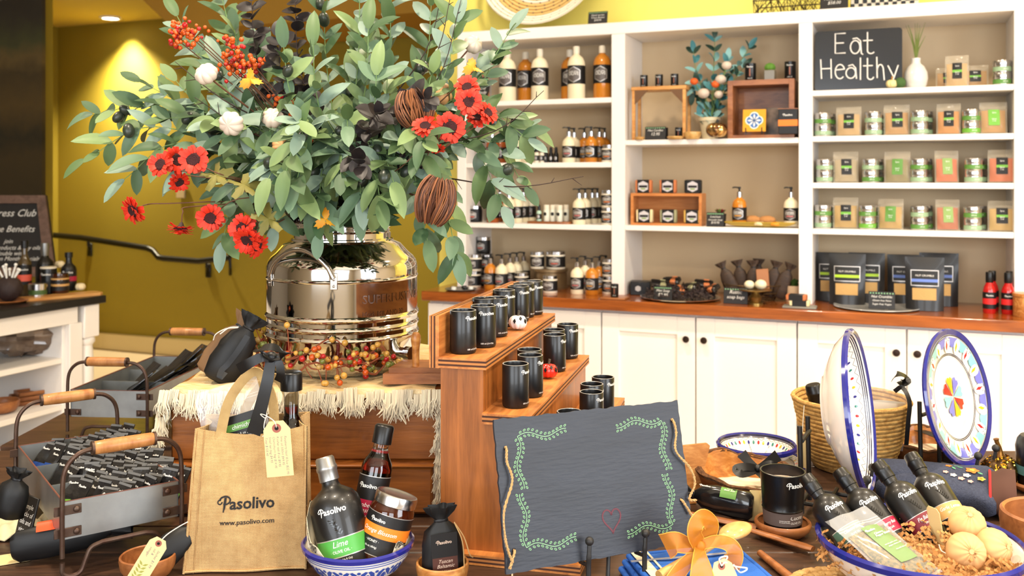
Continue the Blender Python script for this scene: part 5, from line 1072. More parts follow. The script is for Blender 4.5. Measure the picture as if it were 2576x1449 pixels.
# ---------------------------------------------------------------- odds and ends at the left edge of the table
t = sachet('organza_sachet', 'black organza sachet at the corner of the nearer metal caddy', Tr(W(18, 1300, 1.75)) @ Ry(radians(14)), .058, .088, .04, ORGANZA)
t = thing('small_chalk_sign', 'tiny black chalk sign leaning beside the nearer caddy', 'sign', M=Tr(on(52, 1372)) @ Rz(radians(-38)) @ Rx(radians(-14))); mb = MB(); mb.box((0, 0, .045), (.055, .004, .088), .001); mb.build('board', SLATEK, t); mb = MB()
for i, s in enumerate(('Sample', 'packs of', 'oils and', 'vinegar', '$1.99')): mb.add(*flat(chalkline(s, .013), 0, .066 - i * .014, -.0025))
mb.build('chalk_writing', CHALK, t, smooth=0)
t = sachet('organza_sachet', 'long black sachet with an orange band lying before the caddy', Tr(on(30, 1420) + V((0, 0, .030))) @ Rz(radians(14)) @ Ry(radians(84)), .058, .20, .034, ORGANZA); mb = MB(); mb.M = Tr(-.006, 0, 0); mb.grid(lambda u, v: (-.030 * cos((u - .5) * 1.9), (u - .5) * .03, .045 + v * .055), 6, 3, .0006); mb.build('orange_band', mat('orange_red_card', (226, 76, 26), .5), t, smooth=60)
t = thing('paper_card', 'pale green edged paper card under the long sachet', 'card', on(20, 1408), .5); mb = MB(); mb.box((0, 0, .001), (.07, .05, .0012)); mb.build('sheet', PAPER, t)
t = thing('cream_cloth', 'crumpled cream cloth beside the tiny chalk sign', 'cloth', on(45, 1330, .757)); mb = MB(); mb.grid(lambda u, v: ((u - .5) * .14, (v - .5) * .10, .010 + .010 * sin(u * 9) * cos(v * 7) + .005 * sin(u * 23 + v * 17)), 20, 14, .002); mb.build('fabric', mat('cream_cloth', (206, 188, 150), .9), t, smooth=60)
# sachets and wooden pieces lying on the chest
def on_chest(px, py): return on(px, py, CZ + .007)
t = sachet('organza_sachet', 'tall black organza pouch with white cord on the chest beside the jar', Tr(on_chest(545, 958)) @ Ry(radians(30)) @ Rx(radians(-8)) @ Rz(.2), .075, .155, .045, ORGANZA); mb = MB(); mb.tube(spline([(-.02, -.012, .118), (-.04, -.015, .105), (-.052, -.01, .085), (-.05, 0, .07)], 5), .0012, 5); mb.tube(spline([(-.02, -.014, .12), (-.036, -.02, .11), (-.045, -.018, .09)], 5), .0012, 5); mb.build('white_cord', STRING, t)
mb = MB(); mb.ribbon(spline([(.005, -.028, .115), (.004, -.032, .08), (.0, -.033, .045), (-.004, -.036, .03), (.0, -.042, .015), (.004, -.034, .03)], 4), V((.006, 0, 0)), .0008); mb.build('ribbon', SATINB, t, smooth=60)
t = sachet('organza_sachet', 'brownish organza pouch leaning behind the tall black one', Tr(on_chest(510, 950) + V((0, .035, 0))) @ Ry(radians(33)) @ Rx(radians(-10)), .07, .15, .03, mat('brown_organza', (120, 88, 56), .7))
t = thing('olive_wood_board', 'thick olive wood board resting on the chest against the riser', 'board', on_chest(1035, 968) + V((0, .03, 0)), radians(6)); mb = MB(); mb.prism([(-.062, -.02), (.075, -.03), (.075, .07), (-.03, .07)], .0, .022); mb.build('slab', REDWOOD, t); mb = MB(); mb.M = Tr(0, 0, .0005) @ Tr(0, 0, .022) @ Rx(radians(2)); mb.prism([(-.050, -.014), (.072, -.022), (.072, .05), (-.02, .06)], 0, .011); mb.build('upper_slab', REDWOOD, t)
t = thing('wooden_scoop', 'upright wooden scoop handle standing on the olive wood board', 'scoop', W(1046, 930, 2.0)); mb = MB(); mb.lathe([(0, 0), (.008, 0), (.0075, .02), (.008, .045), (.0105, .062), (.0102, .072), (.006, .078), (0, .079)], 16); mb.build('handle', OLIVE, t)
# ================================================================ painted ceramics
YEL = mat('yellow_glaze', (232, 170, 40), .15, coat=.4); RED = mat('red_glaze', (176, 34, 40), .15, coat=.4); TEAL = mat('teal_glaze', (132, 196, 190), .15, coat=.4); LILAC = mat('violet_blue_glaze', (110, 112, 190), .15, coat=.4); DKG = mat('green_glaze', (50, 120, 110), .15, coat=.4)
def inner_surf(prof, off):
    """radius r -> point on the inner face of a lathed dish (prof as (r,z) inner face)"""
    def fn(a, r):
        z = prof[-1][1]
        for (r0, z0), (r1, z1) in zip(prof, prof[1:]):
            if r0 <= r <= r1: z = z0 + (z1 - z0) * (r - r0) / (r1 - r0 + 1e-9); break
        return (r * sin(a), -r * cos(a), z + off)
    return fn
def circ(a, r, ra, rr, n=10): return [(a + ra * cos(q), r + rr * sin(q)) for q in [2 * pi * i / n for i in range(n)]]
def line_ring(t, fn, r, w, m): mb = MB(); mb.add([fn(2 * pi * k / 72, r + s * w) for k in range(72) for s in (-1, 1)], [(2 * k, 2 * ((k + 1) % 72), 2 * ((k + 1) % 72) + 1, 2 * k + 1) for k in range(72)]); mb.build('painted_ring', m, t)
def zigzag(t, fn, r0, r1, n, m, w=.0006):
    mb = MB(); P = [(2 * pi * k / (2 * n), r0 if k % 2 else r1) for k in range(2 * n + 1)]
    for (a0, q0), (a1, q1) in zip(P, P[1:]):
        da = w / r1; mb.add([fn(a0 - da, q0), fn(a0 + da, q0), fn(a1 + da, q1), fn(a1 - da, q1)], [(0, 1, 2, 3)])
    mb.build('painted_zigzag', m, t, smooth=0)
def dots(t, fn, r, n, ra, ms):
    for j, m in enumerate(ms):
        mb = MB()
        for k in range(j, n, len(ms)): decal(mb, fn, circ(2 * pi * k / n, r, ra / r, ra * 1.3))
        mb.build('painted_dots', m, t, smooth=0)
def deep_dish(t, R, h, foot, th=.006):
    out = [(foot, 0), (foot + .003, .004), (R * .62, h * .22), (R * .84, h * .52), (R * .96, h * .84), (R, h)]; bowl(t, out, th, CERAM, 72)
    inn = [(0, th), (foot, th + .001), (R * .62 - th, h * .22 + th * .6), (R * .84 - th, h * .52 + th * .3), (R * .96 - th, h * .84 + .001), (R - th, h + .0005)]; fn = inner_surf(inn, .0012)
    mb = MB(); mb.lathe([(R + .0008, h - .007), (R + .0014, h), (R - .003, h + .0042), (R - th - .001, h + .0012), (R - th - .0008, h - .003)], 72); mb.build('rim_band', COBALT, t)
    for q in (.93, .915, .895): line_ring(t, fn, R * q, .0007, INK)
    zigzag(t, fn, R * .84, R * .88, 40, INK); dots(t, fn, R * .80, 40, .0028, [COBALT, YEL, RED, DKG]); return fn, out
# stacked bowl on plate
c = V(((1903 - CX) / FPX * 2.255, 2.255, .7505)); t = thing('painted_plate', 'painted ceramic plate under the shallow bowl', 'plate', c); Rp = .113
pp = [(.06, 0), (.063, .003), (.085, .008), (Rp, .018)]; bowl(t, pp, .005, CERAM, 64); mb = MB(); mb.lathe([(Rp + .0006, .014), (Rp + .001, .018), (Rp - .003, .0212), (Rp - .007, .018)], 72); mb.build('rim_band', COBALT, t)
fp = inner_surf([(0, .006), (.063, .007), (.085, .0125), (Rp - .004, .0205)], .0016)
for q in (.90, .87, .76): line_ring(t, fp, Rp * q, .0008, INK)
zigzag(t, fp, Rp * .80, Rp * .85, 34, INK); dots(t, fp, Rp * .80, 24, .003, [YEL, TEAL, CORAL])
t = thing('painted_bowl', 'shallow painted bowl with blue rim and dotted interior stacked on a plate', 'bowl', c + V((0, 0, .0115))); fn, out = deep_dish(t, .0925, .044, .036, .005)
for z in (.034, .038): r = interp(out, z); mb = MB(); mb.lathe([(r + .0006, z - .0007), (r + .001, z + .0007)], 72); mb.build('painted_band', INK, t)
mb = MB()
for k in range(9):
    a = 2 * pi * (k + .5) / 9
    for i in range(4):
        for s in (-1, 1): q0 = .040 + i * .006; mb.add([fn(a, q0), fn(a + .01, q0 + .001), fn(a + s * .07, q0 + .0058), fn(a + s * .06, q0 + .006)], [(0, 1, 2, 3)])
    mb.add([fn(a - .008, .034), fn(a + .008, .034), fn(a + .008, .070), fn(a - .008, .070)], [(0, 1, 2, 3)])
mb.build('painted_sprigs', INK, t, smooth=0)
# large bowl standing edge-on
d = V((.885, -.45, .13)).normalized(); Rb = .161; cb = W(2160, 1030, 1.93); axis_low = cb - d * .062
t = thing('painted_bowl', 'large painted serving bowl propped upright on an iron stand', 'bowl', M=aim(axis_low, d, (0, 0, 1))); fn, out = deep_dish(t, Rb, .066, .07, .007); zigzag(t, fn, Rb * .66, Rb * .72, 30, INK)
def stand(lab, c, dd, R, px_balls, zb=.80):
    """iron plate stand: two side frames with ball-tipped hooks"""
    t = thing('plate_stand', lab, 'stand', V((c.x, c.y, .75))); o = V((c.x, c.y, .75)); h = V((dd.x, dd.y, 0)).normalized(); s = V((-h.y, h.x, 0)); low = c - (V((0, 0, 1)) - dd * dd.z).normalized() * R
    for k in (-1, 1):
        w = s * (.045 * k); f = V((low.x, low.y, 0)) + w
        bk = f - h * .085; fr_ = f + h * .034
        mb = MB(); P = lambda p, z: V((p.x, p.y, z)) - o
        mb.tube([P(bk, .754), P(bk + h * -.004, .93)], .0052, 8); mb.tube([P(bk, .7745), P(fr_, .7745)], .0045, 8); mb.tube([P(fr_, .754), P(fr_, low.z - .004), P(fr_ + h * .006, low.z + .034)], [.0048, .005, .0034], 8); mb.sphere(P(fr_ + h * .006, low.z + .038), .0085, 14, 10); mb.build('side_frame', IRON, t)
    for off, z in ((-.085, .7745), (-.085, .90), (-.03, .785)):
        a = V((low.x, low.y, 0)) + h * off; mb = MB(); mb.tube([V((a.x, a.y, z)) + s * .045 - o, V((a.x, a.y, z)) - s * .045 - o], .0045, 8); mb.build('crossbar', IRON, t)
stand('black iron stand holding the large upright bowl', cb - d * .04, d, Rb, None)
# upright plate with the star flower
d2 = V((.64, -.74, .20)).normalized(); R2p = .1495; cp = W(2402, 998, 2.135); pm = aim(cp - d2 * .012, d2, (0, 0, 1)); pm = pm @ Rz(pi / 2)
t = thing('painted_plate', 'round plate with colourful star flower propped upright on an iron stand', 'plate', M=pm)
pp = [(.08, 0), (.083, .003), (.095, .006), (R2p, .020)]; bowl(t, pp, .006, CERAM, 80); mb = MB(); mb.lathe([(R2p - .002, .014), (R2p + .0012, .019), (R2p - .001, .0245), (R2p - .012, .0212)], 80); mb.build('rim_band', COBALT, t)
fp = inner_surf([(0, .007), (.084, .008), (.095, .0105), (R2p - .006, .0218), (R2p, .0235)], .0020)
for q in (.905, .635, .615): line_ring(t, fp, R2p * q, .0009, INK)
ro = R2p
def petals(ms):
    for j, m in enumerate(ms):
        mb = MB(); a = 2 * pi * j / 8 + .2; poly = [(a, .002), (a - .30, ro * .20), (a - .34, ro * .27), (a - .18, ro * .30), (a - .06, ro * .275), (a + .1, ro * .31), (a + .32, ro * .28), (a + .30, ro * .20)]
        decal(mb, fp, poly); mb.build('painted_petal', m, t, smooth=0)
petals([YEL, RED, TEAL, LILAC, YEL, RED, TEAL, LILAC])
for m, sh in ((LILAC, 0), (TEAL, 1)):
    mb = MB()
    for k in range(4):
        a = 2 * pi * (2 * k + sh) / 8; P = [(a - .42, ro * .78), (a - .36, ro * .885), (a, ro * .89), (a + .36, ro * .885), (a + .42, ro * .78), (a + .2, ro * .73), (a, ro * .82), (a - .2, ro * .73)]; decal(mb, fp, P)
    mb.build('painted_field', m, t, smooth=0)
fp2 = lambda a, r: (lambda p: (p[0], p[1], p[2] + .0005))(fp(a, r)); fp3 = lambda a, r: (lambda p: (p[0], p[1], p[2] + .001))(fp(a, r))
mb = MB()
for k in range(16):
    a = 2 * pi * k / 16; decal(mb, fp2, [(a + .11 * cos(q) , ro * .765 + ro * .115 * sin(q)) for q in [2 * pi * i / 12 for i in range(12)]])
for k in range(8): decal(mb, fp2, circ(2 * pi * k / 8, ro * .845, .10, ro * .035))
mb.build('painted_leaf_ground', CERAM, t, smooth=0)
for j, m in enumerate((RED, YEL)):
    mb = MB()
    for k in range(j, 16, 2): a = 2 * pi * k / 16 + .02; decal(mb, fp3, [(a - .015, ro * .68), (a + .035, ro * .74), (a + .02, ro * .83), (a - .03, ro * .77)])
    mb.build('painted_leaf', m, t, smooth=0)
mb = MB()
for k in range(8):
    a = 2 * pi * k / 8
    for s in (-1, 1):
        ring = [(a + s * (.05 + .035 * cos(q)), ro * .845 + ro * .02 * sin(q)) for q in [radians(x) for x in range(0, 300, 30)]]
        for (a0, q0), (a1, q1) in zip(ring, ring[1:]): mb.add([fp3(a0, q0 - .0006), fp3(a0, q0 + .0006), fp3(a1, q1 + .0006), fp3(a1, q1 - .0006)], [(0, 1, 2, 3)])
mb.build('painted_scrolls', INK, t, smooth=0)
stand('black iron stand holding the upright star flower plate', cp, d2, R2p, None)
# ================================================================ rope basket with bottle and pouch
ROPE = mat('seagrass_rope', (206, 166, 98), .9, var=(90, (170, 124, 62), (1, 1, 1), 1.5), bump=(260, .7))
c = V(((2140 - CX) / FPX * 2.262, 2.262, .7505)); t = thing('rope_basket', 'coiled seagrass rope basket behind the large bowl', 'basket', c); n = 17
for k in range(n):
    q = k / (n - 1); r = .082 + .052 * q ** .8 + .003 * sin(q * 5); z = .006 + q * .156; mb = MB()
    mb.lathe([(r + .0058 * cos(a), z + .0054 * sin(a)) for a in [2 * pi * i / 8 for i in range(9)]], 48, wob=lambda a, zz: 1 + .006 * sin(a * 37 + k * 2)); mb.build('rope_coil', ROPE, t)
mb = MB(); mb.lathe([(0, .003), (.084, .003), (.084, .008), (0, .008)], 40); mb.build('basket_floor', ROPE, t)
CRINK = mat('kraft_crinkle', (196, 146, 88), .85, var=(40, (168, 116, 62), (1, 1, 1), 1))
t = thing('olive_oil_bottle', 'black bottle neck rising from the rope basket', 'bottle', M=Tr(c + V((-.045, -.01, .015))) @ Ry(radians(-15))); oil_bottle(t, 1.0, None, [], BLACKP, .0165, sprig=False)
t = thing('salt_pouch', 'clear pouch of white salt standing in the rope basket', 'pouch', V((c.x + .062, c.y - .035, .80)), .1); WHS = mat('white_salt', (232, 226, 214), .8); pouch(t, Rx(radians(4)) @ Ry(radians(5)), .098, .178, .04, .62, WHS, [])
t = thing('satin_ribbon', 'black satin ribbon curling over the rope basket rim', 'ribbon', (0, 0, 0))
rib([W(2245, 955, 2.2), W(2258, 940, 2.19), W(2275, 945, 2.19), W(2278, 960, 2.19), W(2262, 968, 2.19)], .012, nrm_=V((0, -.3, 1))); rib([W(2250, 985, 2.16), W(2270, 975, 2.15), W(2288, 1010, 2.13), W(2285, 1060, 2.13), W(2280, 1120, 2.14)], .005)
t = thing('paper_tag', 'cream paper tag dangling from the rope basket', 'tag', (0, 0, 0)); q = W(2018, 1095, 2.11); tag_card(t, q, (.8, -.6, 0), (-.22, 0, 1), .026, .075, None, m=PAPER); mb = MB(); mb.tube([q, W(2020, 1060, 2.12), W(2023, 1020, 2.13)], .0008, 5); mb.build('string', STRING, t)
random.seed(41)
# ================================================================ live-edge wooden candle bowls
BARK = mat('rough_bark', (112, 74, 42), .95, var=(120, (70, 44, 26), (1, 1, 1), 1.5), bump=(160, 1.0))
def log_bowl(lab, c, rz, L, Wd, h, tilt=0.0, hi=1.0):
    t = thing('live_edge_bowl', lab, 'candle bowl', M=Tr(c) @ Rz(rz) @ Ry(tilt))
    def rad(a): return 1 / sqrt((cos(a) / (L / 2)) ** 2 + (sin(a) / (Wd / 2)) ** 2) * (1 + .03 * sin(a * 5) + .02 * sin(a * 11))
    def rimz(a): return h * (1 + .30 * sin(a) + .04 * sin(a * 3 + .6) + .03 * sin(a * 7)) * (1 + (hi - 1) * .5 * max(0, -cos(a)))
    prof = [(0, 0, .0), (.5, 0, .0), (.75, .22, 0), (.92, .6, 0), (1.0, .97, 0), (1.0, 1.0, 0)]
    vs = []; fs = []; n = 44
    for r, z, _ in prof:
        for k in range(n): a = 2 * pi * k / n; q = rad(a) * max(r, .001); vs.append((q * cos(a), q * sin(a), rimz(a) * z))
    for i in range(len(prof) - 1):
        for k in range(n): fs.append((i * n + k, i * n + (k + 1) % n, (i + 1) * n + (k + 1) % n, (i + 1) * n + k))
    mb = MB(); mb.add(vs, fs); mb.build('outer_shell', REDWOOD, t)
    mb = MB(); vs = []; fs = []; pr = [(1.0, .985, 1.02), (.90, 1.0, 1.0)]
    for r, z, _ in [(1.015, .88, 0), (1.03, .97, 0), (.97, 1.03, 0), (.90, 1.0, 0), (.89, .95, 0)]:
        for k in range(n): a = 2 * pi * k / n; j = 1 + random.uniform(-.018, .018); q = rad(a) * r * j; vs.append((q * cos(a), q * sin(a), rimz(a) * z * (1 + random.uniform(-.02, .02))))
    for i in range(4):
        for k in range(n): fs.append((i * n + k, i * n + (k + 1) % n, (i + 1) * n + (k + 1) % n, (i + 1) * n + k))
    mb.add(vs, fs); mb.build('bark_rim', BARK, t, smooth=25)
    mb = MB(); vs = []; fs = []
    for r, z in ((.90, .99), (.78, .6), (.6, .35), (.01, .33)):
        for k in range(n): a = 2 * pi * k / n; q = rad(a) * r; vs.append((q * cos(a), q * sin(a), rimz(a) * z if r > .7 else h * z))
    for i in range(3):
        for k in range(n): fs.append((i * n + k, i * n + (k + 1) % n, (i + 1) * n + (k + 1) % n, (i + 1) * n + k))
    mb.add(vs, fs); mb.build('carved_hollow', OLIVE, t)
    mb = MB(); mb.add([(rad(2 * pi * k / n) * .76 * cos(2 * pi * k / n), rad(2 * pi * k / n) * .76 * sin(2 * pi * k / n), h * .58) for k in range(n)] + [(0, 0, h * .585)], [(k, (k + 1) % n, n) for k in range(n)]); mb.build('wax', WAX, t)
    return t
c = on(1895, 1292) + V((-.004, .072, 0)); t = log_bowl('live-edge olive wood bowl candle tied with a black ribbon', c, radians(-4), .205, .135, .066, 0, 1.45)
tb = thing('satin_ribbon', 'black satin ribbon bow tied round the live-edge candle bowl', 'ribbon', (0, 0, 0)); t_old = t; t = tb
def lb2(x, y, z): return c + V((x, y, z))
rib([lb2(.036, -.070, .012), lb2(.036, -.075, .045), lb2(.034, -.068, .069), lb2(.030, -.03, .072), lb2(.026, 0, .072)], .0135, nrm_=V((0, -1, 0)) + V((0, 0, .8)))
k1 = lb2(.026, -.022, .076)
rib([k1, lb2(.0, -.03, .083), lb2(-.022, -.035, .080), lb2(-.012, -.042, .072), k1], .0085, nrm_=V((0, -.8, .6))); rib([k1, lb2(.05, -.03, .088), lb2(.062, -.03, .080), lb2(.05, -.036, .074), k1], .0085, nrm_=V((0, -.8, .6)))
rib([k1, lb2(.008, -.012, .090), lb2(-.004, -.006, .104)], (.006, .012), nrm_=V((.2, -1, .2))); rib([k1, lb2(.05, -.012, .086), lb2(.075, .0, .098)], (.006, .012), nrm_=V((.1, -1, .4)))
mb = MB(); mb.sphere(k1, .009, 10, 8); mb.build('knot', SATINB, t)
c = on(2352, 1185) + V((0, .06, 0)); t = log_bowl('second live-edge wooden candle bowl behind the upright plate', c, radians(10), .19, .12, .062, 0, 1.2)
mb = MB(); mb.ribbon(spline([(.02, -.062, .01), (.02, -.066, .045), (.02, -.05, .068), (.02, 0, .070), (.02, .05, .066)], 4), V((.014, 0, 0)), .001); mb.build('ribbon', SATINB, t, smooth=60)
# upright olive wood board behind the slate
t = thing('olive_wood_board', 'pale olive wood board standing behind the slate', 'board', M=Tr(on(1722, 1268)) @ Rz(radians(8)) @ Rx(radians(-6))); mb = MB(); mb.M = Rx(pi / 2); mb.prism([(-.05, 0), (.026, 0), (.060, .117), (.055, .122), (-.05, .116)], -.012, 0); mb.M = None; mb.build('slab', OLIVE, t)
# sachet with green label
t = sachet('organza_sachet', 'shiny black sachet with green label lying before the live-edge bowl', Tr(on(1898, 1318) + V((0, .01, .030))) @ Rz(radians(-24)) @ Ry(radians(-86)), .058, .148, .034, mat('shiny_black_wrap', (24, 23, 24), .18, coat=.4))
mb = MB(); mb.M = Tr(0, 0, 0); mb.grid(lambda u, v: (.0285 * cos((u - .5) * 1.3 - .4), .021 * sin((u - .5) * 1.3 - .4) * 1.0 - .003, .032 + v * .032), 6, 3, .0006); mb.build('label', GREENL, t, smooth=60)
mb = MB()
for s, a, z in ((brand(.0065), -.45, .095), (tx('Bath Salt', .006, .3), -.45, .047), (tx('herb', .006, .3), -.25, .047)): v_, f_ = s; mb.add([(.0292 * cos(a + y / .026), .0215 * sin(a + y / .026) - .004, z - x) for x, y in v_], f_)
mb.build('lettering', WHITEP, t, smooth=0)
# ================================================================ large candle on a wooden coaster
c = V(((1969 - CX) / FPX * 1.835, 1.835, .7505)); wood_bowl('wooden_coaster', 'round olive wood coaster bowl under the big candle', c, .0535, .024, REDWOOD, .006, .7)
t = thing('large_candle', 'big black candle glass with grey band on a wooden coaster', 'candle', c + V((0, 0, .0075)), .12); r0, r1, hc_ = .0345, .0430, .114
rr = lambda z: r0 + (r1 - r0) * z / hc_
mb = MB(); mb.lathe([(0, 0), (r0 * .9, 0), (r0, .003)] + [(rr(z / 100), z / 100) for z in (1, 3, 4.2)] + [(rr(.0435) + .0016, .0445), (rr(.046), .047)] + [(rr(z / 100), z / 100) for z in (6, 8, 10)] + [(r1, hc_ - .001), (r1 - .001, hc_), (r1 - .003, hc_ - .001), (r1 - .0045, .085), (0, .085)], 56); mb.build('glass', BLACKM, t)
mb = MB(); mb.lathe([(r1 - .0028, hc_ + .0002), (r1 - .0015, hc_ + .0006), (r1 - .0004, hc_)], 56); mb.build('rim', mat('olive_black_rim', (70, 68, 50), .3), t)
mb = MB(); mb.lathe([(0, .093), (r1 - .0046, .093)], 40); mb.build('wax', mat('pink_wax', (226, 196, 178), .5), t); mb = MB(); mb.box((.008, 0, .097), (.006, .0015, .010), .0007); mb.build('wick', WICK, t)
mb = MB(); mb.lathe([(rr(.017) + .0004, .017), (rr(.042) + .0004, .042)], 56); bnd = mb.build('label_band', mat('taupe_band', (96, 84, 80), .5), t)
mb = MB()
for T, z, a in ((brand(.0125), .092, .33), (tx('Cucina', .0105, .35), .0305, .35), (tx('· OLIVE OIL ·', .0056), .0222, .35), (tx('HANDCRAFTED', .0028), .0275, -.3), (tx('IN CALIFORNIA', .0028), .0245, -.3), (tx('500 ml (16.9 Oz)', .0040), .009, .5)): mb.add(*wrap(T, rr(z) + .0008, z, a))
mb.build('lettering', WHITEP, t, smooth=0)
t = thing('paper_tag', 'two small cream leaflet tags beside the big candle', 'tag', on(1905, 1310) + V((0, .0, 0)));
for k, (x, rz) in enumerate(((-.002, .1), (.010, .25))):
    mb = MB(); mb.M = Tr(x, -k * .004, .0) @ Rz(rz) @ Ry(radians(4 + 10 * k)) @ Rx(-.12); mb.box((0, 0, .030), (.030, .0006, .058)); cd = mb.build('leaflet', PAPER, t); 
mb.M = Tr(.010, -.0048, 0) @ Rz(.25) @ Ry(radians(14)) @ Rx(-.12); m2 = MB(); m2.M = mb.M; m2.add(*flat(tx('EARTHY', .006, 0, .01), .001, .035, -.0006)); m2.add(*flat(tx('olive wood', .004), .001, .025, -.0006)); m2.build('lettering', mat('dull_red_print', (150, 50, 40), .7), t, smooth=0)
# ================================================================ towel, spoon and gold bow
TOW = mat('blue_linen', (34, 92, 178), .85, bump=(500, .3)); TOWC = mat('cream_linen', (226, 214, 182), .85)
tc_ = V(((1745 - CX) / FPX * 1.60, 1.60, .7505)); ta = radians(12); t = thing('tea_towel', 'folded blue tea towel with cream stripes under the gold bow', 'towel', tc_, ta)
for i, (dx, dy, sx, sy) in enumerate(((0, 0, .205, .15), (.004, .002, .20, .146), (.008, .0, .196, .142))):
    z0 = .001 + i * .0115
    def tw(u, v, s): x = (u - .5) * sx + dx; y = (v - .5) * sy + dy; e = min(u, 1 - u, v, 1 - v); return (x, y, z0 + (.0105 if s else .0004) - (.004 if e == 0 and s else 0) + .0012 * sin(x * 90 + y * 40) * (1 if s else 0))
    mb = MB(); mb.grid(lambda u, v: tw(u, v, 1), 20, 16); mb.grid(lambda u, v: tw(1 - u, v, 0), 20, 16)
    e = .0052; 
    for a, b_ in (((0, 0), (1, 0)), ((1, 0), (1, 1)), ((1, 1), (0, 1)), ((0, 1), (0, 0))): mb.tube([((a[0] + (b_[0] - a[0]) * k / 10 - .5) * sx + dx, (a[1] + (b_[1] - a[1]) * k / 10 - .5) * sy + dy, z0 + .0055) for k in range(11)], e, 8)
    mb.build('fold', TOW, t, smooth=60)
mb = MB()
for x0, x1 in ((-.088, -.070), (-.062, -.058)): mb.grid(lambda u, v: (x0 + (x1 - x0) * u, -.079 + .16 * v, .0375 + (-.010 if v < .05 else 0)), 2, 12, .0006)
mb.build('cream_stripe', TOWC, t, smooth=60)
mb = MB(); mb.box((.0, .03, .0372), (.20, .006, .001)); mb.build('grey_binding', mat('grey_tape', (140, 140, 148), .7), t)
# wooden spoon
sp = thing('wooden_spoon', 'olive wood spoon tied on the blue towel with its bowl towards the candle', 'spoon', M=Tr(W(1850, 1335, 1.63)) @ Rz(radians(38)) @ Ry(radians(-7)))
mb = MB(); mb.sphere((0, 0, 0), .033, 28, 12, (1.05, .70, .30)); mb.build('spoon_head', OLIVE2, sp)
mb = MB(); mb.tube([(-.030, 0, 0), (-.06, 0, -.002), (-.10, .0, -.004), (-.19, .0, -.006)], [.0075, .007, .0075, .0085], 12); mb.build('handle', OLIVE2, sp)
GOLD = mat('gold_organza', (204, 128, 34), .5, alpha=.6); GOLD.node_tree.nodes['Principled BSDF'].inputs['Transmission Weight'].default_value = 0.0
t = thing('gold_bow', 'gold organza ribbon bow tied round spoon and blue towel', 'bow', (0, 0, 0)); kb_ = W(1760, 1372, 1.545)
rib([kb_, W(1730, 1372, 1.53), W(1700, 1365, 1.52), W(1672, 1375, 1.53)], (.008, .020), 'ribbon_tail', GOLD, nrm_=V((0, -1, .3)))
rib([kb_, W(1748, 1345, 1.52), W(1752, 1318, 1.52), W(1770, 1302, 1.53), W(1790, 1322, 1.545), W(1778, 1352, 1.55), kb_], .013, 'ribbon_loop', GOLD, nrm_=V((.3, -1, .2)))
rib([kb_, W(1800, 1362, 1.54), W(1835, 1370, 1.53), W(1848, 1395, 1.53), W(1835, 1425, 1.53)], (.007, .016), 'ribbon_loop', GOLD, nrm_=V((.1, -1, .5)))
rib([kb_, W(1762, 1400, 1.52), W(1765, 1430, 1.50), W(1768, 1475, 1.48)], (.007, .021), 'ribbon_tail', GOLD)
rib([kb_, W(1742, 1400, 1.53), W(1715, 1430, 1.52), W(1690, 1470, 1.5)], (.007, .014), 'ribbon_tail', GOLD)
mb = MB(); mb.sphere(kb_ + V((0, -.004, 0)), .0085, 12, 8, (1, .8, 1.1)); mb.build('knot', GOLD, t)
t = thing('price_tag', 'small manila tag tied to the gold bow and blue towel', 'tag', (0, 0, 0)); q = W(1815, 1424, 1.50); tag_card(t, q, (.9, .1, .35), (.3, .2, 1), .034, .055, None); mb = MB(); mb.tube(spline([q, W(1825, 1415, 1.50), W(1850, 1425, 1.51), W(1880, 1430, 1.52), W(1862, 1440, 1.51), W(1845, 1420, 1.51)], 5), .0012, 5); mb.tube(spline([q, W(1810, 1405, 1.5), W(1830, 1400, 1.51), W(1820, 1418, 1.5)], 5), .0012, 5); mb.build('string', STRING, t)
# other wooden utensils and the braided trivet
def stick(lab, a, b_, r, fl=.55, nm='wooden_utensil'):
    t = thing(nm, lab, 'utensil', a); d_ = b_ - a; mb = MB(); n = 8; mb.tube([d_ * (k / n) for k in range(n + 1)], [r * (.75 + .25 * (k / n)) for k in range(n)] + [r * .8], 12, flat=fl); mb.build('handle', REDWOOD, t); return t
stick('wooden spatula handle pointing from the coaster towards the trivet', on(1890, 1350) + V((0, 0, .012)), on(2045, 1398) + V((0, 0, .012)), .0105); stick('wooden utensil handle beside the blue towel lying towards the edge', on(1912, 1402) + V((0, 0, .008)), on(2000, 1475) + V((0, 0, .008)), .0085, .9)
stick('reddish wooden spatula lying under the black sachet', on(1720, 1300) + V((0, 0, .008)), on(1905, 1335) + V((0, 0, .006)), .014, .4)
STRAW = mat('braided_straw', (204, 164, 104), .8, var=(70, (178, 132, 74), (1, 4, 1), 1.2), bump=(300, .5))
t = thing('braided_trivet', 'round braided straw trivet beside the gift bowl', 'trivet', V(((2115 - CX) / FPX * 1.56, 1.56, .7505)))
for ring_r, cnt in ((.078, 20), (.060, 16), (.042, 11), (.024, 7)):
    for k in range(cnt):
        for s in (0, 1):
            a = 2 * pi * (k + .5 * s) / cnt; mb_key = (ring_r, s); mb = MB(); dr = .0055 * (1 if s else -1)
            mb.tube([((ring_r + dr * cos(pi * q)) * cos(a + (q - .5) * 1.7 * 2 * pi / cnt), (ring_r + dr * cos(pi * q)) * sin(a + (q - .5) * 1.7 * 2 * pi / cnt), .007 + .005 * sin(pi * q)) for q in (0, .25, .5, .75, 1)], [.003, .0065, .0078, .0065, .003], 6, flat=.55); mb.build('braid_strand', STRAW, t, smooth=60)
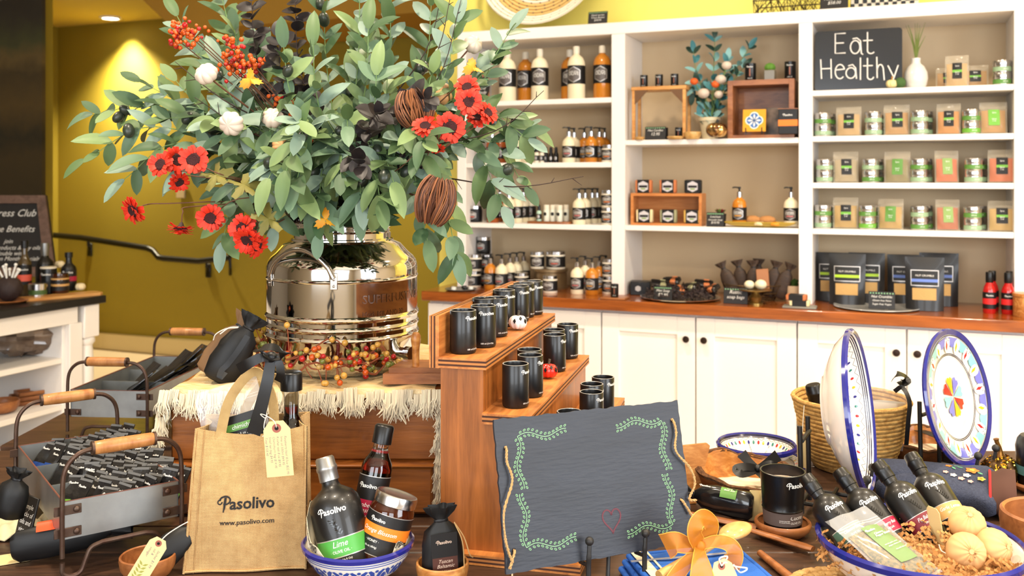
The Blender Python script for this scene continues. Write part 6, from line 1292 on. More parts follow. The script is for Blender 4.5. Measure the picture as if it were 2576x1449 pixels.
# ================================================================ gift bowl
gc = V(((2312 - CX) / FPX * 1.56, 1.56, .7505)); t = thing('gift_bowl', 'large white bowl with cobalt rim filled with crinkle paper and bottles', 'bowl', gc); RG = .161; hG = .094
go = [(.07, 0), (.074, .004), (.105, .020), (.137, .050), (.153, .078), (RG, hG)]; bowl(t, go, .006, CERAM, 72); mb = MB(); mb.lathe([(RG - .0005, hG - .009), (RG + .0014, hG), (RG - .003, hG + .0045), (RG - .0075, hG + .001), (RG - .0075, hG - .004)], 72); mb.build('rim_band', COBALT, t)
random.seed(77)
mb = MB(); t2 = thing('crinkle_paper', 'nest of shredded kraft crinkle paper filling the gift bowl', 'crinkle paper', gc); t2['kind'] = 'stuff'
for k in range(620):
    a = random.uniform(0, 2 * pi); r = (RG - .012) * sqrt(random.uniform(.0, 1.1)); r = min(r, RG + .006); z = .066 + .030 * (1 - (r / RG) ** 2) + random.uniform(-.01, .016); p = V((r * cos(a), r * sin(a), z)); dr = V((random.uniform(-1, 1), random.uniform(-1, 1), random.uniform(-.5, .6))).normalized(); w = dr.orthogonal().normalized() * .0022; up = dr.cross(w).normalized() * .0026; n = random.randint(4, 9); P = [p + dr * (.0035 * i) + up * (1 if i % 2 else -1) + V((0, 0, -.0002 * i * i)) for i in range(n)]
    vs = []; 
    for q in P: vs += [q - w, q + w]
    mb.add(vs, [(2 * i, 2 * i + 1, 2 * i + 3, 2 * i + 2) for i in range(n - 1)])
mb.build('paper_shreds', CRINK, t2, smooth=0)['kind'] = 'stuff'
mb = MB(); mb.lathe([(0, .085), (.08, .078), (.125, .064), (.145, .060)], 32); mb.build('paper_bed', CRINK, t2)
def gift(px0, py0, px1, py1, D0, D1, band_m, txts, lab, k=.78, rz=.2):
    """bottle from base point to cap point in the picture"""
    a = W(px0, py0, D0); b_ = W(px1, py1, D1); d_ = (b_ - a).normalized(); M = aim(a, d_, V((1, 0, .45))) @ Rz(rz); t = thing('olive_oil_bottle', lab, 'bottle', M=M, group='black bottles in the gift bowl'); oil_bottle(t, k, band_m, txts, BLACKP, .0175)
KR = .84
SAGE = mat('dull_green_band', (60, 92, 78), .45)
gift(2168, 1395, 2052, 1236, 1.58, 1.65, SAGE, [(brand(.0150), .096, .1), (tx('Cilantro Lime', .0095, .35), .043, .1), (tx('· OLIVE OIL ·', .006), .034, .1)], 'black gift bottle with dull green band, leaning outermost', .80)
gift(2255, 1385, 2140, 1226, 1.59, 1.66, CRIMSON, [(brand(.0150), .096, .1), (tx('Raspberry Basil', .009, .35), .043, .1), (tx('· VINEGAR ·', .006), .034, .1)], 'black gift bottle with crimson band, half under the herb pouch', .82)
gift(2352, 1368, 2235, 1205, 1.59, 1.66, WINE, [(brand(.0150), .096, .1), (tx('Fig Balsamic', .0105, .35), .043, .1), (tx('· VINEGAR ·', .006), .034, .1), (tx('200 ml (6.8 Oz)', .004), .020, .1)], 'black gift bottle with wine red band in the middle', .82)
gift(2412, 1345, 2318, 1190, 1.62, 1.70, TAN, [(brand(.0150), .096, 0), (tx('Garlic Lemon', .0105, .35), .043, 0), (tx('· OLIVE OIL ·', .006), .034, 0)], 'black gift bottle with tan band, nearest the cloth garlic balls', .82)
KR = 1.0
a = W(2320, 1462, 1.44); b_ = W(2130, 1295, 1.565); zd = (b_ - a).normalized(); M = aim(a, zd, V((.9, .4, .1))); t = thing('spice_pouch', 'clear pouch of dried herbs with sage label lying on the gift bottles', 'pouch', M=M); HERB2 = mat('dried_herbs', (132, 108, 56), .9, var=(170, (64, 62, 30), (1, 1, 1), 2.2), bump=(300, .9))
L_ = (b_ - a).length; fn = pouch(t, Rz(.0), .090, L_ * 1.02, .020, .70, HERB2, [(.40, .80, .22, .74, mat('sage_pouch_label', (104, 130, 78), .5), .0006)])
mb = MB()
for s, u, v, z in ((brand(.0055), .50, .66, .0), (tx('Cilantro', .0055, .2), .58, .60, 0), (tx('Pepper Blend', .0055, .2), .63, .57, 0), (tx('sea salt, garlic, onion', .0032), .60, .45, 0), (tx('pepper, cilantro, chili', .0032), .64, .42, 0), (tx('mix with olive oil', .0032), .68, .36, 0)):
    v_, f_ = s; b0 = V(fn(u, v)); mb.add([(b0.x + x, b0.y - .0028, b0.z + y) for x, y in v_], f_)
mb.build('lettering', WHITEP, t, smooth=0)
GARL = mat('cream_cloth_ball', (216, 170, 116), .8, var=(24, (200, 152, 98), (1, 1, 1), 1)); 
for px, py, D, r, ax, lab in ((2433, 1318, 1.555, .0285, (-.1, -.6, .8), 'topmost of the three cloth-wrapped garlic balls'), (2430, 1388, 1.50, .0295, (-.1, -.9, .35), 'lowest of the three cloth-wrapped garlic balls'), (2498, 1376, 1.52, .029, (.5, -.8, .3), 'outermost of the three cloth-wrapped garlic balls')):
    cc = W(px, py, D); t = thing('garlic_ball', lab, 'garlic', M=aim(cc, ax), group='cloth garlic balls'); mb = MB(); mb.sphere((0, 0, 0), r, 64, 24, (1, 1, .93), lambda th, ph: 1 + (.05 * sin(th * 14 + 2 * sin(th * 3)) * max(0, (ph / pi - .45)) ** .7 if ph > pi * .45 else 0) - .10 * max(0, ph / pi - .93) / .07); mb.build('cloth_ball', GARL, t, smooth=60); mb = MB(); mb.lathe([(.004, r * .80), (.0025, r * .86), (.004, r * .92), (0, r * .90)], 10, wob=lambda a, z: 1 + .2 * sin(a * 5)); mb.build('tied_end', GARL, t)
t = thing('paper_tag', 'cream tag on a string tucked between the gift bottles', 'tag', (0, 0, 0)); q = W(2347, 1285, 1.56); mb = MB(); mb.M = aim(q, (1, .35, .22), (-.25, 1, 0)); mb.prism([(-.014, 0), (-.009, .006), (.009, .006), (.014, 0), (.014, -.055), (-.014, -.055)], -.0004, .0004); mb.build('card', PAPER, t); mb = MB(); mb.tube(spline([W(2362, 1370, 1.535), W(2368, 1385, 1.52), W(2380, 1392, 1.51)], 4), .0009, 5); mb.build('string', STRING, t)
# ================================================================ oven mitt
NAVY = mat('navy_felt', (42, 48, 66), .95, var=(300, (58, 64, 84), (1, 1, 1), 1.5), bump=(500, .5)); mo = on(2400, 1290); MM = Tr(V((mo.x, mo.y + .05, .790))) @ Rz(radians(-26)) @ Rx(radians(14))
t = thing('oven_mitt', 'navy felt oven mitt with floral embroidery and red trimmed brown cuff', 'mitt', M=MM)
out = [V((p[0], p[1], 0)) for p in ((-.165, .012), (-.16, .035), (-.14, .05), (-.10, .058), (-.06, .062), (0, .064), (.05, .066), (.10, .066), (.10, -.066), (.05, -.064), (.0, -.056), (-.03, -.048), (-.05, -.046), (-.085, -.058), (-.115, -.060), (-.128, -.05), (-.125, -.035), (-.10, -.026), (-.10, -.018), (-.14, -.016), (-.16, -.004))]
O = spline(out + [out[0]], 4)[:-1]; cen = V((-.02, .005, 0)); mb = MB(); vs = []; lay = ((1, 0), (1.0, .004), (.985, .012), (.93, .018), (.8, .022), (.5, .025)); n = len(O)
for sgn in (1, -1):
    vs = []; fs = []
    for k, (s, z) in enumerate(lay):
        for p in O: vs.append((cen.x + (p.x - cen.x) * s, cen.y + (p.y - cen.y) * s, sgn * z))
    for k in range(len(lay) - 1):
        for i in range(n): f_ = (k * n + i, k * n + (i + 1) % n, (k + 1) * n + (i + 1) % n, (k + 1) * n + i); fs.append(f_ if sgn < 0 else f_[::-1])
    vs.append((cen.x, cen.y, sgn * .026)); e = (len(lay) - 1) * n
    for i in range(n): fs.append((e + i, e + (i + 1) % n, len(vs) - 1) if sgn < 0 else (e + (i + 1) % n, e + i, len(vs) - 1))
    mb.add(vs, fs)
mb.build('felt_body', NAVY, t, smooth=60)
def cuff(r, x): return [(x, .067 * r * cos(a), (.028 + .008 * r * (x > .11)) * sin(a) + .004 * sin(3 * a) * (x > .11)) for a in [2 * pi * k / 32 for k in range(33)]]
mb = MB(); mb.grid(lambda u, v: cuff(1.0 + .03 * v, .085 + .05 * v)[round(u * 32)], 32, 4, .003); mb.build('brown_cuff', mat('brown_felt_lining', (74, 46, 36), .95), t, smooth=60)
mb = MB(); mb.tube([V(p) * 1.0 for p in cuff(1.03, .088)[:-1]], .0028, 6, True); mb.build('red_trim', mat('red_wool_trim', (178, 34, 36), .9), t)
EMBR = {n_: mat('thread_' + n_, c_, .7) for n_, c_ in (('orange', (226, 110, 34)), ('pink', (226, 150, 140)), ('green', (84, 150, 110)), ('yellow', (230, 180, 60)), ('cream', (230, 214, 190)))}
ez_ = lambda x, y: (x, y, .0262 - .9 * (abs(y) / .066) ** 4 * .02)
for m, P in ((EMBR['orange'], [((.055, .03), .012)]), (EMBR['yellow'], [((.055, .03), .005), ((.072, -.002), .007), ((.035, .05), .004)]), (EMBR['orange'], [((.01, .04), .006), ((.072, -.002), .003)]), (EMBR['cream'], [((.02, .0), .006), ((.045, .005), .007)]), (EMBR['pink'], [((.035, -.01), .006), ((.005, .008), .005), ((.052, -.018), .005)])):
    mb = MB()
    for (x, y), r in P: decal(mb, lambda a, b2: (lambda p: (p[0], p[1], p[2] + .0012 + (.0006 if r < .006 else 0)))(ez_(a, b2)), [(x + r * (1 + .18 * cos(5 * q)) * cos(q), y + r * (1 + .18 * cos(5 * q)) * sin(q)) for q in [2 * pi * i / 30 for i in range(30)]])
    mb.build('embroidery', m, t, smooth=0)
mb = MB()
for x, y, an in ((.025, .045, .5), (.032, .038, -.3), (.038, .052, .9), (.046, .048, .2), (.02, .03, 2.2), (.07, .02, -.6)): decal(mb, lambda a, b2: (lambda p: (p[0], p[1], p[2] + .0014))(ez_(a, b2)), [(x + .006 * cos(q) * cos(an) - .0025 * sin(q) * sin(an), y + .006 * cos(q) * sin(an) + .0025 * sin(q) * cos(an)) for q in [2 * pi * i / 10 for i in range(10)]])
mb.build('embroidery', EMBR['green'], t, smooth=0)
mb = MB(); mb.M = Tr(.03, .0, -.030) @ Rz(.12) @ Rx(radians(-14)); mb.sphere((0, 0, 0), .1, 24, 12, (1.2, .58, .09)); mb.build('lower_mitt', mat('dark_brown_felt', (48, 32, 30), .95), t)
# ================================================================ sequin pumpkin, candle and bowl at the edge
c = base(2517, 1236, .040); t = thing('sequin_pumpkin', 'small gold sequin pumpkin with a brass stem', 'pumpkin', c); SEQB = mat('dark_sequin_ground', (66, 44, 14), .4, .6); pumpkin(t, .041, SEQB, .84, 8)
mb = MB(); mb.tube(spline([(0, 0, .064), (-.001, 0, .080), (-.008, 0, .096), (-.010, 0, .104)], 4), [.009, .007, .006, .005, .0045, .0045, .0045, .0045, .0048, .005, .005, .006, .0062][:13], 10); mb.build('stem', mat('aged_brass', (150, 104, 48), .35, .8), t)
SEQ = mat('gold_sequin', (236, 180, 60), .12, 1.0); random.seed(8); mb = MB()
for k in range(420):
    th = random.uniform(pi * .75, pi * 2.35); ph = random.uniform(.35, 2.7); rr_ = .0415 * (1 - 0.13 * (1 - abs(sin(8 * th / 2))) * sin(ph)); p = V((rr_ * sin(ph) * cos(th), rr_ * sin(ph) * sin(th), .0344 + rr_ * .84 * cos(ph))); nn = (p - V((0, 0, .034)) + V((random.gauss(0, .012), random.gauss(0, .012), random.gauss(0, .012)))).normalized(); a_ = nn.orthogonal().normalized() * .0021; b2 = nn.cross(a_); mb.add([p + a_ * cos(q) + b2 * sin(q) for q in [2 * pi * i / 7 for i in range(7)]], [tuple(range(7))])
mb.build('sequins', SEQ, t, smooth=0)['kind'] = 'stuff'
c = on(2610, 1235); wood_bowl('wooden_coaster', 'wooden coaster at the picture edge under a black candle', V((c.x, c.y, .7505)), .055, .018, REDWOOD, .006, .7); t = thing('large_candle', 'black candle glass cut by the picture edge beside the sequin pumpkin', 'candle', V((c.x, c.y, .758)), .4); mb = MB(); mb.lathe([(0, 0), (.036, 0), (.038, .004), (.044, .088), (.040, .104), (.034, .112), (0, .113)], 48); mb.build('glass', BLACKM, t); mb = MB(); mb.lathe([(rr(.02) + .006, .03), (rr(.042) + .0056, .05)], 48); mb.build('label_band', mat('teal_band', (70, 110, 108), .5), t)
c = V(((2650 - CX) / FPX * 1.66, 1.66, .7505)); wood_bowl('wooden_bowl', 'large wooden bowl cut off at the picture edge beside the gift bowl', c, .085, .10, REDWOOD, .008, .6)
# ================================================================ goods on the bookcase
random.seed(101)
def sl(px, z, dy=.05): lx, D = bpt(px, FY + dy); return bld(lx, FY + dy, z)
ZC = .914
def hexpoly(w, h): return [(0, h), (w, h * .55), (w, -h * .55), (0, -h), (-w, -h * .55), (-w, h * .55)]
def wraphex(mb, r, z, w, h, a=0.0):
    """hexagonal plate as four slices so it follows the curve"""
    n = 6; P = []
    for i in range(n + 1): x = -w + 2 * w * i / n; hh = h * (1 - .45 * abs(x) / w); P += [(x, -hh), (x, hh)]
    v = [(r * sin(a + x / r), -r * cos(a + x / r), z + y) for x, y in P]; mb.add(v, [(2 * i, 2 * i + 2, 2 * i + 3, 2 * i + 1) for i in range(n)])
def label_parts(t, r, z0, z1, strip=None, a=0.0):
    mb = MB(); mb.lathe([(r + .0005, z0), (r + .0005, z1)], 28); l = mb.build('label', BLACKL, t); zm = (z0 + z1) / 2; w = min(r * .78, (z1 - z0) * .52); h = (z1 - z0) * .44
    mb = MB(); wraphex(mb, r + .001, zm, w, h, a); mb.build('hexagon_plate', SILVERL, l, smooth=0); mb = MB(); wraphex(mb, r + .0013, zm, w * .9, h * .9, a); mb.build('hexagon_print', mat('grey_hexagon', (96, 88, 84), .4, .3), l, smooth=0)
    mb = MB(); mb.add(*wrap(tx('OLIVE', w * .62), r + .0016, zm - h * .08, a)); mb.add(*wrap(tx('body care', w * .34), r + .0016, zm + h * .3, a)); mb.build('lettering', WHITEP, l, smooth=0)
    if strip: mb = MB(); mb.lathe([(r + .0016, zm - h * .42), (r + .0016, zm - h * .26)], 10, a - w / r * .6, a + w / r * .6); mb.build('colour_strip', strip, l)
def pump(t, z, r=.0105, lock=False):
    mb = MB(); mb.lathe([(r, z), (r, z + .022), (r * .75, z + .025), (0, z + .025)], 20); mb.build('chrome_collar', CHROME, t)
    mb = MB(); mb.lathe([(.004, z + .024), (.004, z + .036), (.0065, z + .037), (.0065, z + .044), (0, z + .046)], 14); mb.tube([(0, 0, z + .041), (-.02, -.006, z + .043), (-.028, -.008, z + .040)], .0032, 8); mb.build('pump_head', BLACKP, t)
def mk_pump(m, strip=None):
    t = thing('pump_bottle', 'x', 'bottle'); r = .030; mb = MB(); mb.lathe([(0, 0), (r * .92, 0), (r, .004), (r, .086), (r * .93, .098), (r * .72, .108), (r * .42, .114), (.011, .117), (.011, .120)], 32); mb.build('bottle_body', m, t); label_parts(t, r, .022, .076, strip); pump(t, .119); return t
def mk_big(m):
    t = thing('refill_bottle', 'x', 'bottle'); r = .0405; mb = MB(); mb.lathe([(0, 0), (r * .94, 0), (r, .005), (r, .158), (r * .95, .172), (r * .75, .190), (r * .45, .200), (.014, .205), (.014, .212)], 36); mb.build('bottle_body', m, t); mb = MB(); mb.lathe([(.0145, .207), (.0155, .208), (.0155, .238), (.013, .242), (0, .242)], 20); mb.build('cap', FROST, t); label_parts(t, r, .068, .152, None); return t
def mk_jar(m, strip=None, r=.033, h=.078):
    t = thing('body_cream_jar', 'x', 'jar'); mb = MB(); mb.lathe([(0, 0), (r * .95, 0), (r, .004), (r, h - .018), (r * .94, h - .013)], 32); mb.build('jar_body', m, t); mb = MB(); mb.lathe([(r * .95, h - .015), (r * .985, h - .0145), (r * .985, h - .001), (r * .95, h), (0, h)], 32); mb.build('lid', TIN, t); label_parts(t, r, .010, h - .022, strip); return t
def mk_spray(m, capm=BLACKP):
    t = thing('spray_bottle', 'x', 'bottle'); r = .0115; mb = MB(); mb.lathe([(0, 0), (r, .001), (r, .042), (r * .8, .048), (.006, .050)], 20); mb.build('bottle_body', m, t); mb = MB(); mb.lathe([(.0065, .048), (.0075, .049), (.0075, .064), (.006, .074), (0, .075)], 14); mb.build('cap', capm, t); mb = MB(); mb.lathe([(r + .0004, .010), (r + .0004, .034)], 20); l = mb.build('label', BLACKL, t); mb = MB(); wraphex(mb, r + .0008, .022, .007, .009); mb.build('hexagon_plate', SILVERL, l, smooth=0); return t
def mk_tube(m):
    t = thing('lotion_tube', 'x', 'tube'); r = .014; mb = MB(); mb.lathe([(0, 0), (r * .95, 0), (r, .003), (r, .052), (r * .9, .055)], 20); mb.build('bottle_body', m, t); mb = MB(); mb.lathe([(r * .96, .055), (r * .96, .074), (r * .9, .076), (0, .076)], 20); mb.build('cap', FROST, t); mb = MB(); wraphex(mb, r + .0006, .034, .008, .009); mb.build('round_label', BLACKL, t, smooth=0); return t
def mk_tin(g):
    t = thing('spice_tin', 'x', 'tin'); r = .0335; mb = MB(); mb.lathe([(0, 0), (r * .95, 0), (r * .98, .003), (r * .98, .030)], 36); mb.build('tin_body', TIN, t); mb = MB(); mb.lathe([(r * .985, .026), (r, .027), (r, .045), (r * .97, .048), (0, .048)], 36); mb.build('lid', TIN, t); mb = MB(); mb.lathe([(r * .985, .006), (r * .985, .023)], 36); l = mb.build('label', g, t); mb = MB(); mb.add(*wrap(tx('SPICE', .008), r * .992, .0115, .2)); mb.build('lettering', WHITEP, l, smooth=0); return t
def mk_votive():
    t = thing('mini_candle', 'x', 'candle'); r, h = .021, .068; mb = MB(); mb.lathe([(0, 0), (r * .9, 0), (r, .004), (r, h), (r - .002, h), (r - .002, h * .8), (0, h * .8)], 28); mb.build('glass', BLACKM, t); mb = MB(); mb.add(*wrap(brand(.0072), r + .0005, h * .76)); mb.add(*wrap(tx('olive oil', .006), r + .0005, h * .12)); mb.build('lettering', WHITEP, t, smooth=0); mb = MB(); mb.lathe([(r + .0004, h * .26), (r + .0004, h * .7)], 6, -.1, .1); mb.build('copper_strip', mat('copper_print', (150, 92, 70), .4, .4), t); return t
def mk_soap(m):
    t = thing('soap_bar', 'x', 'soap'); mb = MB(); mb.box((0, 0, .030), (.074, .030, .058), .004); mb.build('soap_block', m, t); mb = MB(); mb.box((.0, 0, .030), (.054, .0315, .0595)); w = mb.build('paper_band', BLACKL, t); mb = MB(); mb.M = Tr(0, -.0160, .030) @ Rx(pi / 2); mb.prism(hexpoly(.022, .024), 0, .0006); mb.build('hexagon_plate', mat('pale_hexagon', (196, 192, 196), .5), w); mb = MB(); mb.box((0, -.0168, .030), (.038, .0006, .010)); mb.build('hexagon_bar', BLACKL, w); mb = MB(); mb.box((0, -.0168, .0195), (.02, .0006, .006)); mb.build('colour_strip', OLIVEL, w); return t
protos = {'pc': mk_pump(CREAM, mat('pink_strip', (206, 110, 110), .5)), 'pa': mk_pump(AMBER, mat('gold_strip', (214, 150, 50), .5)), 'pb': mk_pump(AMBERD), 'bc': mk_big(CREAM), 'ba': mk_big(AMBER), 'j': mk_jar(FROST), 'jk': mk_jar(BLACKP, CORAL), 'jo': mk_jar(FROST, ORANGEL), 'jl': mk_jar(FROST, CORAL, .045, .082), 's': mk_spray(FROST), 'sb': mk_spray(BLACKP), 'sm': mk_spray(mat('mint_glass', (176, 206, 186), .3)), 'tu': mk_tube(mat('pale_tube', (222, 222, 206), .4)), 'tg': mk_tin(GREENL), 'tl': mk_tin(mat('pale_green_label', (150, 178, 140), .5)), 'tb': mk_tin(GREENL2), 'v': mk_votive(), 'so': mk_soap(mat('terracotta_soap', (190, 112, 66), .6)), 'sk': mk_soap(BLACKP), 'si': mk_soap(mat('ivory_soap', (224, 206, 160), .6)), 'sg': mk_soap(mat('sage_soap', (150, 148, 112), .6)), 'sy': mk_soap(mat('yellow_soap', (200, 160, 80), .6))}
ptree = {k: tree(v) for k, v in protos.items()}
used = set()
def put(k, px, z, dy, lab, grp=None, rz=None, s=1.0):
    p = sl(px, z, dy); a = -ALPHA + (random.uniform(-.25, .25) if rz is None else rz)
    if k not in used:
        used.add(k); o = protos[k]; o.location = p; o.rotation_euler = (0, 0, a); o['label'] = lab
        if grp: o['group'] = grp
    else: o = dup(protos[k], ptree[k], p, a, lab, grp)
    if s != 1: o.scale = (s, s, s)
    return o
zA, zB, zC_ = SECT['l'][2]
G = 'refill bottles on the top shelf'
for k, px, dy, lab in (('bc', 1277, .06, 'cream refill bottle beside the small body sign on the top shelf'), ('ba', 1322, .15, 'amber refill bottle half behind a cream one on the top shelf'), ('bc', 1358, .07, 'cream refill bottle overlapping an amber one on the top shelf'), ('ba', 1433, .15, 'amber refill bottle hidden behind the tallest cream one'), ('bc', 1450, .05, 'cream refill bottle standing most forward on the top shelf'), ('ba', 1515, .07, 'pale amber refill bottle against the bookcase divider')): put(k, px, zA, dy, lab, G)
def rowput(L, z, grp):
    for k, px, dy, lab in L: put(k, px, z, dy, lab, grp)
rowput([('pb', 1238, .06, 'brown pump bottle at the far end of the second shelf behind leaves'), ('pb', 1258, .12, 'second brown pump bottle in the row behind leaves'), ('pb', 1279, .18, 'third brown pump bottle at the back of the second shelf'), ('pc', 1297, .05, 'cream pump bottle beside the small spray bottles on the second shelf'), ('pc', 1316, .13, 'cream pump bottle second in its row on the second shelf'), ('pc', 1333, .20, 'cream pump bottle at the back near the spray bottles'),
        ('s', 1350, .05, 'first small spray bottle in the row on the second shelf'), ('s', 1363, .08, 'second small spray bottle on the second shelf'), ('sb', 1373, .11, 'third small dark spray bottle on the second shelf'), ('sb', 1386, .12, 'fourth small dark spray bottle on the second shelf'), ('sb', 1399, .13, 'fifth small dark spray bottle on the second shelf'),
        ('pc', 1431, .05, 'cream pump bottle standing alone mid second shelf'), ('pc', 1444, .14, 'cream pump bottle just behind the lone one'), ('pa', 1470, .17, 'amber pump bottle at the back of the second shelf'), ('pa', 1487, .06, 'amber pump bottle at the front of the second shelf'), ('pa', 1508, .13, 'amber pump bottle second from the divider on the second shelf'), ('pa', 1521, .19, 'amber pump bottle at the back by the divider on the second shelf'), ('jo', 1532, .05, 'cream jar squeezed against the divider on the second shelf')], zB, 'goods on the second shelf')
rowput([('jk', 1196, .08, 'dark jar at the far end of the third shelf'), ('pb', 1240, .05, 'brown pump bottle in front on the third shelf'), ('pb', 1257, .13, 'brown pump bottle behind the front one on the third shelf'), ('pc', 1281, .05, 'cream pump bottle in front on the third shelf'), ('pc', 1300, .11, 'cream pump bottle second in line on the third shelf'), ('pc', 1316, .17, 'cream pump bottle third in line on the third shelf'), ('pc', 1333, .22, 'cream pump bottle deepest in line on the third shelf'), ('pc', 1457, .05, 'cream pump bottle beside the wooden tray on the third shelf'), ('pc', 1472, .13, 'cream pump bottle behind the one beside the tray'), ('pc', 1490, .19, 'cream pump bottle deep behind the tray'), ('pc', 1503, .22, 'cream pump bottle at the back by the third shelf divider'), ('jo', 1531, .05, 'lower jar of the stack by the third shelf divider')], zC_, 'goods on the third shelf')
put('jo', 1531, zC_ + .0785, .05, 'upper jar of the stack by the third shelf divider', 'goods on the third shelf')
p = sl(1385, zC_, .07); t = thing('wooden_tray', 'oblong orange wooden tray of tubes on the third shelf', 'tray', p, -ALPHA); mb = MB(); mb.prism([(.11 * (abs(cos(a)) ** .5) * (1 if cos(a) > 0 else -1), .05 * (abs(sin(a)) ** .6) * (1 if sin(a) > 0 else -1)) for a in [2 * pi * k / 32 for k in range(32)]], 0, .010); mb.build('tray_body', REDWOOD, t)
for k, px, dy, lab in (('sm', 1356, .05, 'mint spray bottle with black cap on the wooden tray'), ('tu', 1375, .06, 'pale lotion tube next to the mint spray'), ('tu', 1391, .07, 'second pale lotion tube on the wooden tray'), ('tu', 1408, .05, 'third pale lotion tube on the wooden tray'), ('tu', 1424, .10, 'pale lotion tube at the end of the wooden tray'), ('tu', 1400, .11, 'pale lotion tube at the back of the wooden tray')): put(k, px, zC_ + .011, dy, lab, 'tubes on the wooden tray')
G = 'goods on the counter below the far shelves'
rowput([('j', 1193, .05, 'lower cream jar of the front stack at the far end of the counter'), ('jk', 1224, .13, 'bottom dark jar of the rear stack at the far end'), ('pa', 1234, .01, 'amber pump bottle beside the stacked jars on the counter'), ('pc', 1262, .0, 'cream pump bottle in front on the far counter'), ('pc', 1283, .08, 'cream pump bottle second in line on the counter'), ('pc', 1300, .14, 'cream pump bottle third in line on the counter'), ('pc', 1318, .19, 'cream pump bottle fourth in line on the counter'), ('j', 1312, .05, 'cream jar behind the farthest top-step candles'), ('j', 1384, -.02, 'cream jar with a white price sticker in front of the pedestal'), ('pc', 1452, -.02, 'cream pump bottle in front by the divider on the counter'), ('pc', 1472, .08, 'cream pump bottle behind the front one by the divider'), ('pa', 1489, -.02, 'amber pump bottle in front by the divider on the counter'), ('pa', 1508, .07, 'amber pump bottle second by the divider on the counter'), ('pa', 1524, .14, 'amber pump bottle third by the divider on the counter'), ('jo', 1533, .05, 'lower jar of the stack at the counter divider')], ZC, G)
put('j', 1195, ZC + .0785, .05, 'upper cream jar of the front stack at the far end', G); put('jk', 1224, ZC + .0785, .13, 'middle dark jar of the rear stack at the far end', G); put('jk', 1217, ZC + .157, .13, 'topmost dark jar of the rear stack at the far end', G); put('jo', 1533, ZC + .0785, .05, 'upper jar of the stack at the counter divider', G)
p = sl(1385, ZC, .12); t = thing('tin_pedestal', 'low round metal pedestal holding two cream jars', 'pedestal', p); mb = MB(); mb.lathe([(0, 0), (.078, 0), (.080, .006), (.078, .012), (.076, .080), (.082, .084), (.082, .096), (0, .096)], 40); mb.build('drum', mat('aged_tin', (140, 116, 84), .4, .7), t)
put('j', 1352, ZC + .097, .09, 'cream jar standing on the metal pedestal', G); put('jl', 1398, ZC + .097, .10, 'wide cream jar standing on the metal pedestal', G)
t = thing('price_sticker_jar', 'small white lidded pot beside the pedestal', 'jar', sl(1350, ZC, .0)); mb = MB(); mb.lathe([(0, 0), (.018, 0), (.02, .003), (.02, .032), (.0205, .033), (.0205, .05), (.018, .053), (0, .053)], 24); mb.build('pot', FROST, t)
t = thing('tester_dish', 'flat dark dish with small tester pots at the far counter end', 'dish', sl(1160, ZC, -.09)); mb = MB(); mb.lathe([(0, 0), (.06, 0), (.075, .007), (.073, .009), (.058, .004), (0, .004)], 32); mb.build('plate', mat('grey_dish', (96, 92, 88), .4), t)
for i in range(5): mb = MB(); mb.M = Tr(.045 * cos(i * 1.3), .035 * sin(i * 1.3), .005); mb.lathe([(0, 0), (.012, 0), (.012, .012), (0, .013)], 14); mb.build('tester_pot', (WHITEP, BLACKP, TIN)[i % 3], t)
t = thing('wooden_coaster', 'square orange wooden coaster in front of the divider', 'coaster', sl(1546, ZC, -.13), -ALPHA); mb = MB(); mb.box((0, 0, .004), (.11, .075, .008), .002); mb.build('board', REDWOOD, t); put('v', 1546, ZC + .0085, -.13, 'small black candle on the square coaster before the divider', s=.82)
# small chalk signs
def sign(px, z, dy, w, h, lines, lab, lean_=-.14, top=None, scal=False, rz=0.0):
    t = thing('chalk_sign', lab, 'sign', M=Tr(sl(px, z, dy)) @ Rz(-ALPHA + rz) @ Rx(lean_)); mb = MB()
    if scal: mb.M = Rx(pi / 2); mb.prism([(w / 2 * cos(a) * (1.08 + .05 * cos(6 * a)) if abs(cos(a)) > .7 else w / 2 * cos(a) * 1.25, h / 2 + h / 2 * max(-1, min(1, 1.3 * sin(a))) * (1 + .03 * cos(8 * a))) for a in [2 * pi * k / 40 for k in range(40)]], -.003, .003); mb.M = None
    else: mb.box((0, 0, h / 2), (w, .005, h), .001)
    mb.build('board', SLATEK, t); n = len(lines)
    if lines:
        mb = MB()
        for i, s in enumerate(lines): mb.add(*flat(chalkline(s, min(h * .62 / n, w * 1.7 / max(4, len(s)))), 0, h * (.74 - .62 * i / max(1, n)) - h * .1, -.0034))
        mb.build('chalk_writing', CHALK, t, smooth=0)
    mb = MB()
    for k in range(9): x = -w * .42 + w * .84 * k / 8; mb.add([(x - .003, -.0034, h * .9), (x, -.0034, h * .86), (x + .003, -.0034, h * .9), (x, -.0034, h * .94)], [(0, 1, 2, 3)])
    mb.build('chalk_leaves', CHALKG, t, smooth=0); return t
sign(1212, zA + .012, .0, .062, .105, ['Bath', 'and', 'Body'], 'scalloped chalk sign for body care on the top shelf', -.2, scal=True)
t = thing('small_easel', 'little wooden easel behind the scalloped chalk sign', 'easel', sl(1222, zA, .045), -ALPHA)
for x in (-.022, .022): mb = MB(); mb.tube([(x * 1.3, -.03, .006), (x * .5, .0, .15)], .005, 6); mb.build('easel_leg', REDWOOD, t)
mb = MB(); mb.box((0, -.03, .006), (.08, .012, .008)); mb.build('easel_ledge', REDWOOD, t)
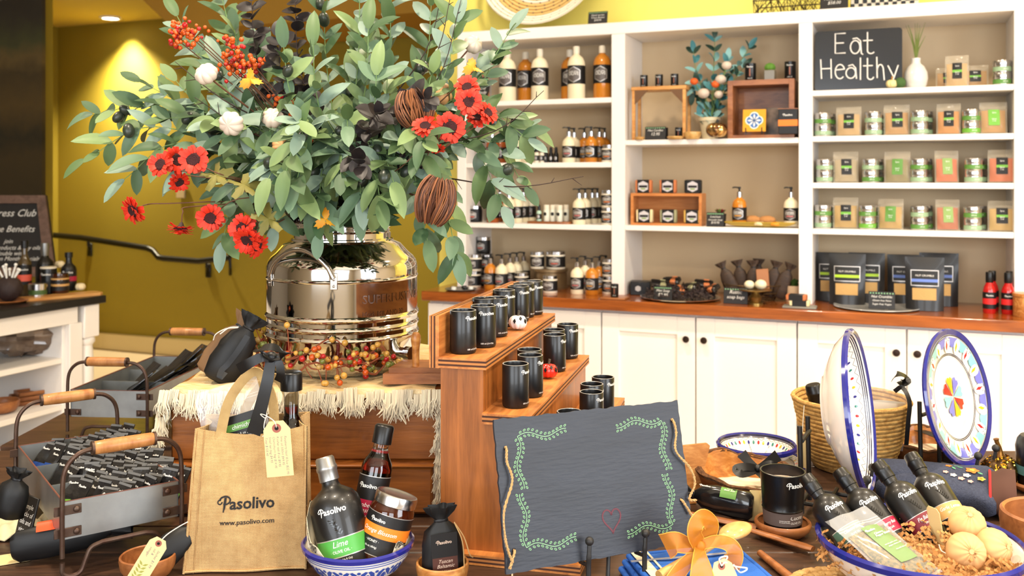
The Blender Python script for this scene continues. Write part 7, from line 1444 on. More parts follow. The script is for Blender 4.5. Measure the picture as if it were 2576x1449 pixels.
# ---------------------------------------------------------------- middle section
mA, mB = SECT['m'][2]
def wx(px0, px1, dy): return bpt(px1, FY + dy)[0] - bpt(px0, FY + dy)[0]
w = wx(1596, 1733, .08); t = thing('wooden_bench', 'small wooden bench riser with three mini candles on top', 'riser', sl(1664, mA, .08), -ALPHA); BENCH = wood('bench_pine', (186, 122, 58), (220, 166, 98), 9, (1.2, 12, 12), .5); hh = .236
mb = MB(); mb.box((0, 0, hh - .008), (w, .12, .016), .002); mb.build('bench_top', BENCH, t)
for x in (-1, 1):
    for y in (-.05, .05): mb = MB(); mb.box((x * (w / 2 - .010), y, (hh - .016) / 2), (.014, .014, hh - .016), .001); mb.build('leg', BENCH, t)
    mb = MB(); mb.M = Tr(0, -.055, hh - .016) @ Rx(pi / 2); mb.prism([(x * (w / 2 - .016), 0), (x * (w / 2 - .075), 0), (x * (w / 2 - .016), -.062)][::x], -.003, .003); mb.build('corner_bracket', mat('brown_bracket', (104, 72, 44), .6), t)
for px, lab in ((1620, 'first mini candle on the wooden bench'), (1658, 'second mini candle on the wooden bench'), (1697, 'third mini candle on the wooden bench')): put('v', px, mA + hh + .0005, .08, lab, 'mini candles on the bench', .0)
for px, lab in ((1634, 'mini candle under the bench behind the price sign'), (1671, 'mini candle under the bench, second from the divider'), (1708, 'mini candle under the bench beside the wooden cup')): put('v', px, mA, .09, lab, 'mini candles under the bench', .0)
sign(1648, mA, .012, .092, .058, ['Mini Candles', '12.95'], 'black price sign for mini candles under the bench')
def wdish(px, z, dy, r, h, lab): wood_bowl('wooden_dish', lab, sl(px, z, dy), r, h, OLIVE2, .003, .75)
wdish(1609, mA, .01, .022, .012, 'tiny pale wooden dish beside the mini candle sign'); wdish(1700, mA, .012, .038, .012, 'flat pale wooden dish under the bench'); wdish(1742, mA, .01, .038, .030, 'pale wooden cup beside the bench')
t = thing('cream_pot', 'cream flower pot behind the mottled glass pumpkin', 'pot', sl(1787, mA, .12)); pr = [(.034, 0), (.046, .082), (.050, .083), (.050, .096)]; bowl(t, pr, .005, mat('cream_pot_glaze', (216, 200, 164), .4), 32)
pc_ = sl(1787, mA + .07, .12); TEALL = [leaf_mesh(mat('teal_leaf_%s' % n_, c_, .5), .055, .013, .2) for n_, c_ in (('blue', (70, 130, 136)), ('pale', (130, 178, 176)), ('dark', (38, 66, 54)))]; R_old = ROOT; ROOT = pc_
for i, (px, py, lab) in enumerate(((1798, 95, 'tallest teal sprig in the cream pot'), (1745, 130, 'teal sprig leaning towards the bench'), (1885, 120, 'dark teal sprig over the wooden crate'), (1870, 170, 'teal sprig just above the crate corner'), (1742, 235, 'low teal sprig beside the bench'), (1760, 260, 'drooping teal sprig above the cream pot'), (1830, 150, 'teal sprig in the middle of the cream pot'))):
    t = thing('teal_sprig', lab, 'branch', group='sprigs in the cream pot'); grow(t, stem_curve(W(px, py, bpt(px, FY + .1)[1]), .03 if py < 200 else .12, 4, .02), TEALL, .45, .042, radians(48), 0, (.8, 1.1), rad=.003)
ROOT = R_old
for px, py, m, r, lab in ((1828, 165, PUMPW, .022, 'upper white cotton ball in the teal plant'), (1813, 200, PUMPW, .024, 'middle white cotton ball in the teal plant'), (1770, 235, PUMPW, .026, 'white cotton ball low on the bench side'), (1808, 238, PUMPW, .02, 'small white cotton ball over the pot'), (1746, 205, mat('orange_petal', (216, 92, 30), .6), .018, 'orange bud beside the bench'), (1800, 212, mat('orange_petal', (216, 92, 30), .6), .018, 'orange bud in the middle of the teal plant')):
    D = bpt(px, FY + .06)[1]; t = thing('cotton_ball', lab, 'flower', W(px, py, D)); mb = MB(); mb.sphere((0, 0, 0), r, 18, 10, (1, 1, .85), lambda th, ph: 1 - .08 * (1 - abs(sin(th * 2.5)))); mb.build('ball', m, t); mb = MB(); q = pc_ - W(px, py, D); mb.tube([V((0, 0, 0)), q * .5 + V((0, 0, .03)), q], .002, 5); mb.build('stem', STEMM, t)
t = thing('glass_pumpkin', 'mottled bronze and gold glass pumpkin on the middle shelf', 'pumpkin', sl(1803, mA, .0)); pumpkin(t, .046, mat('mercury_glass', (92, 58, 40), .12, .9, var=(26, (226, 186, 120), (1, 1, 1), 3)), .82, 8, BLACKP, .1)
w = wx(1838, 2003, .1); t = thing('wooden_box', 'reddish wooden display box lying on its side on the middle shelf', 'box', sl(1920, mA, .10), -ALPHA); hb_ = .247
for x in (-w / 2 + .011, w / 2 - .011): mb = MB(); mb.box((x, 0, hb_ / 2), (.022, .17, hb_), .001); mb.build('side_board', REDWOOD, t)
for z in (.007, hb_ - .011): mb = MB(); mb.box((0, 0, z), (w - .044, .17, .014 if z < .1 else .022)); mb.build('shelf_board', REDWOOD, t)
mb = MB(); mb.box((0, .08, hb_ / 2), (w - .044, .008, hb_ - .03)); mb.build('back_board', REDWOOD, t)
for px, lab in ((1888, 'mini candle on the wooden box beside the cactus'), (1988, 'mini candle at the divider end of the wooden box')): put('v', px, mA + hb_ + .0005, .08, lab, 'mini candles on the box', 0, 1.12)
t = thing('cactus_pot', 'round green cactus in a square glass pot on the wooden box', 'cactus', sl(1937, mA + hb_, .07), -ALPHA); mb = MB(); mb.box((0, 0, .022), (.046, .046, .043), .003); mb.build('pot', mat('smoky_glass_pot', (112, 104, 84), .2), t); mb = MB(); mb.sphere((0, 0, .055), .022, 40, 12, (1, 1, .85), lambda th, ph: 1 + .05 * sin(th * 12)); mb.build('cactus', mat('cactus_green', (84, 128, 40), .7), t)
t = thing('painted_tile', 'yellow and blue painted tile on a little easel inside the wooden box', 'tile', M=Tr(sl(1897, mA + .028, .02)) @ Rz(-ALPHA) @ Rx(-.15)); mb = MB(); mb.box((0, 0, .048), (.096, .006, .096), .001); mb.build('tile_body', mat('tile_yellow', (228, 158, 40), .2, coat=.4), t)
def quat(mb, s, y): 
    for cx_, cz_ in ((0, 1), (1, 0), (0, -1), (-1, 0)): mb.add([(cx_ * s * .42 + s * .46 * cos(q), y, .048 + cz_ * s * .42 + s * .46 * sin(q)) for q in [2 * pi * i / 14 for i in range(14)]], [tuple(range(14))[::-1]])
mb = MB(); quat(mb, .042, -.0034); mb.build('painted_quatrefoil', WHITEP, t, smooth=0); mb = MB(); quat(mb, .037, -.0037); mb.build('painted_quatrefoil', mat('tile_blue', (74, 116, 176), .2, coat=.4), t, smooth=0)
mb = MB()
for an in range(8): a = an * pi / 4; mb.add([(r_ * cos(a + o_), -.0040, .048 + r_ * sin(a + o_)) for r_, o_ in ((.004, 0), (.018, -.22), (.030, 0), (.018, .22))], [(0, 1, 2, 3)])
mb.build('painted_cross', WHITEP, t, smooth=0)
t = thing('small_easel', 'little black wire easel under the painted tile', 'easel', sl(1897, mA + .0145, .0), -ALPHA); 
for x in (-.033, .033): mb = MB(); mb.tube([(x, .02, .012), (x, -.012, .012), (x, -.013, .03)], .0025, 6); mb.tube([(x, -.004, .012), (x, -.006, 0)], .0025, 6); mb.tube([(x, .02, .012), (x, .045, .05)], .0025, 6); mb.build('wire_leg', IRON, t)
t = thing('gift_box', 'black gift box with orange band inside the wooden box', 'box', sl(1985, mA + .0145, .0), -ALPHA + .06); mb = MB(); mb.box((-.004, 0, .052), (.076, .04, .104), .002); mb.build('box_body', BLACKL, t); mb = MB(); mb.box((-.004, 0, .046), (.0768, .0408, .026)); mb.build('orange_band', ORANGEL, t); mb = MB(); mb.box((-.004, 0, .1045), (.08, .044, .003)); mb.build('copper_lid', REDWOOD, t); mb = MB(); mb.add(*flat(brand(.011), -.004, .075, -.021)); mb.build('lettering', WHITEP, t, smooth=0)
t = thing('photo_card', 'dark product photo card leaning at the back of the wooden box', 'card', M=Tr(sl(1962, mA + .015, .09)) @ Rz(-ALPHA) @ Rx(-.1)); mb = MB(); mb.box((0, 0, .06), (.13, .003, .118)); mb.build('card', mat('dark_photo', (52, 42, 34), .3, var=(20, (120, 100, 84), (1, 1, 1), 2)), t)
w = wx(1591, 1768, .08); t = thing('soap_shelf', 'open wooden box shelf with soaps inside and on top', 'shelf', sl(1681, mB, .09), -ALPHA); hs_ = .142; SW = wood('soap_shelf_pine', (178, 106, 48), (206, 138, 78), 9, (1.2, 12, 12), .5)
for x in (-w / 2 + .006, w / 2 - .006): mb = MB(); mb.box((x, 0, hs_ / 2), (.012, .10, hs_)); mb.build('side_board', SW, t)
for z in (.005, hs_ - .006): mb = MB(); mb.box((0, 0, z), (w - .024, .10, .010 if z < .1 else .012)); mb.build('shelf_board', SW, t)
mb = MB(); mb.box((0, .046, hs_ / 2), (w - .024, .006, hs_ - .02)); mb.build('back_board', SW, t)
for k, px, z, lab in (('so', 1620, hs_, 'terracotta soap bar on top of the soap shelf'), ('so', 1681, hs_, 'second terracotta soap bar on top of the soap shelf'), ('sk', 1744, hs_, 'black soap bar on top of the soap shelf'), ('si', 1622, .0105, 'ivory soap bar inside the soap shelf'), ('sg', 1682, .0105, 'sage soap bar inside the soap shelf'), ('sy', 1742, .0105, 'yellow soap bar inside the soap shelf')): put(k, px, mB + z, .065, lab, 'soap bars on the soap shelf', 0)
sign(1799, mB, .01, .074, .062, ['Luscious', 'Avocado Soap', '$10.95'], 'black chalk sign for soaps beside the soap shelf')
t = thing('succulent', 'small red and green succulent behind the soap sign', 'plant', sl(1812, mB, .06)); SUC = [leaf_mesh(m, .03, .008, -.3, .3) for m in (mat('red_succulent', (130, 40, 44), .5), mat('green_succulent', (110, 130, 60), .5))]; mb = MB(); mb.lathe([(0, 0), (.022, 0), (.026, .055), (0, .055)], 20); mb.build('pot', SLATEK, t)
for k in range(16): obj('leaf', SUC[k % 2], t, Tr(0, 0, .055) @ Rz(k * 2.4) @ Rx(.25 + .06 * (k % 5)))
p = sl(1912, mB, .045); t = thing('long_tray', 'long yellow-green leaf tray of soaps on the middle shelf', 'tray', p, -ALPHA); wl = wx(1822, 2003, .045)
def tr_(u, v): x = (u - .5) * wl; y = (v - .5) * .085; e = max(abs(u - .5) * 2, abs(v - .5) * 2); return (x * (1 - .05 * (abs(v - .5) * 2) ** 2), y * (1 - .25 * (abs(u - .5) * 2) ** 4), .006 + .018 * e ** 5)
mb = MB(); mb.grid(tr_, 24, 10, .004); mb.build('tray_body', mat('mustard_glaze', (186, 156, 62), .35, coat=.2), t, smooth=60)
put('pa', 1860, mB + .008, .05, 'amber pump bottle standing on the long tray', s=1.0); put('pc', 1990, mB + .008, .06, 'cream pump bottle at the end of the long tray')
for i, (px, dx, m, lab) in enumerate(((1893, .03, mat('sea_sponge', (186, 130, 76), .95, bump=(120, 1)), 'larger tan sponge on the long tray'), (1930, .03, mat('sea_sponge', (186, 130, 76), .95), 'smaller tan sponge on the long tray'))): t = thing('sponge', lab, 'sponge', sl(px, mB + .012, .07), -ALPHA); mb = MB(); mb.sphere((0, 0, .018), .028, 18, 10, (1.3, .8, .65), lambda th, ph: 1 + .06 * sin(th * 5 + ph * 7)); mb.build('body', m, t)
for px, m, lab in ((1909, mat('ivory_soap', (224, 206, 160), .6), 'round ivory soap on the long tray'), (1950, mat('orange_soap', (226, 146, 36), .5), 'round orange soap on the long tray')): t = thing('round_soap', lab, 'soap', sl(px, mB + .009, .02)); mb = MB(); mb.lathe([(0, 0), (.019, 0), (.024, .005), (.024, .011), (.019, .015), (0, .016)], 24); mb.build('cake', m, t)
# middle counter
t = thing('soap_gift_box', 'black lidded box at the divider on the middle counter', 'box', sl(1612, ZC, .07), -ALPHA + .2); mb = MB(); mb.box((0, 0, .03), (.09, .08, .06), .003); mb.build('box_body', BLACKP, t); mb = MB(); mb.M = Tr(-.01, -.0405, .03) @ Rx(pi / 2); mb.prism(hexpoly(.012, .013), 0, .0006); mb.build('hexagon_plate', SILVERL, t)
p = sl(1712, ZC, -.02); t = thing('silver_platter', 'round silver platter on the middle counter', 'platter', p); mb = MB(); mb.lathe([(0, 0), (.12, 0), (.17, .008), (.172, .011), (.165, .012), (.12, .004), (0, .004)], 48); mb.build('plate', TIN, t)
DKC = mat('dark_crinkle', (46, 32, 30), .7); t = thing('dark_crinkle_paper', 'nest of dark brown crinkle paper on the silver platter', 'crinkle paper', p); t['kind'] = 'stuff'; mb = MB()
for k in range(420):
    a = random.uniform(0, 2 * pi); r = .15 * sqrt(random.random()); q = V((r * cos(a), r * sin(a) * .75, .012 + .038 * (1 - (r / .15) ** 2) * random.random() + .004)); dr = V((random.uniform(-1, 1), random.uniform(-1, 1), random.uniform(-.4, .7))).normalized(); w_ = dr.orthogonal().normalized() * .003; n = 6; P = [q + dr * .006 * i + dr.cross(w_).normalized() * (.003 if i % 2 else -.003) for i in range(n)]; vs = []
    for o_ in P: vs += [o_ - w_, o_ + w_]
    mb.add(vs, [(2 * i, 2 * i + 1, 2 * i + 3, 2 * i + 2) for i in range(n - 1)])
mb.build('paper_shreds', DKC, t, smooth=0)['kind'] = 'stuff'
for px, dy, z, rz, lab in ((1660, .02, .055, .3, 'wrapped mini soap pack resting high on the dark crinkle paper'), (1690, .07, .065, -.2, 'second wrapped mini soap pack behind it'), (1705, -.03, .04, .5, 'wrapped mini soap pack at the front of the platter'), (1738, .0, .05, -.4, 'wrapped mini soap pack in the middle of the platter'), (1770, .05, .06, .2, 'wrapped mini soap pack towards the basket'), (1790, .01, .045, -.6, 'wrapped mini soap pack nearest the basket')):
    t = thing('mini_soap_pack', lab, 'soap', M=Tr(sl(px, ZC + z, dy)) @ Rz(-ALPHA + rz) @ Rx(.5) @ Ry(rz * .4), group='mini soap packs on the platter'); mb = MB(); mb.box((0, 0, 0), (.075, .045, .022), .004); mb.build('clear_wrap', mat('dark_wrap', (40, 36, 34), .15, coat=.4), t); mb = MB(); mb.box((.012, -.003, .004), (.026, .046, .02), .003); mb.build('soap', random.choice((mat('terracotta_soap', (190, 112, 66), .6), mat('sage_soap', (150, 148, 112), .6))), t); mb = MB(); mb.box((0, .0, .0125), (.08, .02, .003)); mb.build('wrap_edge', BLACKP, t)
sign(1667, ZC, -.13, .078, .062, ['Mini Soap', '$2.95'], 'black chalk sign for mini soaps before the platter')
c = sl(1897, ZC, .06); t = thing('wire_basket', 'dark wire basket heaped with organza soap bags', 'basket', c)
for z, r in ((.004, .085), (.035, .11), (.068, .125)): mb = MB(); mb.tube([(r * cos(a), r * sin(a) * .8, z) for a in [2 * pi * k / 36 for k in range(36)]], .0022, 5, True); mb.build('wire_hoop', mat('bronze_wire', (92, 72, 46), .4, .7), t)
for k in range(16): a = 2 * pi * k / 16; mb = MB(); mb.tube([(.085 * cos(a), .085 * sin(a) * .8, .004), (.11 * cos(a), .11 * sin(a) * .8, .035), (.125 * cos(a), .125 * sin(a) * .8, .068)], .0016, 5); mb.build('wire_rib', mat('bronze_wire', (92, 72, 46), .4, .7), t)
OB = mat('sheer_brown_organza', (36, 27, 22), .6, var=(30, (74, 52, 36), (1, 1, 4), 1))
for i, (px, dy, tl, lab) in enumerate(((1850, .04, -24, 'organza soap bag fanned outermost towards the platter'), (1873, .06, -12, 'second organza soap bag in the wire basket'), (1897, .03, -2, 'middle organza soap bag in the wire basket'), (1935, .06, 12, 'organza soap bag behind the brass stand'), (1955, .05, 22, 'organza soap bag fanned outermost towards the plant'), (1905, .12, 3, 'organza soap bag at the back of the wire basket'))):
    o = sachet('organza_bag', lab, Tr(sl(px + (0 if i == 2 else 0), ZC + .016, dy)) @ Rz(-ALPHA) @ Ry(radians(tl)), .062, .155, .03, OB); o['group'] = 'organza soap bags'
t = thing('soap_slab', 'tan rectangular soap slab leaning among the organza bags', 'soap', M=Tr(sl(1921, ZC + .05, -.01)) @ Rz(-ALPHA) @ Ry(radians(-6)) @ Rx(-.25)); mb = MB(); mb.box((0, 0, .045), (.05, .016, .09), .002); mb.build('slab', mat('tan_soap', (160, 106, 70), .6), t)
sign(1850, ZC, -.10, .098, .066, ['Rustic', 'soap bags'], 'black chalk sign for soap bags beside the brass stand')
t = thing('brass_stand', 'small brass pedestal stand with two round white soaps', 'stand', sl(1900, ZC, -.075)); mb = MB(); mb.lathe([(0, 0), (.032, 0), (.032, .006), (.022, .012), (.026, .028), (.017, .042), (.015, .05), (.04, .054), (.068, .058), (.069, .061), (0, .060)], 36); mb.build('pedestal', mat('antique_brass', (150, 122, 66), .3, .85), t)
for dx, r, lab in ((-.024, .021, 'smaller round white soap on the brass stand'), (.022, .024, 'larger round white soap on the brass stand')): t = thing('round_soap', lab, 'soap', sl(1900, ZC + .0612, -.075) + U * dx); mb = MB(); mb.sphere((0, 0, r * .85), r, 20, 12, (1, 1, .85)); mb.build('cake', mat('ivory_white_soap', (234, 220, 186), .5), t)
t = thing('potted_plant', 'small green plant in a pale pot at the middle counter divider', 'plant', sl(1996, ZC, .07)); mb = MB(); mb.lathe([(0, 0), (.030, 0), (.036, .068), (.032, .068), (.03, .06), (0, .06)], 24); mb.build('pot', mat('pale_pot', (196, 168, 134), .7), t); GL = [leaf_mesh(mat('moss_leaf', (62, 96, 36), .6), .035, .008, .2)]
for k in range(30): obj('leaf', GL[0], t, Tr(random.uniform(-.012, .012), random.uniform(-.012, .012), .066) @ Rz(k * 2.4) @ Rx(.3 + .9 * random.random()))
t = thing('soap_tray', 'small grey tray under two wrapped soap bars', 'tray', sl(2012, ZC, -.12), -ALPHA); mb = MB(); mb.box((0, 0, .004), (.13, .075, .008), .002); mb.build('plate', mat('grey_glaze', (128, 126, 116), .4), t)
for z, dx, m, lab in ((.0085, 0, mat('ivory_soap', (224, 206, 160), .6), 'lower wrapped soap bar on the small grey tray'), (.031, -.012, mat('terracotta_soap', (190, 112, 66), .6), 'upper terracotta soap bar on the small grey tray')): t = thing('soap_bar', lab, 'soap', sl(2012, ZC + z, -.12) + U * dx, -ALPHA + dx * 6); mb = MB(); mb.box((0, 0, .011), (.078, .05, .022), .003); mb.build('soap_block', m, t); mb = MB(); mb.box((0, 0, .011), (.055, .0512, .0225)); mb.build('paper_band', BLACKL, t)
# ---------------------------------------------------------------- nearest section: spices
rA, rB, rC, rD = SECT['r'][2]
lx0_, d_ = bpt(2046, FY + .02); w = wx(2048, 2268, .03); hk = .245; t = thing('chalkboard', 'large chalkboard reading Eat Healthy on the top spice shelf', 'chalkboard', M=Tr(sl(2158, rA, .03)) @ Rz(-ALPHA) @ Rx(-.03))
r_ = .014; pts = []
for cx_, cz_, a0 in ((w / 2 - r_, hk - r_, 0), (-w / 2 + r_, hk - r_, 90), (-w / 2 + r_, r_, 180), (w / 2 - r_, r_, 270)): pts += [(cx_ + r_ * cos(radians(a0 + k * 15)), cz_ + r_ * sin(radians(a0 + k * 15))) for k in range(7)]
mb = MB(); mb.M = Rx(pi / 2); mb.prism(pts, -.006, .006); mb.M = None; mb.build('board', mat('glossy_chalkboard', (34, 36, 40), .18), t)
def P_(x, y): return (-w / 2 + w * x, hk * (1 - y))           # fractions across and down the board
def arc(cx_, cy, rx, ry, a0, a1, n=14): return [P_(cx_ + rx * cos(radians(a0 + (a1 - a0) * i / n)), cy - ry * sin(radians(a0 + (a1 - a0) * i / n))) for i in range(n + 1)]
ST = [[P_(.36, .05), P_(.24, .05), P_(.24, .38), P_(.36, .38)], [P_(.24, .21), P_(.34, .21)], arc(.47, .29, .055, .11, 60, 420) , [P_(.44, .15), P_(.49, .14), P_(.53, .19), P_(.54, .40), P_(.56, .42)], [P_(.61, .05), P_(.61, .35)] + arc(.65, .36, .04, .05, 180, 330), [P_(.56, .19), P_(.67, .19)],
      [P_(.07, .47), P_(.08, .80)], [P_(.19, .47), P_(.195, .80)], [P_(.075, .63), P_(.19, .63)], [P_(.24, .66), P_(.35, .65)] + arc(.295, .69, .055, .12, 25, 315), arc(.42, .72, .055, .09, 60, 420), [P_(.39, .60), P_(.44, .58), P_(.475, .64), P_(.485, .82)], [P_(.53, .47), P_(.53, .84)], [P_(.61, .48), P_(.61, .78)] + arc(.645, .79, .035, .05, 180, 350), [P_(.56, .61), P_(.67, .61)], [P_(.715, .47), P_(.72, .82)], arc(.755, .70, .035, .10, 180, 0) + [P_(.80, .86)], [P_(.84, .62), P_(.90, .80)], [P_(.955, .62), P_(.87, .98)]]
for s in ST: mb = MB(); stroke3(mb, s, .0023, -.0065); mb.build('chalk_stroke', CHALK, t, smooth=0)
t = thing('mini_pumpkin', 'small ivory pumpkin before the Eat Healthy chalkboard', 'pumpkin', sl(2243, rA, -.0) + N * .02); pumpkin(t, .022, mat('ivory_pumpkin', (228, 210, 150), .5), .85, 8, mat('tan_stem', (180, 130, 60), .7), .3)
t = thing('moss_ball', 'small green moss ball beside the ivory pumpkin', 'ornament', sl(2264, rA, .03)); mb = MB(); mb.sphere((0, 0, .022), .022, 22, 14, (1, 1, 1), lambda th, ph: 1 + .04 * sin(th * 9 + ph * 11)); mb.build('ball', mat('moss_green', (70, 100, 50), .9, bump=(200, 1)), t)
t = thing('white_vase', 'white bottle vase with grass on the top spice shelf', 'vase', sl(2304, rA, .07)); mb = MB(); mb.lathe([(0, 0), (.032, 0), (.040, .012), (.0455, .04), (.043, .065), (.032, .088), (.019, .100), (.017, .108), (.0185, .122), (.015, .122), (.013, .105), (0, .1)], 36); mb.build('vase_body', mat('white_vase_glaze', (222, 216, 206), .3, coat=.3), t); GR = mat('grass_green', (116, 130, 66), .6)
for k in range(15):
    a = k * 2.4; L = random.uniform(.07, .16); s_ = random.uniform(.01, .05); mb = MB(); mb.tube([(0, 0, .11), (s_ * .3 * cos(a), s_ * .3 * sin(a), .11 + L * .5), (s_ * cos(a), s_ * sin(a), .11 + L)], [.0028, .0022, .0005], 4); mb.build('grass_blade', GR, t)
SPICE = {n_: mat('spice_' + n_, c_, .85, bump=(200, .4)) for n_, c_ in (('kraft', (172, 122, 58)), ('pale', (188, 150, 94)), ('gold', (188, 116, 20)), ('orange', (186, 72, 10)), ('rust', (164, 64, 16)), ('straw', (170, 132, 56)), ('green', (118, 106, 60)), ('clear', (158, 140, 108)))}
def sp_pouch(px, z, dy, k, lm, lab, w=.098, h=.122, grp='spice pouches', rz=None, ll=(.31, .72, .26, .76), stripe=True):
    t = thing('spice_pouch', lab, 'pouch', sl(px, z, dy), -ALPHA + (random.uniform(-.2, .2) if rz is None else rz), grp); M = Rx(random.uniform(-.10, -.03)); fn = pouch(t, M, w, h, .034, .72, SPICE[k], [(*ll, lm, .0004)] + ([(ll[0], ll[1], ll[2] + .2, ll[2] + .28, GREENL2, .0008)] if stripe else []), film=mat('pouch_film', (226, 212, 186), .12, alpha=.2))
    mb = MB(); mb.M = M
    for i, v in enumerate((.64, .44, .38)): v_, f_ = tx(('Spice', 'blend', '2 oz')[i], .009); b0 = V(fn((ll[0] + ll[1]) / 2, v)); mb.add([(b0.x + x * .8, b0.y - .003, b0.z + y) for x, y in v_], f_)
    mb.build('lettering', WHITEP, t, smooth=0)
def tins(px, z, ks, lab, dy=.05, behind=True):
    for i, k in enumerate(ks): put(k, px, z + i * .0485, dy, ('lower' if i == 0 else 'upper') + ' spice tin ' + lab, 'stacked spice tins')
    if behind:
        for i, k in enumerate(ks): put(k, px + 12, z + i * .0485, dy + .075, ('lower' if i == 0 else 'upper') + ' rear spice tin ' + lab, 'stacked spice tins')
sp_pouch(2383, rA, .13, 'kraft', BLACKL, 'kraft pouch behind on the vase side of the top spice shelf', .085, .085); sp_pouch(2452, rA, .12, 'kraft', BLACKL, 'kraft pouch behind on the tin side of the top spice shelf', .10, .09); sp_pouch(2407, rA, .06, 'pale', BLACKL, 'pale pouch in front on the top spice shelf', .085, .125); tins(2521, rA, ('tg', 'tl'), 'at the end of the top spice shelf', .06, False)
ordn = ('first', 'second', 'third', 'fourth'); 
for z, nm, tn, pu in ((rB, 'upper spice row', ((2070, 'tlg'), (2197, 'tll'), (2313, 'tll'), (2443, 'tbg')), ((2135, 'pale', BLACKL), (2256, 'kraft', BLACKL), (2386, 'gold', BLACKL), (2499, 'kraft', GREENL2))), (rC, 'middle spice row', ((2074, 'tll'), (2190, 'tgl'), (2312, 'tlg'), (2449, 'tlg')), ((2128, 'clear', BLACKL), (2257, 'green', GREENL), (2382, 'orange', OLIVEL), (2520, 'orange', BLACKL))), (rD, 'lower spice row', ((2070, 'tlg'), (2182, 'tbg'), (2313, 'tgl'), (2447, 'tlg')), ((2127, 'straw', BLACKL), (2240, 'straw', GREENL), (2384, 'rust', OLIVEL), (2520, 'straw', BLACKL)))):
    for i, (px, code) in enumerate(tn): ks = {'tlg': ('tl', 'tg'), 'tll': ('tl', 'tl'), 'tbg': ('tb', 'tg'), 'tgl': ('tg', 'tl')}[code]; tins(px, z, ks, 'in the %s stack from the divider, %s' % (ordn[i], nm))
    for i, (px, k, lm) in enumerate(pu): sp_pouch(px, z, .05, k, lm, '%s spice pouch from the divider, %s' % (ordn[i], nm), .098 if i != 2 else .088, .118 + .012 * random.random(), stripe=lm is BLACKL)
BP = mat('black_standup_pouch', (26, 25, 26), .4, coat=.1)
def bpouch(px, dy, m, lab, sc=1.0, rz=0.0):
    t = thing('nut_mix_pouch', lab, 'pouch', sl(px, ZC, dy), -ALPHA + rz, 'black nut mix pouches'); w_, h_ = .135 * sc, .205 * sc
    def fn(u, v): b = .05 * (sin(pi * u) ** .6 if 0 < u < 1 else 0) * (1 - v) ** .6; return ((u - .5) * w_ * (1 + .04 * v), -b / 2, h_ * v)
    def fb(u, v): q = fn(1 - u, v); return (q[0], -q[1] + .001, q[2])
    mb = MB(); mb.M = Rx(-.06); mb.grid(fn, 8, 8); mb.grid(fb, 8, 8); mb.build('pouch_body', BP, t, smooth=60)
    for u0, u1, v0, v1, mm, nm, of in ((.14, .86, .46, .76, SILVERL, 'label_border', .001), (.16, .84, .475, .745, BLACKL, 'label', .0016), (.16, .84, .535, .59, m, 'colour_stripe', .0022), (.18, .80, .20, .42, SPICE['pale'], 'window', .001)): mb = MB(); mb.M = Rx(-.06); mb.grid(lambda u, v: tuple(V(fn(u0 + (u1 - u0) * u, v0 + (v1 - v0) * v)) + V((0, -of, 0))), 6, 3); mb.build(nm, mm, t, smooth=60)
    mb = MB(); mb.M = Rx(-.06); v_, f_ = tx('NUT CRUMBLE', .010); b0 = V(fn(.5, .64)); mb.add([(b0.x + x, b0.y - .0035, b0.z + y) for x, y in v_], f_); mb.build('lettering', WHITEP, t, smooth=0)
LIME = mat('lime_stripe', (164, 200, 40), .5); PERI = mat('periwinkle_stripe', (98, 124, 196), .5)
for a in ((2092, .15, LIME, 'black pouch with lime stripe behind at the divider', 1.0), (2180, .13, LIME, 'black pouch with lime stripe behind on the other side', 1.02), (2131, .04, LIME, 'black pouch with lime stripe standing in front', 1.02), (2278, .14, PERI, 'black pouch with blue stripe behind by the sign', 1.0), (2362, .15, PERI, 'black pouch with blue stripe behind by the red bottles', 1.05), (2326, -.02, PERI, 'black pouch with blue stripe standing most forward', 1.02)): bpouch(*a)
t = thing('glass_platter', 'clear glass platter under the black pouches', 'platter', sl(2205, ZC, .0)); mb = MB(); mb.lathe([(0, 0), (.14, 0), (.165, .006), (.164, .009), (.14, .004), (0, .004)], 40); mb.build('plate', mat('silvery_glass', (206, 206, 204), .1, .5), t)
sign(2218, ZC + .0045, -.07, .098, .068, ['Nut Crumble:', 'Gluten free Paleo', 'Sugar free Vegan'], 'black chalk sign describing the nut crumble pouches')
HOT = mat('red_hot_sauce', (176, 24, 22), .12, coat=.5)
for px, dy, lab in ((2489, .0, 'red hot sauce bottle in front on the spice counter'), (2496, .06, 'red hot sauce bottle hidden behind the front one'), (2536, .0, 'red hot sauce bottle beside the wooden canister'), (2540, .06, 'red hot sauce bottle at the back by the canister')):
    t = thing('hot_sauce_bottle', lab, 'bottle', sl(px, ZC, dy), -ALPHA, 'hot sauce bottles'); r = .0235; mb = MB(); mb.lathe([(0, 0), (r * .92, 0), (r, .004), (r, .085), (r * .85, .100), (.0125, .116), (.0115, .14)], 28); mb.build('bottle_body', HOT, t); mb = MB(); mb.lathe([(.0128, .118), (.0138, .12), (.0135, .155), (.012, .158), (0, .158)], 18); mb.build('cap', BLACKP, t); mb = MB(); mb.lathe([(r + .0004, .018), (r + .0004, .082)], 28); l_ = mb.build('label', BLACKL, t); mb = MB(); mb.lathe([(r + .0008, .036), (r + .0008, .058)], 28); mb.build('label_stripe', mat('red_stripe', (214, 40, 40), .5), l_); mb = MB(); mb.add(*wrap(brand(.008), r + .0012, .067)); mb.build('lettering', WHITEP, l_, smooth=0)
t = thing('wooden_canister', 'round wooden lidded canister at the picture edge on the counter', 'canister', sl(2583, ZC, -.05)); mb = MB(); mb.lathe([(0, 0), (.045, 0), (.047, .004), (.047, .075), (.044, .078), (0, .078)], 36); mb.build('canister_body', OLIVE, t); mb = MB(); mb.lathe([(.049, .076), (.05, .080), (.048, .088), (0, .090)], 36); mb.build('lid', OLIVE, t)
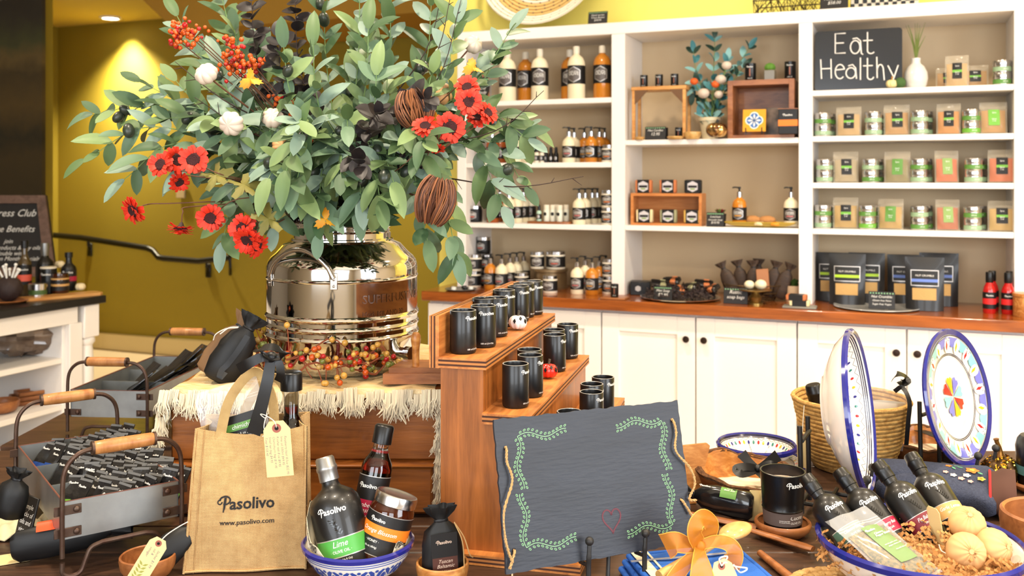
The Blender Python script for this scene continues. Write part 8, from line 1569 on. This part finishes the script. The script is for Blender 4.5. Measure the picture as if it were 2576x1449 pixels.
# ================================================================ on top of the bookcase
random.seed(55); ZT = 2.1275
SEA = mat('natural_seagrass', (206, 170, 104), .9, bump=(260, .6)); SEAW = mat('bleached_seagrass', (228, 216, 194), .9, bump=(260, .6)); SEAD = mat('dark_stitch', (120, 96, 84), .9)
lx, D = bpt(1363, FY + .19); cc = bld(lx, FY + .19, ZT); t = thing('round_basket', 'large round woven tray basket leaning on top of the bookcase', 'basket', M=Tr(cc + V((0, 0, .318))) @ Rz(-ALPHA) @ Rx(pi / 2 - .28) @ Matrix.Scale(1.33, 4))
for k in range(18):
    r = .014 + k * .0125; mb = MB(); mb.tube([(r * cos(a), r * sin(a), .0 + (.02 * max(0, (k - 14) / 3)) ) for a in [2 * pi * i / 48 for i in range(48)]], .0068, 6, True); mb.build('woven_coil', SEA if 5 < k < 16 and k % 5 else SEAW, t)
mb = MB()
for k in range(4, 17):
    r = .014 + k * .0125 + .006; n = int(r * 190)
    for i in range(n): a = 2 * pi * i / n + k * .13; mb.box((r * cos(a), r * sin(a), .007 + .02 * max(0, (k - 14) / 3)), (.004, .004, .003))
mb.build('stitching', SEAD, t, smooth=0)['kind'] = 'stuff'
for s in (-1, 1): mb = MB(); mb.tube([(s * (.225 + .03 * sin(pi * q)), (q - .5) * .16, .03) for q in [i / 10 for i in range(11)]], .009, 8); mb.build('handle', SEAW, t)
def signt(px, dy, w, h, lines, lab): sign(px, ZT, dy, w, h, lines, lab, -.2)
signt(1503, .02, .09, .058, ['Hand woven', 'Trivet Basket', '$58.00'], 'small chalk price sign beside the round basket'); signt(2098, .02, .11, .06, ['Metal basket', '$58.00'], 'small chalk price sign beside the wire basket')
lx, D = bpt(1990, FY + .14); t = thing('wire_basket', 'dark rectangular wire basket on top of the bookcase', 'basket', bld(lx, FY + .14, ZT), -ALPHA); DW = mat('dark_basket_wire', (66, 54, 34), .5, .5); w = wx(1899, 2080, .1)
for z in (.004, .06, .13):
    mb = MB(); mb.tube([(-w / 2, -.09, z), (w / 2, -.09, z), (w / 2, .09, z), (-w / 2, .09, z)], .003, 6, True); mb.build('wire_hoop', DW, t)
for k in range(60):
    x = random.uniform(-w / 2, w / 2); mb = MB(); y = -.09 if k % 3 else .09; mb.tube([(x, y, .004), (max(-w / 2, min(w / 2, x + random.uniform(-.06, .06))), y, .06), (max(-w / 2, min(w / 2, x + random.uniform(-.08, .08))), y, .13)], .0015, 4); mb.build('wire_strand', DW, t)
lx, D = bpt(2225, FY + .14); t = thing('striped_basket', 'black and white woven basket at the near end of the bookcase top', 'basket', bld(lx, FY + .14, ZT), -ALPHA); w = wx(2140, 2310, .1)
for j in range(4):
    for i in range(16):
        if (i + j) % 2: continue
        mb = MB(); mb.box((-w / 2 + (i + .5) * w / 16, -.09, .010 + j * .02), (w / 16, .008, .019), .002); mb.build('dark_weave', BLACKP, t)
mb = MB(); mb.box((0, 0, .045), (w, .176, .088), .004); mb.build('basket_body', SEAW, t)
# ================================================================ goods on the white counter by the hall
def kl(px, py, z=.907): p = on(px, py, z); return V((p.x, p.y, z))
t = thing('cutting_board', 'long pale wooden board on the black worktop', 'board', kl(155, 748), pi / 2 - ALPHA - pi / 2 + radians(68)); mb = MB(); mb.prism([(-.165, -.05), (.15, -.05), (.168, -.03), (.168, .03), (.15, .05), (-.165, .05)], 0, .012); mb.build('board', BENCH, t); ZB2 = .9195
def bott(px, py, nm, lab, h, r, body, capm, bandm=None, cat='bottle', z=.907, neck=.3):
    t = thing(nm, lab, cat, base(px, py, r, z), .2); mb = MB(); mb.lathe([(0, 0), (r * .95, 0), (r, .004), (r, h * .55), (r * .9, h * .62), (r * neck * 1.3, h * .70), (r * neck, h * .75), (r * neck, h * .9)], 24); mb.build('bottle_body', body, t); mb = MB(); mb.lathe([(r * neck * 1.05, h * .74 if capm is SATIN else h * .86), (r * neck * 1.3, h * .87), (r * neck * 1.3, h), (0, h)], 16); mb.build('cap', capm, t)
    if bandm:
        mb = MB(); mb.lathe([(r + .0005, h * .2), (r + .0005, h * .56)], 24); l_ = mb.build('label', BLACKL, t); mb = MB(); mb.lathe([(r + .001, h * .26), (r + .001, h * .38)], 24); mb.build('label_stripe', bandm, l_); mb = MB(); mb.add(*wrap(brand(r * .42), r + .0015, h * .46, .1)); mb.build('lettering', WHITEP, l_, smooth=0)
    return t
bott(62, 744, 'vinegar_bottle', 'bottle with coral band on the black worktop', .245, .029, mat('dark_brown_glass', (74, 58, 34), .1, coat=.4), BLACKP, CORAL, neck=.42); bott(113, 736, 'olive_oil_bottle', 'dark bottle with silver foil neck on the black worktop', .225, .040, BLACKM, SATIN, neck=.36); bott(173, 733, 'olive_oil_bottle', 'short black bottle with red band on the black worktop', .175, .033, BLACKM, BLACKP, CRIMSON, neck=.4, z=ZB2)
t = thing('canister', 'black canister with pale lid before the foil-necked bottle', 'canister', base(122, 738, .03, ZB2)); mb = MB(); mb.lathe([(0, 0), (.034, 0), (.036, .09), (.034, .11), (0, .11)], 28); mb.build('canister_body', BLACKM, t); mb = MB(); mb.lathe([(.034, .108), (.036, .111), (.034, .116), (0, .117)], 28); mb.build('lid', FROST, t); mb = MB(); mb.add(*wrap(brand(.013), .0362, .08, .1)); mb.build('lettering', WHITEP, t, smooth=0)
t = thing('honey_jar', 'banded honey jar on the pale wooden board', 'jar', base(151, 739, .038, ZB2)); mb = MB(); mb.lathe([(0, 0), (.036, 0), (.038, .004), (.038, .07), (.034, .078), (.034, .088), (0, .088)], 32); mb.build('jar_body', HONEY, t)
for z0, z1, m in ((.012, .03, BLACKL), (.032, .042, TAN), (.044, .058, BLACKL), (.061, .068, TAN)): mb = MB(); mb.lathe([(.0385, z0), (.0385, z1)], 32); mb.build('label_band', m, t)
t = thing('spice_tin', 'green labelled spice tin at the front of the pale board', 'tin', base(95, 746, .037, ZB2)); mb = MB(); mb.lathe([(0, 0), (.037, 0), (.037, .03), (.0385, .031), (.0385, .052), (.036, .054), (0, .054)], 32); mb.build('tin_body', TIN, t); mb = MB(); mb.lathe([(.0376, .006), (.0376, .026)], 32); mb.build('label', mat('dark_green_label', (70, 96, 50), .5), t)
for px, py, z, lab in ((202, 733, ZB2, 'white garlic bulb at the end of the pale board'), (150, 676, 1.0085, 'white garlic bulb resting on the honey jar')): t = thing('garlic_bulb', lab, 'garlic', base(px, py, .02, z)); pumpkin(t, .0225, mat('garlic_white', (230, 212, 170), .6), .85, 7)
t = thing('wooden_plate', 'reddish wooden plate under the dark gift bundle', 'plate', kl(22, 762)); mb = MB(); mb.lathe([(0, 0), (.06, 0), (.075, .010), (.072, .012), (0, .006)], 32); mb.build('plate', REDWOOD, t)
t = thing('gift_bundle', 'dark bundle with white wooden picks on the reddish plate', 'bundle', kl(22, 762) + V((0, 0, .011))); mb = MB(); mb.sphere((0, 0, .05), .055, 24, 14, (1, .9, .95), lambda th, ph: 1 + .06 * sin(th * 7) * sin(ph * 5)); mb.build('bundle_body', DKC, t)
for k in range(7): a = k * 2.4; mb = MB(); mb.tube([(.02 * cos(a), .02 * sin(a), .09), (.045 * cos(a), .03 * sin(a), .125 + .012 * (k % 3))], .004, 6); mb.sphere((.045 * cos(a), .03 * sin(a), .128 + .012 * (k % 3)), .007, 8, 6); mb.build('white_pick', WHITEP, t)
# things on the white counter's shelves
def inner(px, z, back=.2): lx = KX - .05 - back; tq = (px - CX) / FPX; D = lx / (U.x * tq + U.y); return V((tq * D, D, z))
t = thing('wrapped_bundle', 'crumpled clear-wrapped brown bundle on the upper shelf', 'bundle', inner(60, .666, .18), .3); mb = MB(); random.seed(3); mb.sphere((0, 0, .07), .09, 22, 12, (1.5, .9, .78), lambda th, ph: 1 + .16 * sin(th * 3 + ph * 5) * sin(ph * 4) + .08 * sin(th * 9 - ph * 7)); mb.build('wrap', mat('crumpled_brown_wrap', (150, 128, 108), .15, var=(14, (96, 76, 62), (1, 1, 1), 1.5), coat=.5), t, smooth=20)
WT = [(.19, .13), (.16, .11), (.12, .085)]; p = inner(78, .4525, .16)
for i, (a, b_) in enumerate(WT):
    t = thing('wooden_tray', ('lowest', 'middle', 'topmost')[i] + ' of the nested reddish wooden trays on the middle shelf', 'tray', p + V((0, 0, .0185 * i)), -ALPHA + .9 + .1 * i, 'nested wooden trays'); mb = MB(); mb.box((0, 0, .004), (a, b_, .008), .002)
    for sx, sy, w1, w2 in ((-1, 0, .008, b_), (1, 0, .008, b_), (0, -1, a, .008), (0, 1, a, .008)): mb.box((sx * (a / 2 - .004), sy * (b_ / 2 - .004), .010), (w1, w2, .016), .002)
    mb.build('tray_body', REDWOOD, t)
wood_bowl('wooden_bowl', 'leaf-shaped wooden bowl at the edge of the middle shelf', inner(4, .4525, .12), .07, .05, REDWOOD, .005, .5)
t = thing('painted_plate', 'painted plate on the lowest shelf of the white counter', 'plate', inner(40, .221, .2)); pr = [(.07, 0), (.1, .01), (.135, .03)]; bowl(t, pr, .006, CERAM, 56); mb = MB(); mb.lathe([(.1346, .026), (.136, .031), (.130, .033)], 56); mb.build('rim_band', COBALT, t); fn = inner_surf([(0, .007), (.1, .015), (.13, .032)], .002); line_ring(t, fn, .12, .001, INK); dots(t, fn, .11, 24, .004, [CORAL, INK])
